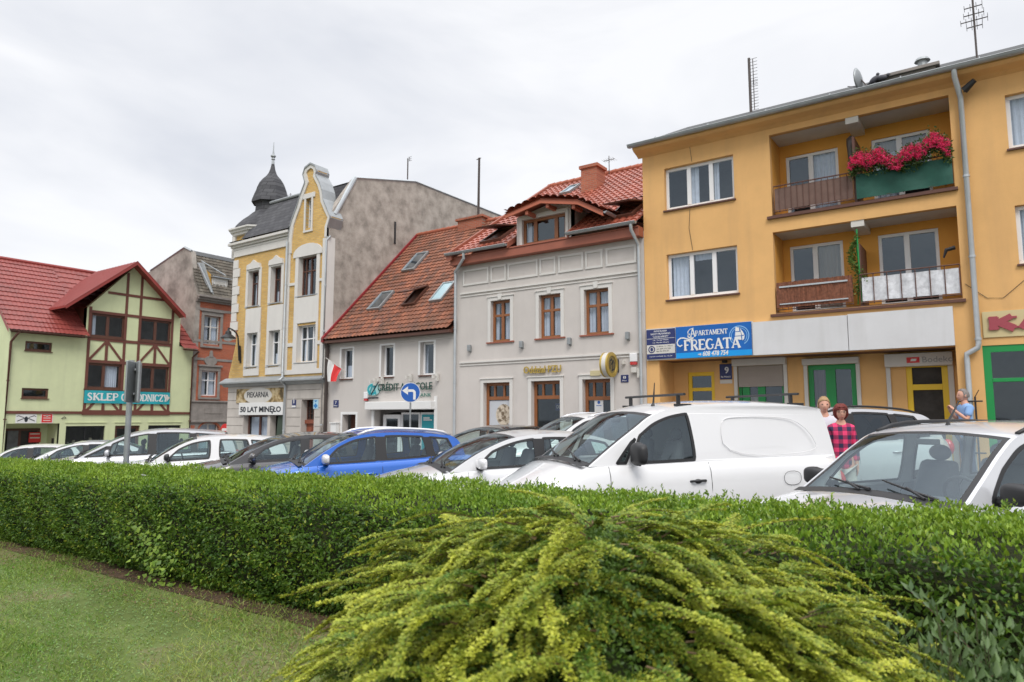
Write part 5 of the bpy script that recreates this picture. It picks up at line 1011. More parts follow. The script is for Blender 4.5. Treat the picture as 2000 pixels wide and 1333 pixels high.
def car(name, label, cat, loc, rz, S, pm, group='cars parked in a row behind the hedge', detail=2):
    root = empty(name, loc, label, cat, group, rz); ORG[root.name] = Vector((0, 0, 0))
    if S.get('lift'):
        S = dict(S); q_ = S['lift']
        for k_ in ('hood', 'belt', 'tail', 'rail'): S[k_] = [(a, b_ + q_) for a, b_ in S[k_]]
    L, W = S['L'], S['W']; half = L / 2; tb = S.get('tumble', .3)
    glass = S.get('glass', m_cglass); glassr = S.get('glassr', glass)
    X = lambda s_: half - s_
    top = S['hood'] + S['belt'] + S['tail']           # (s, z) outline of the lower body's upper edge
    ts, tz = [p[0] for p in top], [p[1] for p in top]
    tops = curve(top, 4); ts2, tz2 = [p[0] for p in tops], [p[1] for p in tops]
    zt = lambda s_: float(np.interp(s_, ts2, tz2))
    ns, tl = S.get('ns', .8), .5
    def wp(s_):
        a = W / 2
        if s_ < ns: a *= .80 + .20 * math.sin(min(1, s_ / ns) * math.pi / 2) ** .8
        if s_ > L - tl: a *= .88 + .12 * math.sin(min(1, (L - s_) / tl) * math.pi / 2)
        return a
    cowl, rb = S['cowl'], S['rear']; z0 = S['belt'][0][1]
    inset = .085
    yside = lambda s_, z: wp(s_) - inset - tb * (z - z0)
    # lower body
    st = sorted(set([0, .03, .08, .15, .25, .4, .6, .8] + list(np.arange(1.0, L - .5, .18)) + [cowl, rb, L - .5, L - .35, L - .2, L - .1, L - .04, L])); st = [s_ for s_ in st if s_ <= L]
    rows = []
    for s_ in st:
        w_, t_ = wp(s_), zt(s_); endk = 1.0
        if s_ < .12: endk = .93 + .07 * s_ / .12
        if s_ > L - .12: endk = .95 + .05 * (L - s_) / .12
        w_ *= endk; yb = yside(s_, t_) if cowl <= s_ <= rb else w_ - inset - .02
        r_ = [(w_ - .10, .20), (w_ - .04, .26), (w_ - .01, .42), (w_, t_ * .62), (w_ - .008, t_ - .22), (w_ - .028, t_ - .10), (w_ - .055, t_ - .035), (yb + .012, t_ - .004), (yb, t_)]
        rows.append(r_)
    b = MB(); nr = len(rows[0]); vs = []
    for sgn in (1, -1):
        base = len(vs)
        for s_, r_ in zip(st, rows):
            for (y, z) in r_: vs.append((X(s_), sgn * y, z))
        for i in range(len(st) - 1):
            for k in range(nr - 1): b.f.append((base + i * nr + k, base + i * nr + k + 1, base + (i + 1) * nr + k + 1, base + (i + 1) * nr + k)); b.m.append(0)
    b.v = vs
    # end caps
    nn = len(st)
    for i in (0, nn - 1):
        for k in range(nr - 1): b.f.append((i * nr + k, i * nr + k + 1, nn * nr + i * nr + k + 1, nn * nr + i * nr + k)); b.m.append(0)
    # hood and tail deck
    def deck(idx, crown):
        bb = len(b.v); m = 9
        for i in idx:
            s_ = st[i]; yb, t_ = rows[i][-1]
            for k in range(m): t = -1 + 2 * k / (m - 1); b.v.append((X(s_), yb * t, t_ + crown(s_) * (1 - t * t)))
        for i in range(len(idx) - 1):
            for k in range(m - 1): b.f.append((bb + i * m + k, bb + i * m + k + 1, bb + (i + 1) * m + k + 1, bb + (i + 1) * m + k)); b.m.append(0)
    hc = S.get('hoodcrown', .07)
    deck([i for i in range(nn) if st[i] <= cowl + 1e-6], lambda s_: hc * min(1, s_ / .3) ** .5)
    if L - rb > .12: deck([i for i in range(nn) if st[i] >= rb - 1e-6], lambda s_: .03 * min(1, (L - s_) / .3))
    body = b.build('body', pm, root, smooth=True, auto=38)
    # canopy
    rail_ = curve(S['rail'], 5); sh, sr = S['header'], S['rheader']
    def bulge(s_, nz):
        return .05 if sh < s_ < sr else .045 + .07 * (1 - min(1, abs(nz)))
    TT = [-1, -.96, -.9, -.7, -.4, 0, .4, .7, .9, .96, 1]
    RS = []
    for i, p in enumerate(rail_):
        a = np.array(rail_[max(0, i - 1)]); c = np.array(rail_[min(len(rail_) - 1, i + 1)]); t = (c - a) / (np.linalg.norm(c - a) + 1e-9); n_ = np.array((-t[1], t[0]))
        if n_[1] < 0 and abs(n_[1]) > .05: n_ = -n_
        RS.append((p, n_))
    grid = []
    for (p, n_) in RS:
        y = yside(p[0], p[1]); bl = bulge(p[0], n_[1])
        grid.append([(X(p[0] + n_[0] * bl * (1 - t * t)), t * y, p[1] + n_[1] * bl * (1 - t * t)) for t in TT])
    paint_, frit, ws, rw, frit2 = MB(), MB(), MB(), MB(), MB()
    nR = len(rail_)
    kf = [i for i, p in enumerate(rail_) if p[0] <= sh + 1e-6]; kr = [i for i, p in enumerate(rail_) if p[0] >= sr - 1e-6]
    for i in range(nR - 1):
        for k in range(len(TT) - 1):
            f = [grid[i][k], grid[i][k + 1], grid[i + 1][k + 1], grid[i + 1][k]]
            edge = k in (0, len(TT) - 2); ed2 = k in (1, len(TT) - 3)
            inF = i in kf and i + 1 in kf; inR = i in kr and i + 1 in kr and S.get('rearglass', True)
            if inR and S.get('rg0') and min(rail_[i][1], rail_[i + 1][1]) < S['rg0']: inR = False
            m = paint_
            if inF and not edge: m = frit if (ed2 or i == kf[-1] - 1 or i == 0) else ws
            if inR and not edge: m = frit2 if (ed2 or i == kr[0]) else rw
            m.add(f, [(0, 1, 2, 3)])
    # side panels with window openings
    rs_, rzv = [p[0] for p in rail_], [p[1] for p in rail_]
    railz = lambda s_: float(np.interp(s_, rs_, rzv))
    outer = [p for p in rail_ if rail_[0][0] <= p[0]] ; bot = [(s_, zt(s_)) for s_ in np.linspace(rail_[-1][0], rail_[0][0], 16)]
    if abs(bot[0][1] - rail_[-1][1]) < .01: bot = bot[1:]
    if abs(bot[-1][1] - rail_[0][1]) < .01: bot = bot[:-1]
    outer = outer + bot
    holes = []; ro = S.get('rim', .055)
    for (a0_, a1_, b0_, b1_) in S['wins']:
        lo = [(s_, zt(s_) + .025) for s_ in np.linspace(a0_, b0_, 12)]; hi = []
        for s_ in np.linspace(b1_, a1_, 14):
            sl = abs(railz(s_ + .03) - railz(s_ - .03)) / .06; z = railz(s_) - ro * math.sqrt(1 + min(sl, 2.5) ** 2)
            if z > zt(s_) + .05: hi.append((s_, z))
        holes.append(smooth_poly(lo + hi, 2))
    for sgn in (1, -1):
        T = lambda u, d, z: (X(u), sgn * (yside(u, z) + d), z)
        paint_.T = T; paint_.poly(outer, holes, 0); paint_.T = None
        for h in holes:
            f2 = MB(T); i2 = offset_poly(h, -.022); o2 = offset_poly(h, .012); n = len(h)
            f2.add([(p[0], .004, p[1]) for p in o2] + [(p[0], .004, p[1]) for p in i2] + [(p[0], -.012, p[1]) for p in i2] + [(p[0], -.002, p[1]) for p in o2], [(i, (i + 1) % n, n + (i + 1) % n, n + i) for i in range(n)] + [(n + i, n + (i + 1) % n, 2 * n + (i + 1) % n, 2 * n + i) for i in range(n)] + [(i, (i + 1) % n, 3 * n + (i + 1) % n, 3 * n + i) for i in range(n)])
            f2.build('window_seal', m_black, root)
        for hi_, h in enumerate(holes):
            g2 = MB(T); g2.poly(offset_poly(h, -.015), [], -.006); g2.build('side_window', glass if hi_ == 0 else glassr, root)
        if S.get('blackpillar', True):
            for j in range(len(S['wins']) - 1):
                p_, q_ = S['wins'][j], S['wins'][j + 1]; f2 = MB(T); zz = [zt(p_[2]) + .02, min(railz(p_[3]), railz(q_[1])) - ro * 1.0]
                f2.add([(p_[2] - .02, .003, zz[0]), (q_[0] + .02, .003, zz[0]), (q_[1] + .02, .003, zz[1]), (p_[3] - .02, .003, zz[1])], [(0, 1, 2, 3)]); f2.build('pillar_trim', m_black, root)
        # door seams, handles
        for (sa, sb) in S['seams']:
            f2 = MB(); pts = [(X(s_), sgn * (ylow(z, s_, rows, st) + .002), z) for (s_, z) in [(sa, zt(sa) - .005), (sa, zt(sa) - .1), (sa, zt(sa) - .25), (sb, .5), (sb, .3)]]
            f2.tube(pts, .004, 4); f2.build('door_seam', m_black, root)
        for s_ in S['handles']:
            z = zt(s_) - S.get('hdz', .17); y = ylow(z, s_, rows, st)
            f2 = MB(); f2.tube([(X(s_ - .1), sgn * (y + .0), z - .005), (X(s_ - .08), sgn * (y + .035), z), (X(s_ + .08), sgn * (y + .035), z + .004), (X(s_ + .1), sgn * y, z)], [.012, .014, .014, .012], 8); f2.build('door_handle', S.get('hmat', pm), root, smooth=True)
            f2 = MB(); f2.ell((X(s_), sgn * (y - .004), z - .01), .055, .012, .03, 12, 8); f2.build('handle_recess', m_black if S.get('hmat') else pm, root, smooth=True)
        # mirror
        ms = S['mirror']; y = yside(ms, zt(ms) + .1); zz = zt(ms) + S.get('mz', .07); mk = S.get('msz', 1)
        f2 = MB(); f2.ell((0, 0, 0), 1, 1, 1, 24, 16); f2.v = [(math.copysign(abs(a_) ** .8, a_) * .075 * mk, math.copysign(abs(b_) ** .55, b_) * .12 * mk, math.copysign(abs(c_) ** .55, c_) * .075 * mk * S.get('mtall', 1)) for a_, b_, c_ in f2.v]
        f2.v = [(X(ms) + (x if x > 0 else x * .35), sgn * (y + .16 * mk + yy) + 0, zz + .03 * mk + z * (1 - .12 * (yy * sgn > 0))) for x, yy, z in f2.v]
        mo = f2.build('mirror', S.get('mmat', pm), root, smooth=True)
        f2 = MB(); f2.tube([(X(ms) - .01, sgn * (y - .03), zz - .04), (X(ms) - .01, sgn * (y + .09), zz - .03)], [.05, .035], 8); f2.build('mirror_arm', m_black, mo)
        # wheels
        for s_ in S['wheels']:
            f2 = MB(); rr = .315; y = W / 2
            f2.lathe((0, 0, 0), [(.02, -.105), (rr - .06, -.11), (rr - .01, -.09), (rr, -.05), (rr, .05), (rr - .01, .09), (rr - .06, .11), (.2, .1)], 28); f2.v = [(X(s_) + x, sgn * (y - .10 + z), .315 + yy) for x, yy, z in f2.v]
            wh = f2.build('wheel', m_rubber, root, smooth=True, auto=35)
            f2 = MB(); f2.lathe((0, 0, 0), [(.03, .108), (.06, .115), (.19, .10), (.205, .112), (.21, .09)], 20); f2.v = [(X(s_) + x, sgn * (y - .10 + z), .315 + yy) for x, yy, z in f2.v]; f2.build('rim', m_alloy, wh)
            f2 = MB(); f2.lathe((0, 0, 0), [(.39, -.002), (.39, .002)], 28); f2.v = [(X(s_) + x, sgn * (y + .0005 + z), max(.2, .315 + yy)) for x, yy, z in f2.v]; f2.build('wheel_arch', m_black, root)
        # lights
        f2 = MB(); s_ = .16; f2.ell((X(.22), sgn * (wp(.2) - .16), zt(.2) - .13), .2, .16, .085, 14, 10); f2.build('headlight', m_lens, root, smooth=True)
        f2 = MB(); zz = S.get('tlz', zt(L - .1) - .1); f2.ell((X(L - .08), sgn * (wp(L - .1) - .1), zz), .09, .1, S.get('tlh', .14), 12, 8); f2.build('taillight', m_redlens, root, smooth=True)
    pb = paint_.build('roof_and_pillars', pm, root, smooth=True, auto=30)
    frit.build('windscreen_border', m_black, root, smooth=True, auto=30)
    if frit2.v: frit2.build('rear_window_border', m_black, root, smooth=True, auto=30)
    ws.build('windscreen', glass, root, smooth=True)
    if rw.v: rw.build('rear_window', glassr, root, smooth=True)
    # cabin: belt-high tub, seats, dashboard, wheel
    f2 = MB(); zb_ = z0 - .10; f2.box(X(rb), X(cowl - .05), -W / 2 + .14, W / 2 - .14, zb_ - .02, zb_); f2.build('cabin_floor', m_int, root)
    f2 = MB(); f2.box(X(cowl + .45), X(cowl - .02), -W / 2 + .15, W / 2 - .15, zb_, z0 - .02); f2.ell((X(cowl + .3), .35, z0 - .02), .16, .22, .07, 12, 8); f2.build('dashboard', m_int, root, bevel=.02)
    f2 = MB(); c_ = (X(cowl + .62), .36, z0 + .02); pts = [(c_[0] + .06 * math.sin(t) * 1, c_[1] + .18 * math.cos(t), c_[2] + .17 * math.sin(t)) for t in np.linspace(0, 2 * math.pi, 25)]; f2.tube(pts, .014, 6); f2.tube([(c_[0] + .18, c_[1], c_[2] - .1), c_], .03, 6); f2.tube([pts[0], pts[12]], .014, 5); f2.build('steering_wheel', m_black, root)
    hs = S['belt'][0][1]; seatx = S.get('seats', (cowl + 1.15, cowl + 2.0))
    for sx in seatx:
        for yy in (-.36, .36):
            f2 = MB(); zt_ = hs + .27
            f2.add([(X(sx) + .02, yy - .22, zb_), (X(sx) + .02, yy + .22, zb_), (X(sx) - .1, yy + .17, zt_), (X(sx) - .1, yy - .17, zt_), (X(sx) - .12, yy - .22, zb_), (X(sx) - .12, yy + .22, zb_), (X(sx) - .19, yy + .17, zt_), (X(sx) - .19, yy - .17, zt_)], [(0, 1, 2, 3), (4, 5, 6, 7), (0, 1, 5, 4), (1, 2, 6, 5), (2, 3, 7, 6), (3, 0, 4, 7)])
            se = f2.build('seat', m_seat, root, bevel=.04); f2 = MB(); f2.ell((X(sx) - .16, yy, zt_ + .07), .05, .11, .075, 12, 8); f2.build('headrest', m_seat, se, smooth=True)
    f2 = MB(); f2.box(X(sh) + .10, X(sh) + .13, -.11, .11, S['rail'][0][1] + (railz(sh) - S['rail'][0][1]) * .84, S['rail'][0][1] + (railz(sh) - S['rail'][0][1]) * .84 + .05); f2.build('rear_view_mirror', m_black, root, bevel=.01)
    # wipers
    def wsp(t, k): # point on the windscreen, k rows up
        i = min(k, nR - 1); return grid[i]
    nf = len(kf) - 1
    def wpt(t, v):
        fi = v * nf; i = int(fi); fr_ = fi - i; i2 = min(i + 1, nf)
        def row(ii): return np.array([np.interp(t, TT, [q[c] for q in grid[ii]]) for c in range(3)])
        p = row(i) * (1 - fr_) + row(i2) * fr_; return p + np.array((.035, 0, .03))
    for (ta, va, tb_, vb) in ((.78, .02, .10, .16), (.05, .02, -.62, .16)):
        f2 = MB(); pts = [tuple(wpt(ta + (tb_ - ta) * k / 6, va + (vb - va) * k / 6)) for k in range(7)]; f2.tube(pts, [.014, .013, .012, .011, .010, .009, .007], 5); f2.tube([tuple(wpt(ta - .12, .0)), tuple(wpt((ta + tb_) / 2, (va + vb) / 2) + np.array((.015, 0, .015)))], .011, 5); f2.build('wiper', m_black, root)
    f2 = MB(); f2.add([tuple(wpt(t, .0) + np.array((.05, 0, -.03))) for t in np.linspace(-.97, .97, 9)] + [tuple(wpt(t, .0) + np.array((-.02, 0, .0))) for t in np.linspace(-.97, .97, 9)], [(i, i + 1, i + 10, i + 9) for i in range(8)]); f2.build('cowl_panel', m_black, root)
    if S.get('rails'):
        for sgn in (1, -1):
            ra, rb_ = S['rails'][:2]; f2 = MB(); ss = np.linspace(ra, rb_, 12); pts = []
            for i, s_ in enumerate(ss): h = S['rails'][3] * min(1, math.sin(math.pi * (i + .0) / 11) * 2.6); pts.append((X(s_), sgn * (yside(s_, railz(s_)) - .03), railz(s_) + .01 + h))
            f2.tube(pts, S['rails'][4] if len(S['rails']) > 4 else .018, 8); f2.build('roof_rail', S['rails'][2], root, smooth=True)
    if S.get('antenna'):
        s_, ty, ln, lean = S['antenna']; f2 = MB(); z = railz(s_) + .04; f2.tube([(X(s_), ty, z), (X(s_) - .01, ty, z + .04), (X(s_) - lean, ty, z + ln)], [.025, .012, .005], 6); f2.build('antenna', m_black, root)
    f2 = MB(); f2.box(X(0) - .06, X(0) + .012, -.26, .26, .40, .51); f2.build('number_plate', m_white, root); f2 = MB(); f2.box(X(0) - .05, X(0) + .008, -.45, .45, .55, .60 if S['hood'][0][1] > .55 else .58); f2.build('grille', m_black, root)
    return root
def ylow(z, s_, rows, st):
    i = int(np.argmin([abs(s_ - q) for q in st])); r_ = rows[i]; return float(np.interp(z, [p[1] for p in r_], [p[0] for p in r_]))

pw = paint('white_car_paint', (.76, .76, .77)); psil = paint('silver_car_paint', (.62, .63, .66), .15, .3); pblue = paint('blue_car_paint', (.012, .12, .52), .25, .25)
pdark = paint('dark_grey_car_paint', (.055, .053, .055), .3, .25); psil2 = paint('pale_silver_car_paint', (.60, .61, .64), .3, .3); pblk = paint('black_car_paint', (.012, .012, .014), .1, .2); psil3 = paint('light_metallic_car_paint', (.66, .66, .67), .2, .3)
HB = dict(L=3.98, W=1.68, hood=[(0, .5), (.04, .64), (.12, .72), (.4, .82), (.75, .90)], belt=[(1.02, .95), (1.8, .98), (2.8, 1.03), (3.6, 1.08)], tail=[(3.8, 1.06), (3.93, .98), (3.98, .6)], cowl=1.0, rear=3.68,
          rail=[(1.0, .955), (1.3, 1.16), (1.6, 1.33), (1.86, 1.42), (2.3, 1.465), (2.8, 1.46), (3.3, 1.42), (3.5, 1.38), (3.62, 1.25), (3.68, 1.08)], header=1.86, rheader=3.49, wins=[(1.28, 1.5, 2.15, 2.15), (2.28, 2.28, 3.02, 2.95), (3.12, 3.05, 3.50, 3.38)], seams=[(1.2, 1.2), (2.22, 2.22), (3.05, 2.95)], handles=[2.02, 2.92], mirror=1.32, wheels=[.8, 3.25], tumble=.27)
def var(b_, **k): d = dict(b_); d.update(k); return d
BLUE = var(HB, rails=(1.85, 3.45, M('silver_roof_rail', (.7, .7, .72), .3, metal=.5), .05, .024), mmat=M('silver_mirror_cap', (.66, .66, .68), .3, metal=.4), msz=1.05)
WHB = var(HB, L=4.0, wins=[(1.28, 1.5, 2.12, 2.12), (2.30, 2.30, 2.95, 2.86), (3.02, 2.93, 3.35, 3.2)], blackpillar=False, mmat=m_black, rim=.06)
DARK = dict(L=4.35, W=1.76, hood=[(0, .5), (.04, .64), (.12, .72), (.5, .84), (.9, .92)], belt=[(1.15, .96), (2.0, .99), (3.0, 1.02), (3.8, 1.06)], tail=[(4.1, 1.02), (4.3, .95), (4.35, .6)], cowl=1.12, rear=4.0,
          rail=[(1.12, .965), (1.5, 1.18), (1.85, 1.33), (2.15, 1.41), (2.5, 1.445), (3.0, 1.435), (3.4, 1.38), (3.7, 1.27), (3.9, 1.14), (4.0, 1.05)], header=2.12, rheader=3.45, wins=[(1.45, 1.7, 2.35, 2.35), (2.46, 2.46, 3.2, 3.1), (3.28, 3.18, 3.62, 3.45)], seams=[(1.35, 1.35), (2.4, 2.4), (3.22, 3.1)], handles=[2.2, 3.08], mirror=1.52, wheels=[.85, 3.5], tumble=.30)
FOC = var(DARK, L=4.3, antenna=None)
MPV = dict(L=4.6, W=1.82, hood=[(0, .55), (.04, .7), (.12, .8), (.5, .92), (.8, .99)], belt=[(1.0, 1.03), (2.0, 1.06), (3.2, 1.09), (4.2, 1.12)], tail=[(4.45, 1.10), (4.55, 1.0), (4.6, .6)], cowl=.98, rear=4.42,
          rail=[(.98, 1.035), (1.4, 1.28), (1.8, 1.48), (2.1, 1.58), (2.6, 1.66), (3.2, 1.66), (3.8, 1.62), (4.15, 1.57), (4.32, 1.4), (4.42, 1.12)], header=2.08, rheader=4.14, wins=[(1.1, 1.35, 1.5, 1.55), (1.58, 1.65, 2.45, 2.45), (2.58, 2.58, 3.4, 3.35), (3.5, 3.45, 4.15, 4.0)], seams=[(1.52, 1.52), (2.52, 2.52), (3.45, 3.4)], handles=[2.3, 3.3], mirror=1.6, wheels=[.85, 3.65], tumble=.25)
SUV = dict(L=4.45, W=1.84, hood=[(0, .6), (.04, .78), (.12, .88), (.5, .98), (.9, 1.04)], belt=[(1.15, 1.08), (2.0, 1.10), (3.2, 1.13), (4.0, 1.18)], tail=[(4.3, 1.14), (4.4, 1.0), (4.45, .65)], cowl=1.12, rear=4.25,
          rail=[(1.12, 1.085), (1.45, 1.30), (1.75, 1.48), (2.0, 1.58), (2.5, 1.64), (3.1, 1.63), (3.7, 1.58), (3.95, 1.53), (4.15, 1.38), (4.25, 1.17)], header=1.98, rheader=3.93, wins=[(1.4, 1.62, 2.32, 2.32), (2.45, 2.45, 3.28, 3.2), (3.38, 3.3, 3.95, 3.72)], seams=[(1.35, 1.35), (2.38, 2.38), (3.3, 3.25)], handles=[2.2, 3.15], mirror=1.5, wheels=[.9, 3.55], tumble=.28, glassr=m_cglassd, rails=(2.0, 3.85, m_chrome, .035))
VAN = dict(L=4.38, W=1.82, hood=[(0, .55), (.04, .68), (.12, .76), (.4, .89), (.7, 1.02)], belt=[(.92, 1.11), (1.6, 1.12), (2.6, 1.15), (3.8, 1.16)], tail=[(4.2, 1.14), (4.34, 1.0), (4.38, .6)], cowl=.9, rear=4.26,
          rail=[(.9, 1.115), (1.2, 1.33), (1.5, 1.53), (1.74, 1.68), (2.1, 1.775), (2.8, 1.82), (3.5, 1.815), (4.0, 1.77), (4.12, 1.68), (4.2, 1.45), (4.26, 1.15)], header=1.74, rheader=4.05, rearglass=False, wins=[(1.22, 1.42, 1.34, 1.48), (1.42, 1.52, 2.24, 2.18)], seams=[(1.12, 1.12), (2.38, 2.38)], handles=[2.2], mirror=1.43, wheels=[.9, 3.6], tumble=.14, mmat=m_black, hmat=m_black, msz=1.15, mtall=1.5, mz=.10, rim=.085, blackpillar=False, hdz=.20, tlh=.16, tlz=.85, hoodcrown=.055, seats=(2.1,), antenna=(1.95, .35, .28, .03), glass=m_cglass)
LOG = dict(L=4.45, W=1.74, hood=[(0, .55), (.04, .72), (.12, .82), (.5, .92), (.9, .98)], belt=[(1.12, 1.01), (2.0, 1.03), (3.2, 1.06), (4.1, 1.09)], tail=[(4.3, 1.05), (4.4, .95), (4.45, .6)], cowl=1.1, rear=4.3,
          rail=[(1.1, 1.015), (1.4, 1.22), (1.68, 1.41), (1.92, 1.53), (2.3, 1.585), (3.0, 1.60), (3.6, 1.59), (4.0, 1.56), (4.2, 1.4), (4.3, 1.09)], header=1.9, rheader=4.0, wins=[(1.38, 1.6, 2.38, 2.38), (2.52, 2.52, 3.25, 3.22), (3.35, 3.32, 4.05, 3.95)], seams=[(1.3, 1.3), (2.45, 2.45), (3.3, 3.25)], handles=[2.25, 3.15], mirror=1.48, wheels=[.85, 3.6], tumble=.22, mmat=m_black, rails=(1.95, 4.0, m_black, .03, .018), antenna=(2.05, .0, .22, .16), hoodcrown=.06, msz=1.1, rim=.075)
LIFTX = lambda x, y: (x, y, gz(x))
DIR = lambda th: R(-90) - R(th) if False else R(-90 - th)
def place(name, label, cat, X_, Y_, th, S, pm, group=None, up=0):
    return car(name, label, cat, (X_, Y_, gz(X_, Y_) + up), math.atan2(-math.cos(R(th)), -math.sin(R(th))), S, pm, group or 'cars parked in a row behind the hedge')
CARS = [
 ('estate_car', 'silver estate car with black mirror and roof rails, frontmost at the right edge', 'car', -.33, 7.35, 33, LOG, psil),
 ('delivery_van', 'white panel van with black roof bars and black wing mirror', 'van', -3.62, 8.3, 37, VAN, pw),
 ('parked_car', 'pearl white hatchback with silver mirror between blue car and white van', 'car', -6.0, 8.3, 33, FOC, psil3),
 ('parked_car', 'bright blue hatchback with silver roof rails and silver mirrors', 'car', -9.1, 8.35, 30, BLUE, pblue),
 ('parked_car', 'dark grey hatchback with black mirror parked left of the blue car', 'car', -11.15, 8.45, 30, DARK, pdark),
 ('parked_car', 'small white hatchback with white door pillars, left of the dark grey car', 'car', -14.5, 8.8, 30, WHB, pw),
 ('parked_car', 'tall silver people carrier behind the grey sign post', 'car', -17.8, 9.2, 30, MPV, psil2),
 ('parked_car', 'low silver car with dark rear windows in front of the green house shop', 'car', -22.2, 9.6, 30, var(DARK, glassr=m_cglassd), psil2),
 ('parked_car', 'white car roof just showing over the hedge, leftmost of the row', 'car', -27.5, 10.2, 30, HB, pw),
 ('parked_car', 'black car with only its rear corner showing behind the blue hatchback', 'car', -9.3, 12.4, 20, DARK, pblk, 'cars in the second row'),
 ('parked_car', 'white estate with dark glass showing between white hatchback and van', 'car', -7.3, 13.0, 35, var(SUV, glass=m_cglass), pw, 'cars in the second row'),
 ('parked_car', 'silver estate with black roof rails behind the woman in the checked shirt', 'car', -2.75, 12.7, 38, var(SUV, lift=.03, rails=(2.0, 3.85, m_black, .035)), psil2, 'cars in the second row'),
]
for c in CARS:
    o = place(*c)
    if c[0] == 'delivery_van':
        VANO = o
        for s_ in (2.15, 3.75):
            m = MB(); X_ = 2.19 - s_; zz = 1.78 if s_ < 3 else 1.8
            m.tube([(X_, -.74, zz + .14), (X_, .74, zz + .14)], .017, 6); 
            for sg in (1, -1): m.tube([(X_, sg * .6, zz + .14), (X_, sg * .6, zz + .02)], .025, 6); m.box(X_ - .12, X_ + .08, sg * .66 - .03, sg * .66 + .03, zz - .01, zz + .03)
            m.build('roof_bar', m_black, o)
        for sg in (1, -1):
            ys = lambda u, z: sg * ((.91 - .085 - .14 * (z - 1.11)) + .0)
            m = MB(); out = smooth_poly([(2.62, 1.20), (3.95, 1.22), (3.92, 1.40), (3.75, 1.58), (3.5, 1.66), (2.75, 1.66), (2.6, 1.6)], 2)
            pts = [(2.19 - u, ys(u, z) + sg * .001, z) for u, z in out]; m.tube(pts + [pts[0]], .0045, 6, cap=False); m.build('panel_crease', pw, o, smooth=True)
            m = MB(); c0 = (3.45, .95); out = smooth_poly([(3.36, .86), (3.6, .86), (3.6, 1.02), (3.36, 1.02)], 2); m.tube([(2.19 - u, sg * .912, z) for u, z in out] + [(2.19 - out[0][0], sg * .912, out[0][1])], .003, 4, cap=False); m.build('fuel_flap_seam', m_black, o)

# ================================================================== signs and street furniture
def zc2(px_, py_, fr=F, d=0): return fr.px(px_, py_, d)
def board(name, label, cat, rect, mat, fr=F, d=.02, t=.02):
    s = MB(fr.P); s.box(rect[0], rect[1], d - t + .003, d, rect[2], rect[3]); o = s.build(name, mat, None, bevel=.004); return tag(o, label, cat)
def poly(name, pts, d, mat, parent, fr=F, th=.002):
    s = MB(fr.P); s.poly(pts, [], d, th); return s.build(name, mat, parent)
def disc(cx, cz, rx, rz_, n=28): return [(cx + rx * math.cos(t), cz + rz_ * math.sin(t)) for t in np.linspace(0, 2 * math.pi, n + 1)[:-1]]
def ring(name, cx, cz, r, w_, d, mat, parent, a0=0, a1=360, fr=F):
    s = MB(fr.P); stroke(s, arc(cx, cz, r, r, a0, a1, 30), w_, d, .002); return s.build(name, mat, parent)
# blue banner of the apartment
m_banner = M('royal_blue_banner', (.0, .11, .42), .4, var=.2, vs=1.5); m_cyan = M('cyan_banner_stripe', (.0, .30, .75), .4)
bu0, bu1, bz0, bz1 = -7.58, -5.45, 3.35, 4.25; d = .125
o = board('banner_sign', 'wide royal blue banner with white lettering and a round sailing-ship emblem', 'sign', (bu0, bu1, bz0, bz1), m_banner, d=d)
fx = lambda f: bu0 + (bu1 - bu0) * f
fz = lambda f: bz0 + (bz1 - bz0) * f
poly('stripe', R4(bu0, bu1, bz0 + .002, fz(.17)), d + .003, m_cyan, o)
serif('lettering', 'PARTAMENT', F, fx(.27), fx(.70), fz(.69), fz(.84), d + .006, m_white, o, tk=.2, tn=.11)
serif('lettering', 'A', F, fx(.20), fx(.275), fz(.66), fz(.92), d + .006, m_white, o, tk=.16, tn=.12)
serif('lettering', 'FREGATA', F, fx(.11), fx(.86), fz(.24), fz(.56), d + .007, m_white, o, tk=.21, tn=.11)
s = MB(F.P); stroke(s, [(fx(a), fz(b_)) for a, b_ in [(.09, .42), (.06, .38), (.03, .42), (.02, .5), (.035, .59), (.07, .64), (.11, .64), (.16, .6), (.2, .58), (.24, .6)]], .035, d + .009, .002); stroke(s, [(fx(a), fz(b_)) for a, b_ in [(.25, .62), (.2, .63), (.17, .67), (.175, .72), (.2, .75)]], .03, d + .009, .002); stroke(s, [(fx(a), fz(b_)) for a, b_ in [(.18, .70), (.17, .82), (.2, .9), (.25, .93)]], .02, d + .009, .002); s.build('flourish', m_white, o)
text('lettering', '+48', F, fx(.30), fx(.345), fz(.06), fz(.13), d + .007, m_white, o, bold=.02); text('lettering', '608 478 754', F, fx(.365), fx(.70), fz(.035), fz(.19), d + .007, m_white, o, bold=.025, shear=.15)
m_lb = M('pale_blue_print', (.25, .5, .8), .5)
cx0, cz0 = fx(.845), fz(.60); ring('emblem_ring', cx0, cz0, .26, .022, d + .005, m_lb, o, -60, 230); ring('emblem_ring', cx0, cz0, .21, .014, d + .005, m_lb, o, -50, 220)
for i, pts in enumerate(([(-.09, .24), (.0, .22), (.01, .12), (-.1, .12)], [(-.1, .10), (.04, .10), (.06, .0), (-.11, .0)], [(-.11, -.02), (.05, -.02), (.06, -.12), (-.09, -.1)], [(.03, .2), (.1, .1), (.14, .02), (.08, .0), (.05, .1)], [(.08, -.02), (.15, -.0), (.13, -.1), (.08, -.14)])):
    poly('ship_sail', [(cx0 + a, cz0 + b_) for a, b_ in pts], d + .006 + i * .0004, m_white, o)
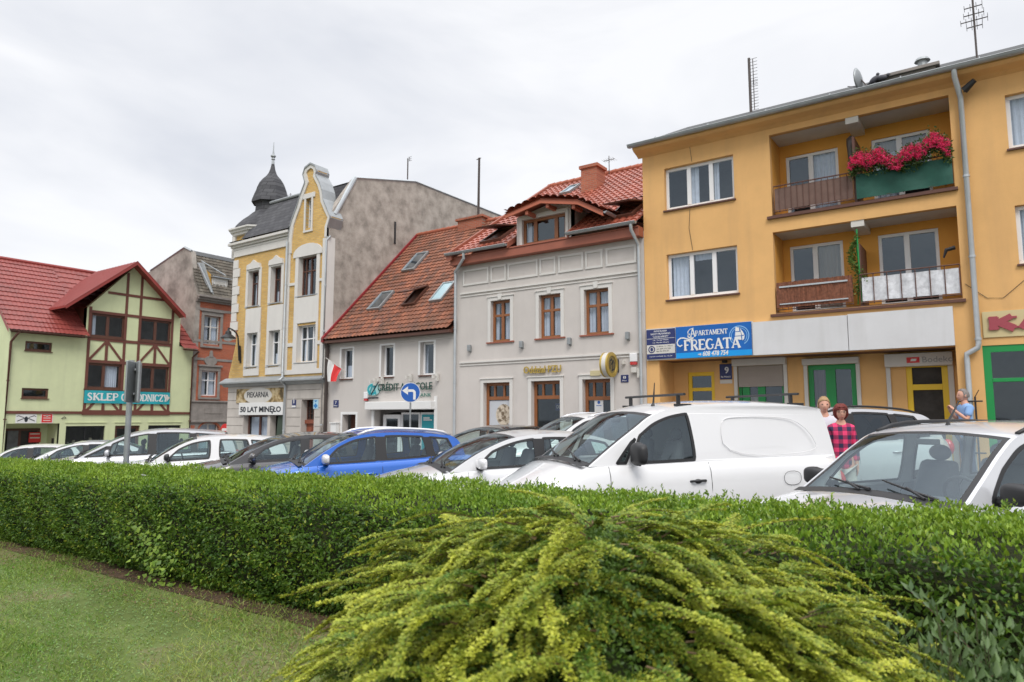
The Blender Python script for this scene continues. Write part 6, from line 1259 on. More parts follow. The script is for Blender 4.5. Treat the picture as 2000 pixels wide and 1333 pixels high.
# law office board
o = board('office_sign', 'small dark blue office board with a pale lower panel, left of the royal blue banner', 'sign', (-8.48, -7.6, 3.37, 4.23), m_navy, d=.125)
poly('panel', R4(-8.47, -7.61, 3.52, 3.78), .128, m_cream, o); poly('rule', R4(-8.46, -7.62, 3.955, 3.965), .128, m_white, o)
for i, (t, za_, zb_, f) in enumerate((('KANCELARIA', 4.15, 4.20, .5), ('RADCY PRAWNEGO', 4.07, 4.12, .75), ('"LODZE AMICZY"', 3.99, 4.04, .6), ('r.pr. Tomasz Wiecha', 3.89, 3.93, .6), ('r.pr. Monika Wiecha', 3.82, 3.86, .62))): text('lettering', t, F, -8.04 - .4 * f, -8.04 + .4 * f, za_, zb_, .127, m_white, o, ext=.002, bold=.01)
for i, t in enumerate(('ul. Bema 12, I Pietro', 'tel. 604 513 520', 'fax 94 374 01')): text('lettering', t, F, -8.17, -7.68 - .06 * i, 3.71 - i * .07, 3.75 - i * .07, .130, m_darktxt, o, ext=.001)
text('lettering', 'czynne od 8.00 do 16.00', F, -8.4, -7.7, 3.42, 3.46, .127, m_white, o, ext=.001)
ring('emblem', -8.32, 3.65, .09, .03, .131, m_navy, o); poly('emblem', disc(-8.32, 3.65, .045, .055), .131, m_navy, o)
# house numbers
q = qd(1405, 712, 1430, 741, -1.03); o = board('house_number', 'blue house number plate with a white 9 between the yellow door and the roller shutter', 'sign', q, m_navy, d=-1.03)
text('lettering', '9', F, q[0] + .15, q[0] + .27, q[2] + .17, q[2] + .36, -1.026, m_white, o, bold=.02); text('lettering', 'Plac Wolno\u015bci', F, q[0] + .04, q[1] - .04, q[2] + .05, q[2] + .11, -1.026, m_white, o); poly('caption_strip', R4(q[0], q[1], q[2] - .12, q[2] - .015), -1.03, m_cream, o)
um = (q[0] + q[1]) / 2; s = MB(F.P); s.box(um - .06, um + .06, -1.04, -.9, q[3] + .03, q[3] + .1); s.build('number_lamp', m_black, o)
for (x0, y0, x1, y1, t, lab) in ((1213, 733, 1228, 747, '8', 'small navy house number plate on the dormered grey house, right of the round gold sign'), (652, 782, 661.5, 796, '7', 'small navy house number plate beside the brown downpipe of the low grey house')):
    q = F.rect(x0, y0, x1, y1); o = board('house_number', lab, 'sign', q, m_navy); um = (q[0] + q[1]) / 2; h = q[3] - q[2]
    text('lettering', t, F, um - .05, um + .05, q[2] + h * .48, q[2] + h * .85, .024, m_white, o); text('lettering', 'Plac', F, q[0] + .05, q[1] - .05, q[2] + h * .15, q[2] + h * .32, .024, m_white, o)
q = F.rect(570.5, 781.5, 577.5, 797, .02); o = board('house_number', 'narrow blue house number plate reading 6 left of the carved red door', 'sign', q, m_navy); text('lettering', '6', F, q[0] + .1, q[1] - .1, q[2] + .18, q[2] + .46, .024, m_white, o, bold=.03); poly('caption_strip', R4(q[0], q[1], q[2] + .02, q[2] + .1), .024, m_white, o)
q = F.rect(612, 781, 621, 799, .02); um, hz_ = (q[0] + q[1]) / 2, (q[2] + q[3]) / 2; m_azure = M('azure', (.02, .2, .5), .5); o = board('craft_sign', 'pale sign with blue diamond right of the carved red door', 'sign', q, M('pale_blue', (.4, .62, .75), .5)); h = q[3] - q[2]; w2 = (q[1] - q[0]) / 2 * .85
poly('diamond', [(um, q[2] + .02), (um + w2, q[2] + h * .32), (um, q[2] + h * .62), (um - w2, q[2] + h * .32)], .024, m_azure, o); poly('triangle', [(um, q[2] + h * .7), (um + w2 * .8, q[2] + h * .92), (um - w2 * .8, q[2] + h * .92)], .024, m_azure, o)
# bakery
q = F.rect(463, 757, 554, 785, .03); q = (q[0], q[1], F.px(508, 787)[1], F.px(508, 759)[1]); o = board('bakery_sign', 'brown wheat-patterned board with a white oval above the white bakery banner', 'sign', q, colmix('wheat_print', (.12, .09, .05), (.55, .45, .28), 3, c3=(.35, .25, .12), bump=0), d=.05)
um, zm = (q[0] + q[1]) / 2 - .1, (q[2] + q[3]) / 2; poly('oval', disc(um, zm, 1.02, .36), .054, m_cream, o); text('lettering', 'PIEKARNIA', F, um - .78, um + .78, zm - .08, zm + .16, .058, m_darktxt, o, bold=.01)
q = F.rect(468, 787, 553, 810, .06); q = (q[0], q[1], F.px(510, 811)[1], F.px(510, 786.5)[1]); o = board('birthday_banner', 'white cloth banner with bold black words under the wheat-patterned bakery board', 'banner', q, m_white, d=.09); text('lettering', '50 LAT MIN\u0118\u0141O', F, q[0] + .12, q[1] - .12, q[2] + .06, q[3] - .17, .094, m_darktxt, o, bold=.03)
# bank letters
zA, zB = F.px(742, 763)[1], F.px(742, 752)[1]; uA, uB = F.px(740, 757)[0], F.px(846, 750)[0]
s = MB(F.P); s.box(uA, uB, .03, .05, zA + .1, zA + .14); o = tag(s.build('bank_lettering', m_greyst2), 'row of raised dark green letters across the low grey house above its shutter box', 'sign'); text('lettering', 'CR\u00c9DIT AGRICOLE', F, uA, uB, zA - .03, zB + .1, .06, M('bottle_green_letters', (.01, .06, .045), .4), o, ext=.008, bold=.012)
text('lettering', 'BANK', F, uB - .7, uB - .05, zA - .28, zA - .15, .04, m_greentxt, o)
lu, lz = F.px(731, 761); s = MB(F.P); s.poly(disc(lu, lz, .34, .24), [], .06, .05); o2 = tag(s.build('bank_emblem', M('pale_teal', (.35, .6, .6), .5)), 'teal and white oval emblem left of the green bank letters', 'sign')
s = MB(F.P); stroke(s, arc(lu - .05, lz, .22, .17, 40, 330, 18), .09, .065, .003); stroke(s, [(lu - .22, lz - .2), (lu, lz + .2), (lu + .16, lz - .2)], .07, .069, .003); s.build('emblem_stroke', m_teal, o2); s = MB(F.P); s.box(lu - .36, lu + .3, .061, .064, lz - .36, lz - .30); stroke(s, [(lu - .1, lz - .2), (lu + .3, lz + .28)], .05, .073, .003); s.build('emblem_bar', m_darktxt, o2)
# gold letters and round sign
zA, zB = F.px(1060, 729)[1], F.px(1060, 715)[1]; uA, uB = F.px(1025, 720)[0], F.px(1098, 718)[0]
s = MB(F.P); s.box(uA, uB, .02, .04, (zA + zB) / 2, (zA + zB) / 2 + .03); o = tag(s.build('gold_lettering', m_greyst), 'gold raised letters above the middle shop window of the dormered grey house', 'sign'); text('lettering', 'Oddzia\u0142 PZU', F, uA, uB, zA, zB, .07, m_gold, o, ext=.015, bold=.015)
su, sz = F.px(1189, 713, .55); rs = .36
o = empty('projecting_sign', F.P(su, .55, sz), 'round gold projecting sign on the dormered grey house above its door', 'sign')
s = MB(); s.lathe((0, 0, 0), [(rs, -.09), (rs, .09)], 36); s.v = [(su + z, 19 - .55 + y, sz + x) for x, y, z in s.v]; s.build('drum', m_cream, o, smooth=True, auto=30)
for sg in (1, -1):
    s = MB(); s.lathe((0, 0, 0), [(rs * .72, sg * .10), (rs * .74, sg * .125), (rs + .01, sg * .12), (rs + .01, sg * .07)], 36); s.v = [(su + z, 19 - .55 + y, sz + x) for x, y, z in s.v]; s.build('gold_rim', m_gold, o, smooth=True, auto=30)
    K = Fac('x', su + sg * .102); s = MB(K.P); c0 = 19 - .55; s.poly(disc(c0, sz, rs * .72, rs * .72), [], 0, .002); s.build('face', M('bronze_face', (.25, .19, .06), .4, metal=.3), o)
    stk = [[(-.12, -.14), (-.12, .1), (-.02, .16), (.04, .08), (-.04, .0)], [(.02, -.16), (.02, .02), (.1, .14)], [(.14, .1), (.14, -.12), (-.02, -.18)]]
    s = MB(K.P)
    for p in stk: stroke(s, [(c0 + a * sg, sz + b_) for a, b_ in p], .045, .004 * sg, .003)
    s.build('monogram', m_darktxt, o)
s = MB(F.P); s.box(su + .0, su + .06, .0, .2, sz - .2, sz + .2); s.build('bracket', m_black, o)
q = F.rect(1155, 725, 1174, 734); s = MB(F.P); s.box(q[0], q[1], .003, .08, q[2], q[3]); tag(s.build('utility_box', m_gold if False else M('beige_box', (.55, .48, .28), .5)), 'small beige box on the wall left of the round gold sign', 'box')
# KA sign, cream board over right shop window
kz0, kz1 = F.px(1930, 655)[1], F.px(1930, 607)[1]; ku0, ku1 = F.px(1919, 630)[0], 1.6
o = board('shop_sign', 'cream board with two large maroon letters over the right-hand green shop window', 'sign', (ku0, ku1, kz0 - .06, kz1 - .03), M('cream_sign_board', (.60, .50, .27), .7, var=.05), d=.03)
serif('lettering', 'KA', F, ku0 + .1, ku0 + 1.18, kz0 + .12, kz1 - .17, .07, m_maroon, o, tk=.26, tn=.2, ext=.045, sh=.16)
# air-con text box sign above doorway
q = qd(1729, 694, 1862, 706, -.80); um = q[0] + (q[1] - q[0]) * .32; s = MB(F.P); s.box(um, um + .28, -.81, -.806, q[2] + .0, q[2] + .14); o = tag(s.build('shutter_logo', m_redpaint), 'faded red logo and grey name on the shutter box above the yellow doorway', 'sign'); poly('logo_cut', [(um + .08, q[2] + .04), (um + .2, q[2] + .04), (um + .22, q[2] + .1), (um + .1, q[2] + .1)], -.803, m_white, o); text('lettering', 'Bodeko', F, um + .34, um + .98, q[2] + .0, q[2] + .14, -.806, M('grey_lettering', (.3, .3, .3), .6), o)
# green house signs
q = (G.rect(165, 765, 331, 789, .08)); zq = ((G.px(165, 789, .08)[1] + G.px(330, 789, .08)[1]) / 2, (G.px(165, 765, .08)[1] + G.px(330, 765, .08)[1]) / 2)
o = board('shop_banner', 'teal banner with white capitals across the green timbered house', 'banner', (q[0], q[1], zq[0], zq[1]), m_teal, G, d=.09)
wq = q[1] - q[0]; serif('lettering', 'SKLEP', G, q[0] + wq * .03, q[0] + wq * .375, zq[0] + .16, zq[1] - .14, .095, m_white, o, tk=.21, tn=.13, sh=.12); serif('lettering', 'OGRODNICZY', G, q[0] + wq * .41, q[0] + wq * .975, zq[0] + .16, zq[1] - .14, .095, m_white, o, tk=.21, tn=.13, sh=.12)
poly('curled_corner', [(q[1] - .3, zq[1] - .1), (q[1] - .02, zq[1] - .3), (q[1] - .2, zq[0] + .15)], .13, m_cream, o, G)
q = G.rect(31, 809, 71, 827, .02); o = board('club_sign', 'white board with a black bee between crossed tools on the green house', 'sign', q, m_white, G); um, zm = (q[0] + q[1]) / 2, (q[2] + q[3]) / 2
poly('bee', disc(um, zm - .03, .08, .14), .024, m_darktxt, o, G); s = MB(G.P)
for sg in (1, -1): stroke(s, [(um + sg * .1, zm + .05), (um + sg * .35, zm + .15), (um + sg * .42, zm + .1)], .03, .026, .002); stroke(s, [(um + sg * .08, zm + .02), (um + sg * .38, zm - .12)], .035, .028, .002)
s.build('bee_wings', m_darktxt, o)
q = G.rect(80, 808, 103, 827, .02); o = board('office_plate', 'red plate with white lines right of the bee sign on the green house', 'sign', q, M('white_edge', (.7, .62, .6), .5), G); poly('red_field', R4(q[0] + .05, q[1] - .05, q[2] + .04, q[3] - .04), .024, m_redpaint, o, G)
s = MB(G.P)
for k in range(3): s.box(q[0] + .12, q[1] - .12, .024, .027, q[2] + .12 + k * .12, q[2] + .16 + k * .12)
s.poly(disc((q[0] + q[1]) / 2, q[3] - .12, .05, .05), [], .027, .003); s.build('text_lines', m_cream, o)
q = G.rect(57, 845, 79, 864, -1.3); o = board('office_notice', 'red notice with white lines in the dark entrance of the green house', 'sign', q, m_redpaint, G, d=-1.3); s = MB(G.P); s.box(q[0] + .05, q[1] - .05, -1.299, -1.295, q[2] + .2, q[2] + .26); s.box(q[0] + .05, q[1] - .05, -1.299, -1.295, q[2] + .4, q[2] + .46); s.build('text_lines', m_cream, o)
q = G.rect(13, 842, 33, 886, -1.3); o = board('shop_poster', 'grey poster beside the brown door in the green house entrance', 'poster', (q[0] + .05, q[1], q[2], q[3]), M('grey_poster', (.14, .15, .16), .6, var=.3, vs=3), G, d=-1.3)
u, z = G.px(106, 864, -.6); s = MB(G.P); s.box(u - .1, u + .2, -.7, -.5, z - .2, z + .2); tag(s.build('letter_box', m_black), 'black letter box on the side wall of the green house entrance', 'letter box')
# pole sign seen from behind, in front of the cars
pY = 5.55; pb_ = atY(248, 860, pY); px0 = pb_.x
o = empty('road_sign', (px0, pY, gz(px0)), 'two grey road sign backs on a galvanised pole standing behind the hedge', 'road sign')
s = MB(); zt0 = atY(264, 706, pY).z; s.tube([(px0 + .02, pY, gz(px0)), (px0 + .0, pY, zt0 + .02)], .042, 14); s.build('pole', m_steel, o, smooth=True, auto=40)
zb0 = atY(262, 788, pY).z
for (ax, off, sc_) in ((R(-20), .05, 1.0), (R(-48), .07, .92)):
    dx, dy = math.cos(ax), math.sin(ax)
    s = MB(lambda x, y, z: (px0 + x * dx - y * dy, pY + x * dy + y * dx, z)); s.box(-.16, .42 * sc_, off, off + .03, zb0 + .01 * sc_, zt0 - .01 / sc_); s.box(-.2, .2, off - .025, off - .001, zb0 + .12, zb0 + .16); s.box(-.2, .2, off - .025, off - .001, zt0 - .16, zt0 - .12); s.build('sign_plate', m_steel, o, bevel=.01)
# blue arrow sign
aY = 17.3; c0 = atY(802, 767, aY); o = empty('road_sign', (c0.x, aY, gz(c0.x)), 'round blue road sign with white left-turn arrow on a thin grey pole', 'road sign')
s = MB(); s.tube([(c0.x, aY, gz(c0.x)), (c0.x, aY, c0.z + .3)], .03, 10); s.build('pole', m_steel, o)
yaw = R(35); n_ = Vector((math.sin(yaw), -math.cos(yaw), 0)); U_ = Vector((math.cos(yaw), math.sin(yaw), 0)); ctr = Vector((c0.x, aY, c0.z)) + n_ * .05
Tq = lambda u, d, z: tuple(ctr + U_ * u + n_ * d + Vector((0, 0, z)))
s = MB(Tq); s.poly(disc(0, 0, .335, .335, 36), [], .0, .02); s.build('sign_rim', m_white, o); s = MB(Tq); s.poly(disc(0, 0, .315, .315, 36), [], .004, .003); s.build('sign_face', m_blue, o)
s = MB(Tq); stroke(s, [(-.1, .06), (.06, .06)] + arc(.06, -.02, .08, .08, 90, 0, 6) + [(.14, -.24)], .085, .009, .003); s.poly([(-.28, .06), (-.08, .2), (-.08, -.08)], [], .009, .003); s.build('arrow', m_white, o)
# red round sign
rY = 22.5; c0 = atY(441, 837, rY); o = empty('road_sign', (c0.x, rY, gz(c0.x)), 'small round red and white road sign by the corner of the tall house', 'road sign'); s = MB(); s.tube([(c0.x, rY, gz(c0.x)), (c0.x, rY, c0.z + .2)], .03, 8); s.build('pole', m_steel, o)
ctr = Vector((c0.x, rY, c0.z)) + n_ * .05; s = MB(Tq); s.poly(disc(0, 0, .25, .25), [], .0, .02); s.build('sign_face', m_redpaint, o); s = MB(Tq); s.box(-.19, .19, .001, .006, -.14, .0); s.build('white_bar', m_white, o)
# street lamp on tall house corner
lu = c0_ - .02; lz0 = F.px(466, 690)[1] if False else 4.6
tip = F.px(440, 640, .9); o = empty('wall_lamp', F.P(-29.2, .1, 5), 'black wall lantern on a curved bracket at the left corner of the tall yellow house', 'lamp')
bA = F.px(467, 705, .1); bT = F.px(445, 641, .9)
s = MB(F.P); pts = [(bA[0], .1, bA[1]), (bA[0], .2, bA[1] + 1.0)] + [(bA[0] + (bT[0] - bA[0]) * (1 - math.cos(t)), .2 + .7 * (1 - math.cos(t)), bA[1] + 1.0 + (bT[1] - bA[1] - 1.0) * math.sin(t)) for t in np.linspace(.2, 1.5, 9)]
s.tube(pts, .035, 8); s.tube([(bA[0], .03, bA[1] - .1), (bA[0], .1, bA[1] + .7)], .05, 6); s.build('bracket', m_black, o)
e = pts[-1]; s = MB(); pe = Vector(F.P(*e)); s.lathe(tuple(pe), [(.03, .02), (.05, -.1), (.12, -.16), (.14, -.28), (.32, -.42), (.33, -.46)], 14); s.build('shade', m_black, o, smooth=True, auto=30); s = MB(); s.lathe(tuple(pe), [(.2, -.44), (.17, -.55), (.05, -.6)], 12); s.build('globe', m_lens, o, smooth=True)
# flag
fd = .0; p0 = F.px(644, 700, .3); p1 = F.px(677, 727, .0)
o = empty('flag', F.P(p1[0], 0, p1[1]), 'white and red flag hanging from a slanted pole beside the brown downpipe', 'flag'); s = MB(F.P); s.tube([(p1[0], .0, p1[1]), (p0[0] + .0, .5, p0[1])], .014, 6); s.build('flag_pole', m_cream, o)
def fl(f0, f1, mat, nm):
    s = MB(F.P); vs = []; n = 8; A, B = Vector((p0[0] + .12, .46, p0[1] - .05)), Vector((p1[0] - .22, .1, p1[1] + .12))
    for i in range(n + 1):
        t = f0 + (f1 - f0) * i / n; q0 = A.lerp(B, t); dn = Vector((p0[0] + .0 + .12 * t, .4 + .05 * math.sin(t * 9), F.px(648, 748, .4)[1] + .05 + .0 * t)); 
        q0 = Vector((q0.x, q0.y, q0.z))
        for k in range(6): v = k / 5; p = q0.lerp(Vector((p0[0] + .02 + .42 * t, .42 - .1 * t, dn.z)), v); vs.append((p.x, p.y + .04 * math.sin(v * 4 + t * 12), p.z))
    s.add(vs, [(i * 6 + k, i * 6 + k + 1, i * 6 + k + 7, i * 6 + k + 6) for i in range(n) for k in range(5)]); s.build(nm, mat, o, smooth=True)
fl(0, .42, m_white, 'white_half'); fl(.42, 1, m_redpaint, 'red_half')
# antennas, dish, mast
def yagi(x, ytop, ybot, Y, lab, els, r=.045):
    a, b_ = atY(x, ytop, Y), atY(x, ybot, Y); o = empty('tv_antenna', tuple(b_), lab, 'antenna'); X_ = b_.x; s = MB(); s.tube([(X_, Y, b_.z - .4), (X_, Y, a.z)], r, 8); s.build('mast', m_darkpipe, o)
    for (f, L_, n, vert) in els:
        z = b_.z + (a.z - b_.z) * f; s = MB(); s.tube([(X_ - L_ / 2, Y, z), (X_ + L_ / 2, Y, z)] if not vert else [(X_ + .12, Y, z - L_ / 2), (X_ + .12, Y, z + L_ / 2)], .015, 5)
        for k in range(n):
            t = -.5 + k / (n - 1)
            if vert: s.tube([(X_ + .12 - .12, Y, z + L_ * t), (X_ + .12 + .14, Y, z + L_ * t)], .008, 4)
            else: s.tube([(X_ + L_ * t, Y - .2 * (1 + .3 * t), z), (X_ + L_ * t, Y + .2 * (1 + .3 * t), z)], .006, 4)
        s.build('elements', m_darkpipe, o)
    return o
yagi(1467, 113, 228, 22.5, 'tall dark antenna mast with short rungs above the left part of the orange roof', [(.75, .9, 9, True), (.45, .6, 7, True), (.2, .4, 5, True)])
yagi(1908, -10, 112, 21.5, 'antenna mast with several crossbars on the orange roof, cut by the top edge', [(.6, .6, 6, False), (.70, .45, 5, False), (.82, .4, 4, False), (.5, .35, 4, False)], .025)
yagi(1190, 305, 345, 25.0, 'small antenna on the red ridge right of the brick chimney', [(.8, .5, 6, False)], .018)
yagi(1189, 306, 320, 25.0, 'x', [(.8, .5, 6, False)], .018) if False else None
a, b_ = atY(936, 309, 24), atY(934, 425, 24); s = MB(); s.tube([(b_.x, 24, b_.z - .5), (a.x, 24, a.z)], [.06, .05], 8); s.tube([(a.x - .15, 24, a.z - .05), (a.x + .1, 24, a.z - .02)], .02, 5); tag(s.build('roof_mast', m_darkpipe), 'tall bare brown pole rising behind the steep clay roof', 'mast')
yagi(796, 310, 352, 24.0, 'thin aerial with small cap on the top of the grey bare wall', [(.95, .2, 3, True)], .03)
for k, x in enumerate((786, 803)):
    pass
yagi(567, 378, 396, 23.0, 'small aerial beside the onion dome', [(.7, .4, 4, False)], .015)
s = MB(); c0 = atY(1678, 157, 20.6); o = empty('satellite_dish', tuple(c0), 'grey satellite dish on the orange roof left of the pigeons', 'satellite dish')
s.lathe((0, 0, 0), [(.02, .07), (.15, .05), (.26, .01), (.33, -.03)], 22); s.v = [(c0.x + z * .9 + y * .2, 20.6 + y, c0.z + x * 1.0 + .02) for x, y, z in s.v]; s.build('dish', m_steel, o, smooth=True); s = MB(); s.tube([(c0.x + .05, 20.6, c0.z), (c0.x + .2, 20.6, c0.z - .25), (c0.x + .2, 20.6, c0.z - .9)], .02, 6); s.tube([(c0.x, 20.6, c0.z - .2), (c0.x - .3, 20.6, c0.z - .1)], .012, 5); s.build('dish_arm', m_darkpipe, o)
for i, (x, y, sgn) in enumerate(((1707, 150, 1), (1722, 146, -1))):
    c0 = atY(x, y + 6, 21.1); s = MB(); q = Quaternion((0, 1, 0), R(-35 if sgn > 0 else 8)).to_matrix(); s.ell(tuple(c0), .15, .07, .075, 12, 8, q); hd = (c0.x + (.1 if sgn > 0 else .16), c0.y, c0.z + (.13 if sgn > 0 else .04)); s.ell(hd, .045, .04, .045, 10, 8); s.tube([hd, (hd[0] + .07, hd[1], hd[2] - .01)], [.015, .003], 5); s.tube([tuple(c0), (c0.x - .22, c0.y, c0.z - (.14 if sgn > 0 else .02))], [.05, .02], 6); s.tube([(c0.x, c0.y, c0.z - .05), (c0.x + .01, c0.y, c0.z - .14)], .012, 4)
    tag(s.build('pigeon', M('pigeon_grey', (.07, .07, .085), .7), None, smooth=True), ('grey pigeon standing upright at the left end of the chimney cap', 'grey pigeon crouching on the chimney cap, right of the upright one')[i], 'bird', 'pigeons on the chimney')
# hanging plant on lower balcony, flowers, dark ornaments
def leafcloud(name, label, cat, C, size, colA, colB, parent=None, group=None, ns=None, flat=0.0):
    n = len(C); D = rng.normal(size=(n, 3)); D /= np.linalg.norm(D, axis=1)[:, None]
    if ns is not None: D = D * .8 + ns; D /= np.linalg.norm(D, axis=1)[:, None]
    E_ = rng.normal(size=(n, 3)); E_ -= (E_ * D).sum(1)[:, None] * D; E_ /= np.linalg.norm(E_, axis=1)[:, None]
    sz = size * rng.uniform(.6, 1.2, n)[:, None]
    return leafmesh(name, C, E_, np.cross(D, E_), sz, sz * .55, colA, colB, label, cat, parent, group)
def leafmesh(name, C, A, B, la, wb, colA, colB, label=None, cat=None, parent=None, group=None, fold=.15, mix=None, kind=None, mat=None):
    """rhombic folded leaves: C base, A axis, B side"""
    n = len(C); Nn = np.cross(A, B); V = np.empty((n, 4, 3)); V[:, 0] = C; V[:, 1] = C + A * la * .45 + B * wb * .5 + Nn * la * fold; V[:, 2] = C + A * la; V[:, 3] = C + A * la * .45 - B * wb * .5 + Nn * la * fold
    me = bpy.data.meshes.new(name); me.vertices.add(n * 4); me.vertices.foreach_set('co', V.reshape(-1).astype(np.float32))
    b4 = np.arange(n) * 4; F_ = np.stack([b4, b4 + 1, b4 + 2, b4, b4 + 2, b4 + 3], 1).reshape(-1).astype(np.int32)
    me.loops.add(n * 6); me.loops.foreach_set('vertex_index', F_); me.polygons.add(n * 2); me.polygons.foreach_set('loop_start', (np.arange(n * 2) * 3).astype(np.int32)); me.polygons.foreach_set('loop_total', np.full(n * 2, 3, np.int32)); me.update(calc_edges=True)
    ca = me.color_attributes.new('Col', 'FLOAT_COLOR', 'POINT'); m_ = rng.uniform(0, 1, n) if mix is None else mix
    cA, cB = np.array(colA, float), np.array(colB, float); c_ = cA[None] * (1 - m_[:, None]) + cB[None] * m_[:, None]; c_ *= rng.uniform(.75, 1.25, n)[:, None]
    c4 = np.ones((n, 4, 4), np.float32); c4[:, :, :3] = c_[:, None]; ca.data.foreach_set('color', c4.reshape(-1))
    o = link(name, me, mat or m_leaf, parent); return tag(o, label, cat, group, kind)
fb = empty('flower_box', F.P(-1.7, .12, 7.9), 'balcony boxes overflowing with pink-red geraniums on the top right balcony', 'flowers'); OB = np.array(ORG[fb.name])
s = MB(F.P); s.box(-2.72, -.7, -.22, -.03, 7.62, 7.8); s.build('planter', m_brown, fb)
n = 7500; u = rng.uniform(-2.85, -.68, n); hz_ = 8.0 + .13 * np.sin((u + 2.8) * 4.6) + .07 * np.sin(u * 11) + .12 * (u + 2.8) * .3; rr = rng.normal(size=(n, 2)); z = hz_ + rr[:, 0] * .13 - .07; dd = .12 + rr[:, 1] * .085
z = np.maximum(z, 7.66 + .1 * np.sin(u * 9)); leafcloud('leaves', None, None, np.stack([u, 19 - dd, z], 1) - OB, .07, (.05, .10, .02), (.10, .17, .04), fb)
n = 1150; u = rng.uniform(-2.85, -.68, n); hz_ = 8.0 + .13 * np.sin((u + 2.8) * 4.6) + .07 * np.sin(u * 11) + .12 * (u + 2.8) * .3; ang = rng.uniform(-.6, 2.4, n); z = hz_ + .19 * np.sin(ang) * rng.uniform(.7, 1.45, n) - .10; dd = .16 + .14 * np.cos(ang) + rng.normal(size=n) * .03
z = np.maximum(z, 7.62 + .1 * np.sin(u * 9)); C = np.stack([u, 19 - dd, z], 1) - OB; C = np.repeat(C, 11, 0) + rng.normal(size=(n * 11, 3)) * .022; leafcloud('blossoms', None, None, C, .034, (.80, .02, .11), (.95, .10, .28), fb)
vp = empty('climbing_plant', F.P(-2.9, -.1, 5.3), 'leafy green climbing plant on the middle post of the lower balcony', 'plant'); OB = np.array(ORG[vp.name])
n = 900; t = rng.uniform(0, 1, n); C = np.stack([-2.86 + .10 * np.sin(t * 7) + rng.normal(size=n) * .07 * (1.3 - t), 19 + .1 + rng.normal(size=n) * .06, 4.75 + t * 1.5], 1) - OB; leafcloud('leaves', None, None, C, .07, (.06, .13, .02), (.16, .26, .05), vp); s = MB(F.P); s.tube([(-2.87, -.12, 4.5), (-2.8, -.1, 5.4), (-2.85, -.1, 6.1)], .012, 5); s.tube([(-2.78, -.04, 4.5), (-2.8, -.05, 6.4)], .02, 5); s.build('stake', m_greenf, vp)
for k in range(4): s = MB(F.P); s.lathe(F.P(-2.83 + .1 * (k % 2), -.06, 4.5 + .0), [(.05, .0), (.08, .18), (.09, .18)], 10) if k == 0 else None; s.T = None; (s.build('pot', M('red_pot', (.4, .05, .03), .6), vp) if k == 0 else None)
hp = F.px(1866, 492, -.2); s = MB(F.P); s.tube([(hp[0] - .0, -.2, hp[1] + .1), (hp[0] - .18, -.18, hp[1] + .06), (hp[0] - .24, -.18, hp[1] - .12)], [.05, .05, .02], 6); tag(s.build('balcony_ornament', m_black), 'black curved ornament on the right wall of the lower balcony', 'ornament')
tp = F.px(1662, 274, -.5); s = MB(F.P); s.tube([(tp[0], -.5, tp[1] - .9), (tp[0] + .01, -.5, tp[1] - .3), (tp[0], -.5, tp[1])], [.05, .09, .05], 8); s.ell(F.P(tp[0], -.5, tp[1] + .0), .1, .1, .12); s.T = None; tag(s.build('wrapped_post_ornament', m_darkpipe), 'dark wrapped bundle on the middle post of the top balcony', 'ornament') if False else None
s = MB(); c0 = F.P(tp[0], -.45, tp[1]); s.lathe(c0, [(.03, -1.0), (.07, -.8), (.09, -.4), (.11, -.12), (.10, .02), (.03, .09)], 9); tag(s.build('furled_parasol', m_darkpipe, None, smooth=True), 'dark furled parasol standing at the middle post of the top balcony', 'parasol')

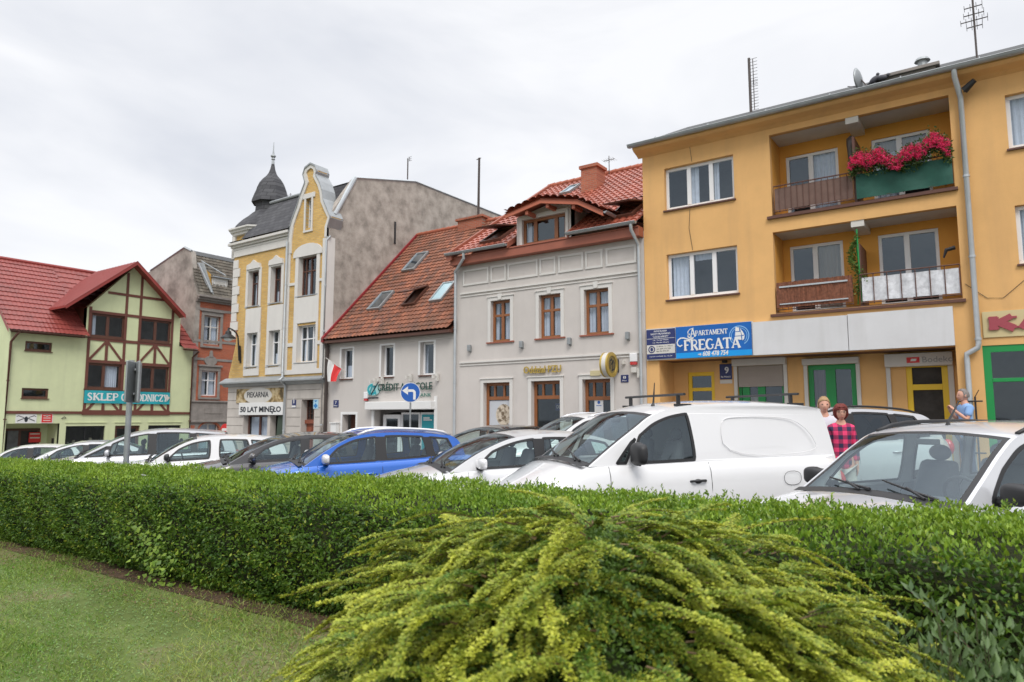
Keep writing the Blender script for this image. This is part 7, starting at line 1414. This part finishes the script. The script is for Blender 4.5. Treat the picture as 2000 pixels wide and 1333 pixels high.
# ================================================================== people
def skin_obj(name, V, E_, Rd, mat, parent, sub=2):
    me = bpy.data.meshes.new(name); me.from_pydata(V, E_, []); o = bpy.data.objects.new(name, me); col.objects.link(o)
    m = o.modifiers.new('s', 'SKIN'); m.use_smooth_shade = True
    for i, r_ in enumerate(Rd): r_ = r_ if isinstance(r_, tuple) else (r_, r_); me.skin_vertices[0].data[i].radius = r_
    me.skin_vertices[0].data[0].use_root = True
    m = o.modifiers.new('b', 'SUBSURF'); m.levels = sub; m.render_levels = sub
    dg = bpy.context.evaluated_depsgraph_get(); me2 = bpy.data.meshes.new_from_object(o.evaluated_get(dg)); bpy.data.objects.remove(o)
    for p in me2.polygons: p.use_smooth = True
    me2.name = name; return link(name, me2, mat, parent)
def person(label, loc, rz, H=1.7, shirt=None, trousers=None, hair=(.3, .08, .05), hairstyle='short', arms='down', sleeve='long', glasses=False, headturn=0, group=None):
    root = empty('person', loc, label, 'person', group, rz); ORG[root.name] = Vector((0, 0, 0)); k = H / 1.75
    # front faces -Y locally
    V = [(0, 0, .95), (0, 0, 1.12), (0, 0, 1.30), (0, .01, 1.42), (0, 0, 1.50), (0, -.01, 1.56)]; Rd = [(.14, .11), (.12, .095), (.13, .095), (.09, .07), (.052, .052), (.056, .056)]; E_ = [(0, 1), (1, 2), (2, 3), (3, 4), (4, 5)]
    def chain(base, pts, rr):
        i = base
        for p, r_ in zip(pts, rr): V.append(p); Rd.append(r_); E_.append((i, len(V) - 1)); i = len(V) - 1
        return i
    for sx in (1, -1):
        if arms == 'down': pts = [(sx * .14, .01, 1.41), (sx * .18, .02, 1.14), (sx * .18, -.03, .90), (sx * .18, -.04, .84)]
        elif arms == 'bent': pts = [(sx * .145, .01, 1.40), (sx * .19, .03, 1.16), (sx * .12, -.2, 1.13), (sx * .08, -.25, 1.15)]
        else: pts = [(sx * .145, .01, 1.40), (sx * .185, -.06, 1.17), (sx * .10, -.22, 1.34), (sx * .07, -.24, 1.38)]
        w_ = chain(3, pts, [.048, .040, .028, (.036, .018)])
        a, b_ = Vector(pts[-2]), Vector(pts[-1]); d_ = (b_ - a).normalized(); pr_ = d_.cross(Vector((sx, 0, 0))).normalized() if arms == 'down' else d_.cross(Vector((0, 0, 1))).normalized()
        for f in range(4): off = pr_ * (f - 1.5) * .018; L_ = (.075, .085, .08, .062)[f]; c1 = b_ + off + d_ * (.02 + L_ * .5); c2 = b_ + off + d_ * (.02 + L_) + Vector((-sx * .015, 0, -.005)); chain(w_, [tuple(b_ + off + d_ * .025), tuple(c1), tuple(c2)], [.0095, .009, .007])
        th_ = b_ - pr_ * .03; chain(w_, [tuple(th_), tuple(th_ - pr_ * .02 + d_ * .04)], [.010, .008])
        chain(0, [(sx * .09, 0, .86), (sx * .10, -.01, .50), (sx * .10, .02, .10), (sx * .10, -.05, .04), (sx * .105, -.14, .03)], [.085, .06, .042, .04, (.04, .025)])
    V = [(x * k, y * k, z * k) for x, y, z in V]; Rd = [tuple(q * k for q in r_) if isinstance(r_, tuple) else r_ * k for r_ in Rd]
    body = skin_obj('body', V, E_, Rd, m_skin, root)
    # head with features joined to the body mesh
    s = MB(); n, m = 26, 20; vs = []
    for i in range(m + 1):
        t = math.pi * i / m
        for j in range(n):
            q = 2 * math.pi * j / n; x, y, z = math.sin(t) * math.cos(q), math.sin(t) * math.sin(q), math.cos(t)
            X_, Y_, Z_ = x * .077, y * .098, z * .118
            if z < 0: X_ *= 1 + .28 * z; Y_ *= 1 + (.10 if y > 0 else .02) * z
            fr_ = max(0, -y)
            g_ = lambda cx, cz, sx_, sz_: math.exp(-((X_ - cx) / sx_) ** 2 - ((Z_ - cz) / sz_) ** 2) * fr_
            Y_ -= .026 * g_(0, -.022, .014, .026); Y_ += .012 * (g_(.032, .008, .016, .011) + g_(-.032, .008, .016, .011)); Y_ -= .008 * g_(0, -.062, .026, .010); Y_ -= .008 * g_(0, -.1, .02, .014); Y_ -= .005 * (g_(.03, .03, .02, .008) + g_(-.03, .03, .02, .008))
            vs.append((X_, Y_, Z_))
    s.add(vs, [(i * n + j, i * n + (j + 1) % n, (i + 1) * n + (j + 1) % n, (i + 1) * n + j) for i in range(m) for j in range(n)])
    for sx in (1, -1): s.ell((sx * .078, .008, -.005), .012, .02, .032, 10, 8)
    rt = Matrix.Rotation(headturn, 3, 'Z'); hc = Vector((0, -.025, 1.63)) * 1
    HT = lambda p: tuple((rt @ Vector(p) + hc) * k)
    s.v = [HT(p) for p in s.v]; hd = s.build('head_tmp', m_skin, root, smooth=True)
    # join head into body
    bm = bmesh.new(); bm.from_mesh(body.data); bm.from_mesh(hd.data); bm.to_mesh(body.data); bm.free(); bpy.data.objects.remove(hd)
    for p in body.data.polygons: p.use_smooth = True
    s = MB()
    for sx in (1, -1): s.ell((sx * .032, -.083, .008), .013, .008, .008, 10, 8)
    s.v = [HT(p) for p in s.v]; s.build('eyes', m_darktxt, root, smooth=True)
    s = MB(); s.ell((0, -.096, -.062), .022, .006, .006, 10, 6); s.v = [HT(p) for p in s.v]; s.build('lips', M('lips', (.4, .12, .10), .5), root, smooth=True)
    # hair
    s = MB(); n, m = 30, 18; vs = []; cut = {'short': .64, 'bob': .86, 'balding': .60}[hairstyle]
    for i in range(m + 1):
        t = math.pi * cut * i / m
        for j in range(n):
            q = 2 * math.pi * j / n; x, y, z = math.sin(t) * math.cos(q), math.sin(t) * math.sin(q), math.cos(t)
            kk = 1.10 + .05 * math.sin(j * 3.1 + i) + (.22 if hairstyle == 'bob' and abs(x) > .3 else 0) * math.sin(t)
            tt = t
            if y < -.25: # keep the face clear
                lim = 1.05 if hairstyle != 'balding' else .6; tt = min(t, lim + .5 * (1 - min(1, -y * 1.2))) 
            x, y, z = math.sin(tt) * math.cos(q), math.sin(tt) * math.sin(q), math.cos(tt); vs.append((x * .078 * kk, y * .098 * kk + .004, z * .118 * (kk if z > 0 else 1.0)))
    s.add(vs, [(i * n + j, i * n + (j + 1) % n, (i + 1) * n + (j + 1) % n, (i + 1) * n + j) for i in range(m) for j in range(n)]); s.v = [HT(p) for p in s.v]; s.build('hair', M('hair', hair, .7, var=.35, vs=40, bump=.6, bs=90), root, smooth=True)
    if glasses:
        s = MB()
        for sx in (1, -1): s.tube([HT((sx * .033 + .024 * math.cos(t), -.108, .006 + .017 * math.sin(t))) for t in np.linspace(0, 6.283, 15)], .0025, 5, cap=False); s.tube([HT((sx * .056, -.106, .01)), HT((sx * .08, .0, .01))], .002, 4)
        s.tube([HT((-.01, -.109, .01)), HT((.01, -.109, .01))], .002, 4); s.build('glasses', m_black, root)
    # clothes
    g_ = 1.13; cv = [(0, 0, .80), (0, 0, 1.12), (0, 0, 1.30), (0, .01, 1.42), (0, .005, 1.50)]; cr_ = [(.165, .13), (.14, .115), (.15, .12), (.12, .1), (.07, .068)]; ce_ = [(0, 1), (1, 2), (2, 3), (3, 4)]
    for sx in (1, -1):
        P2 = {'down': [(sx * .135, .01, 1.40), (sx * .18, .02, 1.14), (sx * .18, -.03, .93)], 'bent': [(sx * .145, .01, 1.40), (sx * .19, .03, 1.16), (sx * .14, -.17, 1.135)], 'up': [(sx * .145, .01, 1.40), (sx * .185, -.06, 1.17), (sx * .12, -.2, 1.3)]}[arms]
        r2 = [.066, .056, .042]
        if sleeve == 'short': P2 = [P2[0], tuple(Vector(P2[0]).lerp(Vector(P2[1]), .75))]; r2 = [.072, .068]
        i = 3
        for p, r_ in zip(P2, r2): cv.append(p); cr_.append(r_); ce_.append((i, len(cv) - 1)); i = len(cv) - 1
    skin_obj('shirt', [(x * k, y * k, z * k) for x, y, z in cv], ce_, [tuple(q * k for q in r_) if isinstance(r_, tuple) else r_ * k for r_ in cr_], shirt, root)
    cv = [(0, 0, .93)]; cr_ = [(.15, .12)]; ce_ = []
    for sx in (1, -1):
        i = 0
        for p, r_ in zip([(sx * .09, 0, .82), (sx * .10, -.01, .50), (sx * .10, .02, .13)], [.1, .078, .065]): cv.append(p); cr_.append(r_); ce_.append((i, len(cv) - 1)); i = len(cv) - 1
    skin_obj('trousers', [(x * k, y * k, z * k) for x, y, z in cv], ce_, [tuple(q * k for q in r_) if isinstance(r_, tuple) else r_ * k for r_ in cr_], trousers, root)
    for sx in (1, -1): s = MB(); s.ell((sx * .1 * k, -.06 * k, .045 * k), .052 * k, .145 * k, .05 * k, 14, 8); s.build('shoe', m_black, root, smooth=True)
    return root
def checks(name):
    m, n, l, b = nodes(name); b.inputs['Roughness'].default_value = .9; t = n.new('ShaderNodeTexCoord'); s = n.new('ShaderNodeSeparateXYZ'); l.new(t.outputs['Object'], s.inputs[0]); outs = []
    for ax in (0, 2):
        q = n.new('ShaderNodeMath'); q.operation = 'MULTIPLY'; q.inputs[1].default_value = 1 / .12; l.new(s.outputs[ax], q.inputs[0]); f = n.new('ShaderNodeMath'); f.operation = 'FRACT'; l.new(q.outputs[0], f.inputs[0]); g_ = n.new('ShaderNodeMath'); g_.operation = 'GREATER_THAN'; g_.inputs[1].default_value = .5; l.new(f.outputs[0], g_.inputs[0]); outs.append(g_)
    a = n.new('ShaderNodeMath'); a.operation = 'ADD'; l.new(outs[0].outputs[0], a.inputs[0]); l.new(outs[1].outputs[0], a.inputs[1]); d_ = n.new('ShaderNodeMath'); d_.operation = 'MULTIPLY'; d_.inputs[1].default_value = .5; l.new(a.outputs[0], d_.inputs[0])
    cr = n.new('ShaderNodeValToRGB'); cr.color_ramp.interpolation = 'CONSTANT'; cr.color_ramp.elements[0].color = (.75, .05, .16, 1); cr.color_ramp.elements[1].position = .9; cr.color_ramp.elements[1].color = (.03, .025, .07, 1); e = cr.color_ramp.elements.new(.4); e.color = (.3, .03, .09, 1); l.new(d_.outputs[0], cr.inputs[0]); l.new(cr.outputs[0], b.inputs['Base Color']); return m
m_jeans = M('dark_blue_denim', (.04, .05, .09), .9, var=.15); m_redcloth = M('red_cloth', (.4, .02, .03), .9)
def pplace(px_, ptop, Y_, H): # the head top at that height of the picture, standing on the ground
    p = atY(px_, ptop, Y_); return (p.x, Y_, p.z - H * 1.005)
def pfind(px_, ptop, H):
    best = None
    for Y_ in np.arange(8, 18, .05):
        p = atY(px_, ptop, Y_); e = abs(p.z - H - gz(p.x) - 0.0)
        if best is None or e < best[0]: best = (e, p.x, Y_)
    return best
def pstand(px_, Y_, H): p = atY(px_, 800, Y_); return (p.x, Y_, gz(p.x, Y_) + (.12 if Y_ > 16.6 else 0))
person('woman with short red curly hair and glasses in a pink and navy checked shirt', pstand(1641, 11.2, 1.72), R(20), 1.77, checks('checked_cloth'), m_cream, (.16, .025, .018), 'bob', 'down', 'long', True)
person('fair-haired man in a pale shirt half hidden behind the white van', pstand(1609, 12.0, 1.84), R(20), 1.88, M('pale_shirt_cloth', (.62, .6, .66), .9), m_redcloth, (.38, .24, .12), 'short', 'bent', 'short')
person('balding man in a light blue t-shirt by the downpipe, turned to the left', pstand(1885, 16.9, 1.8), R(-62), 1.88, M('light_blue_tshirt', (.25, .42, .72), .9, var=.05), m_jeans, (.22, .2, .19), 'balding', 'up', 'short')
# ================================================================== hedge, shrubs, grass
def prand(X_, s_): return np.sin(X_ * 1.3 + s_) * .5 + np.sin(X_ * 3.1 + s_ * 2) * .3 + np.sin(X_ * 7.3 + s_ * 3) * .2
YF, YB = 3.42, 5.0
def htop(x): return np.interp(x, [-16, -12, -5, -2, 6], [.97, 1.0, 1.10, 1.13, 1.16]) + .02 * prand(x, 1)
def hbase(x): return .25 + .5 * np.interp(x, [-44, -40, -30, -20, -10, -4], [-1.35, -1.3, -.85, -.36, -.06, 0])
def hpt(x, t):
    """t in 0..1 round the cross-section: front base, front top, back top, back base; returns Y, Z, outward normal"""
    zt_ = htop(x); zb_ = hbase(x); h = zt_ - zb_; r_ = .16
    P = [(YF + .16, 0), (YF + .04, .12), (YF - .02, .35), (YF, .62), (YF + .03, .84), (YF + .10, .95), (YF + .24, 1.0), (YF + .6, 1.015), (YB - .6, 1.01), (YB - .2, .99), (YB - .06, .92), (YB, .7), (YB, .3), (YB - .1, 0)]
    seg = np.array([0, .10, .17, .24, .31, .35, .385, .47, .68, .76, .80, .86, .94, 1.0]); ys = np.array([p[0] for p in P]); zs = np.array([p[1] for p in P])
    Y_ = np.interp(t, seg, ys); Z_ = zb_ + np.interp(t, seg, zs) * h; e = 1e-3
    dy = np.interp(t + e, seg, ys) - np.interp(t - e, seg, ys); dz = (np.interp(t + e, seg, zs) - np.interp(t - e, seg, zs)) * h
    L_ = np.hypot(dy, dz) + 1e-9; ny, nz_ = -dz / L_, dy / L_
    bump_ = .045 * prand(x * 1.2 + t * 9, t * 13 + 2) + .03 * np.sin(x * 9 + t * 31) ; return Y_ + ny * bump_, Z_ + nz_ * bump_ * .6, ny, nz_
hg = empty('hedge', (-5, 4.2, .2), 'long clipped privet hedge running across the foreground in front of the cars', 'hedge'); OH = np.array(ORG[hg.name])
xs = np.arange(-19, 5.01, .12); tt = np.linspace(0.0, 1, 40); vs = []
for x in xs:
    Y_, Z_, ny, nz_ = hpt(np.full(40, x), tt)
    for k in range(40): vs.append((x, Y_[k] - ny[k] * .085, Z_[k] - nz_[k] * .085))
s = MB(); s.add(vs, [(i * 40 + k, i * 40 + k + 1, (i + 1) * 40 + k + 1, (i + 1) * 40 + k) for i in range(len(xs) - 1) for k in range(39)]); s.build('hedge_core', colmix('hedge_core_dark', (.012, .018, .006), (.03, .035, .012), 22, bump=1), hg)  # solid dark core shell just under the leaves
s = MB(); random.seed(5)
for i in range(150): x = random.uniform(-18, 4.5); s.tube([(x, YF + random.uniform(.2, 1.2), hbase(x) - .05), (x + random.uniform(-.1, .1), YF + random.uniform(.15, .8), hbase(x) + .35)], .014, 5)
s.build('stems', m_brown, hg)
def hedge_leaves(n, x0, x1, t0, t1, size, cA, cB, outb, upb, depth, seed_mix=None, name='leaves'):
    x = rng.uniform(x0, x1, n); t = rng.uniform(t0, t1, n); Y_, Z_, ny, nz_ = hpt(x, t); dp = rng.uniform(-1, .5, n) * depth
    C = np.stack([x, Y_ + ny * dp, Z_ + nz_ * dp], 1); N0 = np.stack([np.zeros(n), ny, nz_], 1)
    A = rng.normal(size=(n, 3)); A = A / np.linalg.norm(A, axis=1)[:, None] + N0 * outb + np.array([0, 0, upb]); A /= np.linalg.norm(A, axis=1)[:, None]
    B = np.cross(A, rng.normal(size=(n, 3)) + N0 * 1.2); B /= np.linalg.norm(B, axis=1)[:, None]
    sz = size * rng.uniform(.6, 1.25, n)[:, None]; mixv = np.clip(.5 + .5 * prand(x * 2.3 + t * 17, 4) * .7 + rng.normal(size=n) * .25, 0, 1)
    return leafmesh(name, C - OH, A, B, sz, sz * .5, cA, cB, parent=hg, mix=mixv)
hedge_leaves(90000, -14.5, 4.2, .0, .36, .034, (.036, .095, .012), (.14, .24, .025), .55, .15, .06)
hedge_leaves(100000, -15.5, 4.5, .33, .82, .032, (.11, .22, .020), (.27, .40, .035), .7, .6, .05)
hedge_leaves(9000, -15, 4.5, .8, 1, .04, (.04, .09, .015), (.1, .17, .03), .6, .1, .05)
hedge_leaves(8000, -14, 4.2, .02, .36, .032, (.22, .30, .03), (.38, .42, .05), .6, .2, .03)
# young upright shoots on top
ns = 1500; x = rng.uniform(-15, 4.5, ns); t = rng.uniform(.36, .80, ns); Y_, Z_, _, _ = hpt(x, t); hgt = rng.uniform(.03, .085, ns); C = []; A = []; base = np.stack([x, Y_, Z_], 1)
ln = rng.normal(size=(ns, 3)) * .25; ln[:, 2] = 1
for k in range(9): C.append(base + ln * (hgt * k / 8)[:, None]); a = rng.normal(size=(ns, 3)) * .8; a[:, 2] = .9; A.append(a / np.linalg.norm(a, axis=1)[:, None])
C = np.concatenate(C); A = np.concatenate(A); B = np.cross(A, rng.normal(size=A.shape)); B /= np.linalg.norm(B, axis=1)[:, None]; sz = .026 * rng.uniform(.7, 1.2, len(C))[:, None]
leafmesh('shoots', C - OH, A, B, sz, sz * .42, (.14, .26, .03), (.32, .42, .06), parent=hg)
# broad-leaved weed growing out of the hedge
wd = empty('vine_shoots', (-5.4, 3.3, .5), 'patch of broad lighter green leaves growing out of the hedge front', 'plant'); OW = np.array(ORG[wd.name])
n = 190; x = -6.15 + rng.normal(size=n) * .22; z = .52 + rng.normal(size=n) * .14 + (x + 6.15) * -.3; C = np.stack([x, 3.36 + rng.normal(size=n) * .05 - .03, np.clip(z, .28, 1.0)], 1)
A = np.stack([rng.normal(size=n), -np.abs(rng.normal(size=n)) * .6, -.4 + rng.normal(size=n) * .4], 1); A /= np.linalg.norm(A, axis=1)[:, None]; B = np.cross(A, np.array([0, -1., .6]) + rng.normal(size=(n, 3)) * .3); B /= np.linalg.norm(B, axis=1)[:, None]; sz = rng.uniform(.03, .06, n)[:, None]
leafmesh('leaves', C - OW, A, B, sz, sz * .8, (.10, .2, .02), (.24, .34, .035), parent=wd)

# foreground arching shrub
def to_world(fwd, lat, z): return np.array([-fwd * math.sin(CY) + lat * math.cos(CY), fwd * math.cos(CY) + lat * math.sin(CY), z])
sc = to_world(2.55, .29, .25); sh_ = empty('arching_shrub', tuple(sc), 'large mounded shrub of arching yellow-green sprays in the foreground centre', 'shrub'); OS = np.array(ORG[sh_.name])
RX, RY, HZ = 1.09, .92, 1.08
def mound(a, e_):  # a azimuth, e_ 0 rim..1 top
    r_ = np.cos(e_ * np.pi / 2) ** .75; zz = np.sin(e_ * np.pi / 2) ** 1.05
    lob = 1 + .07 * np.sin(3 * a + 1) + .05 * np.sin(7 * a)
    return r_ * lob, zz
Uz = np.array([0, 0, 1.])
U_r = np.array([math.cos(CY), math.sin(CY), 0]); U_f = np.array([-math.sin(CY), math.cos(CY), 0])
nb = 1500; a0_ = rng.uniform(0, 2 * np.pi, nb); e0_ = 1.0 - rng.uniform(0, 1, nb) ** .85; Lb = rng.uniform(.15, .36, nb)
rs0 = rng.uniform(.70, 1.0, nb); wild = rng.uniform(0, 1, nb) < .08; Lb[wild] *= 1.2; rm_, zm_ = mound(a0_, e0_)
rad = U_r[None] * np.cos(a0_)[:, None] + U_f[None] * np.sin(a0_)[:, None]; tng = np.stack([-rad[:, 1], rad[:, 0], 0 * a0_], 1)
st_ = sc[None] + U_r[None] * (np.cos(a0_) * rm_ * RX * rs0)[:, None] + U_f[None] * (np.sin(a0_) * rm_ * RY * rs0)[:, None] + Uz[None] * (zm_ * HZ * (.35 + .65 * rs0))[:, None]
dh = rad + tng * rng.normal(size=nb)[:, None] * .6 + U_r[None] * (np.sign(np.cos(a0_)) * rng.uniform(0, .9, nb))[:, None]; dh /= np.linalg.norm(dh, axis=1)[:, None]
up_ = rng.uniform(.05, .55, nb) + wild * .08; dr_ = rng.uniform(.25, .75, nb); sw_b = rng.normal(size=nb) * .35
def bough(t):
    p = st_ + dh * (Lb * t)[:, None] + np.cross(dh, Uz) * (Lb * sw_b * t * t)[:, None]; p[:, 2] += Lb * (up_ * t - dr_ * t * t); return p
CL, AL, BL, SL, ML = [], [], [], [], []
def put(pos, A, upn, s_, m_):
    A = A / np.linalg.norm(A, axis=1)[:, None]; B = np.cross(upn + rng.normal(size=A.shape) * .3, A); B /= np.linalg.norm(B, axis=1)[:, None]
    CL.append(pos + rng.normal(size=pos.shape) * .002); AL.append(A); BL.append(B); SL.append(s_ * rng.uniform(.75, 1.25, len(pos))); ML.append(np.clip(m_ + rng.normal(size=len(pos)) * .14, 0, 1))
tone = rng.uniform(-.28, .22, nb)
NT = 22
TW = []
for j in range(NT):
    t = .06 + .94 * j / (NT - 1); p = bough(t); tan = bough(t + .02) - bough(t - .02); tan /= np.linalg.norm(tan, axis=1)[:, None]
    nr_ = p - (sc + np.array([0, 0, -.35])); nr_ /= np.linalg.norm(nr_, axis=1)[:, None]; sd_ = np.cross(tan, nr_); sd_ /= np.linalg.norm(sd_, axis=1)[:, None]; upn = np.cross(sd_, tan)
    for sg in (1, -1):
        put(p, tan * .6 + sd_ * sg * .7 + upn * .35, upn, np.full(nb, .0145), .25 + .6 * t + tone)
        d_ = tan * .75 + sd_ * sg * .62 + upn * rng.uniform(-.05, .28, nb)[:, None]; d_ /= np.linalg.norm(d_, axis=1)[:, None]; l_ = .044 * (1 - .55 * t) * rng.uniform(.6, 1.25, nb)
        NL = 4
        for k in range(NL):
            f = (k + .6) / NL; q = p + d_ * (l_ * f)[:, None] - Uz * (l_ * f * f * .22)[:, None]; s2 = np.cross(d_, upn); s2 /= np.linalg.norm(s2, axis=1)[:, None]
            for s3 in (1, -1): put(q, d_ * .65 + s2 * s3 * .75 + upn * rng.uniform(-.1, .5, nb)[:, None], upn, np.full(nb, .0135 * (1 - .25 * f)), .12 + .5 * t + .34 * f + tone)
CL, AL, BL, SL, ML = map(np.concatenate, (CL, AL, BL, SL, ML))
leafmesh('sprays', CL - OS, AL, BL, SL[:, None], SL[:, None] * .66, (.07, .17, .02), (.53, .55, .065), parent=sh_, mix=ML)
s = MB()
PT = np.stack([bough(t) for t in np.linspace(-.05, 1.0, 7)], 1)
for i in range(nb): s.tube([tuple(p) for p in PT[i]], [.0035, .003, .003, .0025, .002, .0015, .001], 3)
s.build('twigs', M('twig_bark', (.12, .075, .03), .7), sh_)
# inner leaves and dark core
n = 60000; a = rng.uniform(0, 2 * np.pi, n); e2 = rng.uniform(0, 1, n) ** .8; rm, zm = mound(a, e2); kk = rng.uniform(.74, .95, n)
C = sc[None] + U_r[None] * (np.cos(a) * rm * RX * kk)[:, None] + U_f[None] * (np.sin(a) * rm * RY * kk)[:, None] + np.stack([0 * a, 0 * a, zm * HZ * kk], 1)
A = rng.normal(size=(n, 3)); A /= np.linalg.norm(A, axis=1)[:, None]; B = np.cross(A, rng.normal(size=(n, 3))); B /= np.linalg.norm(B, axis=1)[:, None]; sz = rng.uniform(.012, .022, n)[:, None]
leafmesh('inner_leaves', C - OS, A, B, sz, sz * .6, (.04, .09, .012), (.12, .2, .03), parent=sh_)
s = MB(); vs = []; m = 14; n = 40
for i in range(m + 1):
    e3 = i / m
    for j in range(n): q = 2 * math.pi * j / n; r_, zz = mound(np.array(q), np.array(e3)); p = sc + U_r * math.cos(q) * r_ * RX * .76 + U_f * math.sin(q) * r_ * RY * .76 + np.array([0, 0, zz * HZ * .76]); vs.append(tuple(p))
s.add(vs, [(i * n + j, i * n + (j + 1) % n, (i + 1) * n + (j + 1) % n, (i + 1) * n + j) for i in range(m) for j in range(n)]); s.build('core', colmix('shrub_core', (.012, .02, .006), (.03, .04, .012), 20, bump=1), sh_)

# low broad-leaved bush at bottom right
def bush(name, label, cen, rx, ry, hz, n, size, cA, cB):
    o = empty(name, tuple(cen), label, 'shrub'); OO = np.array(ORG[o.name])
    ns_ = int(n / 14); a = rng.uniform(0, 2 * np.pi, ns_); rr = np.sqrt(rng.uniform(0, 1, ns_)); base = np.array(cen)[None] + np.stack([np.cos(a) * rr * rx * .8, np.sin(a) * rr * ry * .8, np.zeros(ns_)], 1)
    tip = np.array(cen)[None] + np.stack([np.cos(a) * rr * rx, np.sin(a) * rr * ry, hz * (1 - .5 * rr ** 2) * rng.uniform(.7, 1.05, ns_)], 1); CC, AA, BB, MM = [], [], [], []
    for k in range(14):
        t = .25 + .75 * k / 13; p = base + (tip - base) * t + rng.normal(size=(ns_, 3)) * .008; ph = k * 2.4 + a * 3; A = np.stack([np.cos(ph) * .8, np.sin(ph) * .8, .55 + .5 * t + 0 * ph], 1); A /= np.linalg.norm(A, axis=1)[:, None]
        B = np.cross(A, np.array([0, 0, 1.]) + rng.normal(size=(ns_, 3)) * .2); B /= np.linalg.norm(B, axis=1)[:, None]; CC.append(p); AA.append(A); BB.append(B); MM.append(np.clip(t + rng.normal(size=ns_) * .2 - .3, 0, 1))
    CC, AA, BB, MM = map(np.concatenate, (CC, AA, BB, MM)); sz = size * rng.uniform(.7, 1.2, len(CC))[:, None]
    leafmesh('leaves', CC - OO, AA, BB, sz, sz * .42, cA, cB, parent=o, mix=MM)
    s = MB()
    for i in range(0, ns_, 3): s.tube([tuple(base[i]), tuple(tip[i])], [.004, .002], 4)
    s.build('stems', M('green_stem', (.07, .075, .03), .8), o); return o
bc = to_world(2.4, 1.55, .25); bush('dark_leaved_bush', 'low bush of pointed dark green leaves filling the bottom right corner', bc, 1.1, .62, .78, 12000, .05, (.05, .10, .03), (.14, .22, .07))
# single sprig standing out
p0 = to_world(2.5, 1.72, .7); p1 = to_world(2.75, 1.52, 1.02); o = empty('tall_sprig', tuple(p0), 'single leafy sprig leaning left above the dark bush at bottom right', 'plant'); OO = np.array(ORG[o.name]); s = MB(); s.tube([tuple(p0), tuple((p0 + p1) / 2 + np.array([0, 0, .03])), tuple(p1)], [.004, .003, .002], 5); s.build('stem', m_brown, o)
n = 20; t = np.repeat(np.linspace(0, 1, 10), 2); C = p0[None] + (p1 - p0)[None] * t[:, None]; C[:, 2] += .06 * t * (1 - t) * 2; sg = np.tile([1, -1], 10); A = (p1 - p0)[None] / .5 + np.stack([sg * .6, 0 * sg, .5 + 0 * sg], 1); A /= np.linalg.norm(A, axis=1)[:, None]; B = np.cross(A, U_f[None] + rng.normal(size=(n, 3)) * .2); B /= np.linalg.norm(B, axis=1)[:, None]; leafmesh('leaves', C - OO, A, B, np.full((n, 1), .05), np.full((n, 1), .019), (.1, .17, .08), (.16, .24, .1), parent=o)

# grass blades
n = 150000; x = rng.uniform(-11.5, -.8, n); y = rng.uniform(.3, 3.5, n); keep = rng.uniform(0, 1, n) < np.clip(.75 + .5 * (prand(x * 1.1 + y, 3) + prand(y * 1.7, 5)) - np.clip(y - 3.05, 0, 1) * 1.6, .08, 1); x, y = x[keep], y[keep]; n = len(x)
C = np.stack([x, y, hbase(x) - .002], 1); A = rng.normal(size=(n, 3)) * .75; A[:, 2] = rng.uniform(.3, 1.1, n); A /= np.linalg.norm(A, axis=1)[:, None]; B = np.cross(A, rng.normal(size=(n, 3))); B /= np.linalg.norm(B, axis=1)[:, None]; sz = rng.uniform(.02, .065, n)[:, None] * (1 + .5 * prand(x * 2 + y * 3, 2))[:, None].clip(.5, 1.6)
mx_ = np.clip(.45 + .35 * prand(x * .9 + y * 1.3, 8) + rng.normal(size=n) * .22, 0, 1)
leafmesh('grass', C, A, B, sz, np.full((n, 1), .0045), (.11, .25, .02), (.36, .40, .10), 'mown green grass with dry patches on the lawn', 'grass', kind='stuff', mix=mx_, fold=.02)
# clover leaves in the turf and dry litter at the hedge foot
n = 26000; x = rng.uniform(-8.5, -.8, n); y = rng.uniform(.3, 3.1, n); C = np.stack([x, y, hbase(x) + .012], 1); A = rng.normal(size=(n, 3)); A[:, 2] *= .25; A /= np.linalg.norm(A, axis=1)[:, None]; B = np.cross(A, np.array([0, 0, 1.]) + rng.normal(size=(n, 3)) * .3); B /= np.linalg.norm(B, axis=1)[:, None]; sz = rng.uniform(.008, .017, n)[:, None]
leafmesh('clover', C, A, B, sz, sz * .9, (.10, .2, .05), (.24, .36, .12), 'low clover leaves mixed into the lawn', 'clover', kind='stuff')
n = 9000; x = rng.uniform(-13, -1, n); y = rng.uniform(2.9, 3.75, n); C = np.stack([x, y, hbase(x) + .012], 1); A = rng.normal(size=(n, 3)); A[:, 2] *= .15; A /= np.linalg.norm(A, axis=1)[:, None]; B = np.cross(A, np.array([0, 0, 1.]) + rng.normal(size=(n, 3)) * .2); B /= np.linalg.norm(B, axis=1)[:, None]; sz = rng.uniform(.01, .03, n)[:, None]
leafmesh('dry_litter', C, A, B, sz, sz * .4, (.10, .06, .03), (.3, .2, .1), 'dry brown leaf litter along the foot of the hedge', 'litter', kind='stuff')
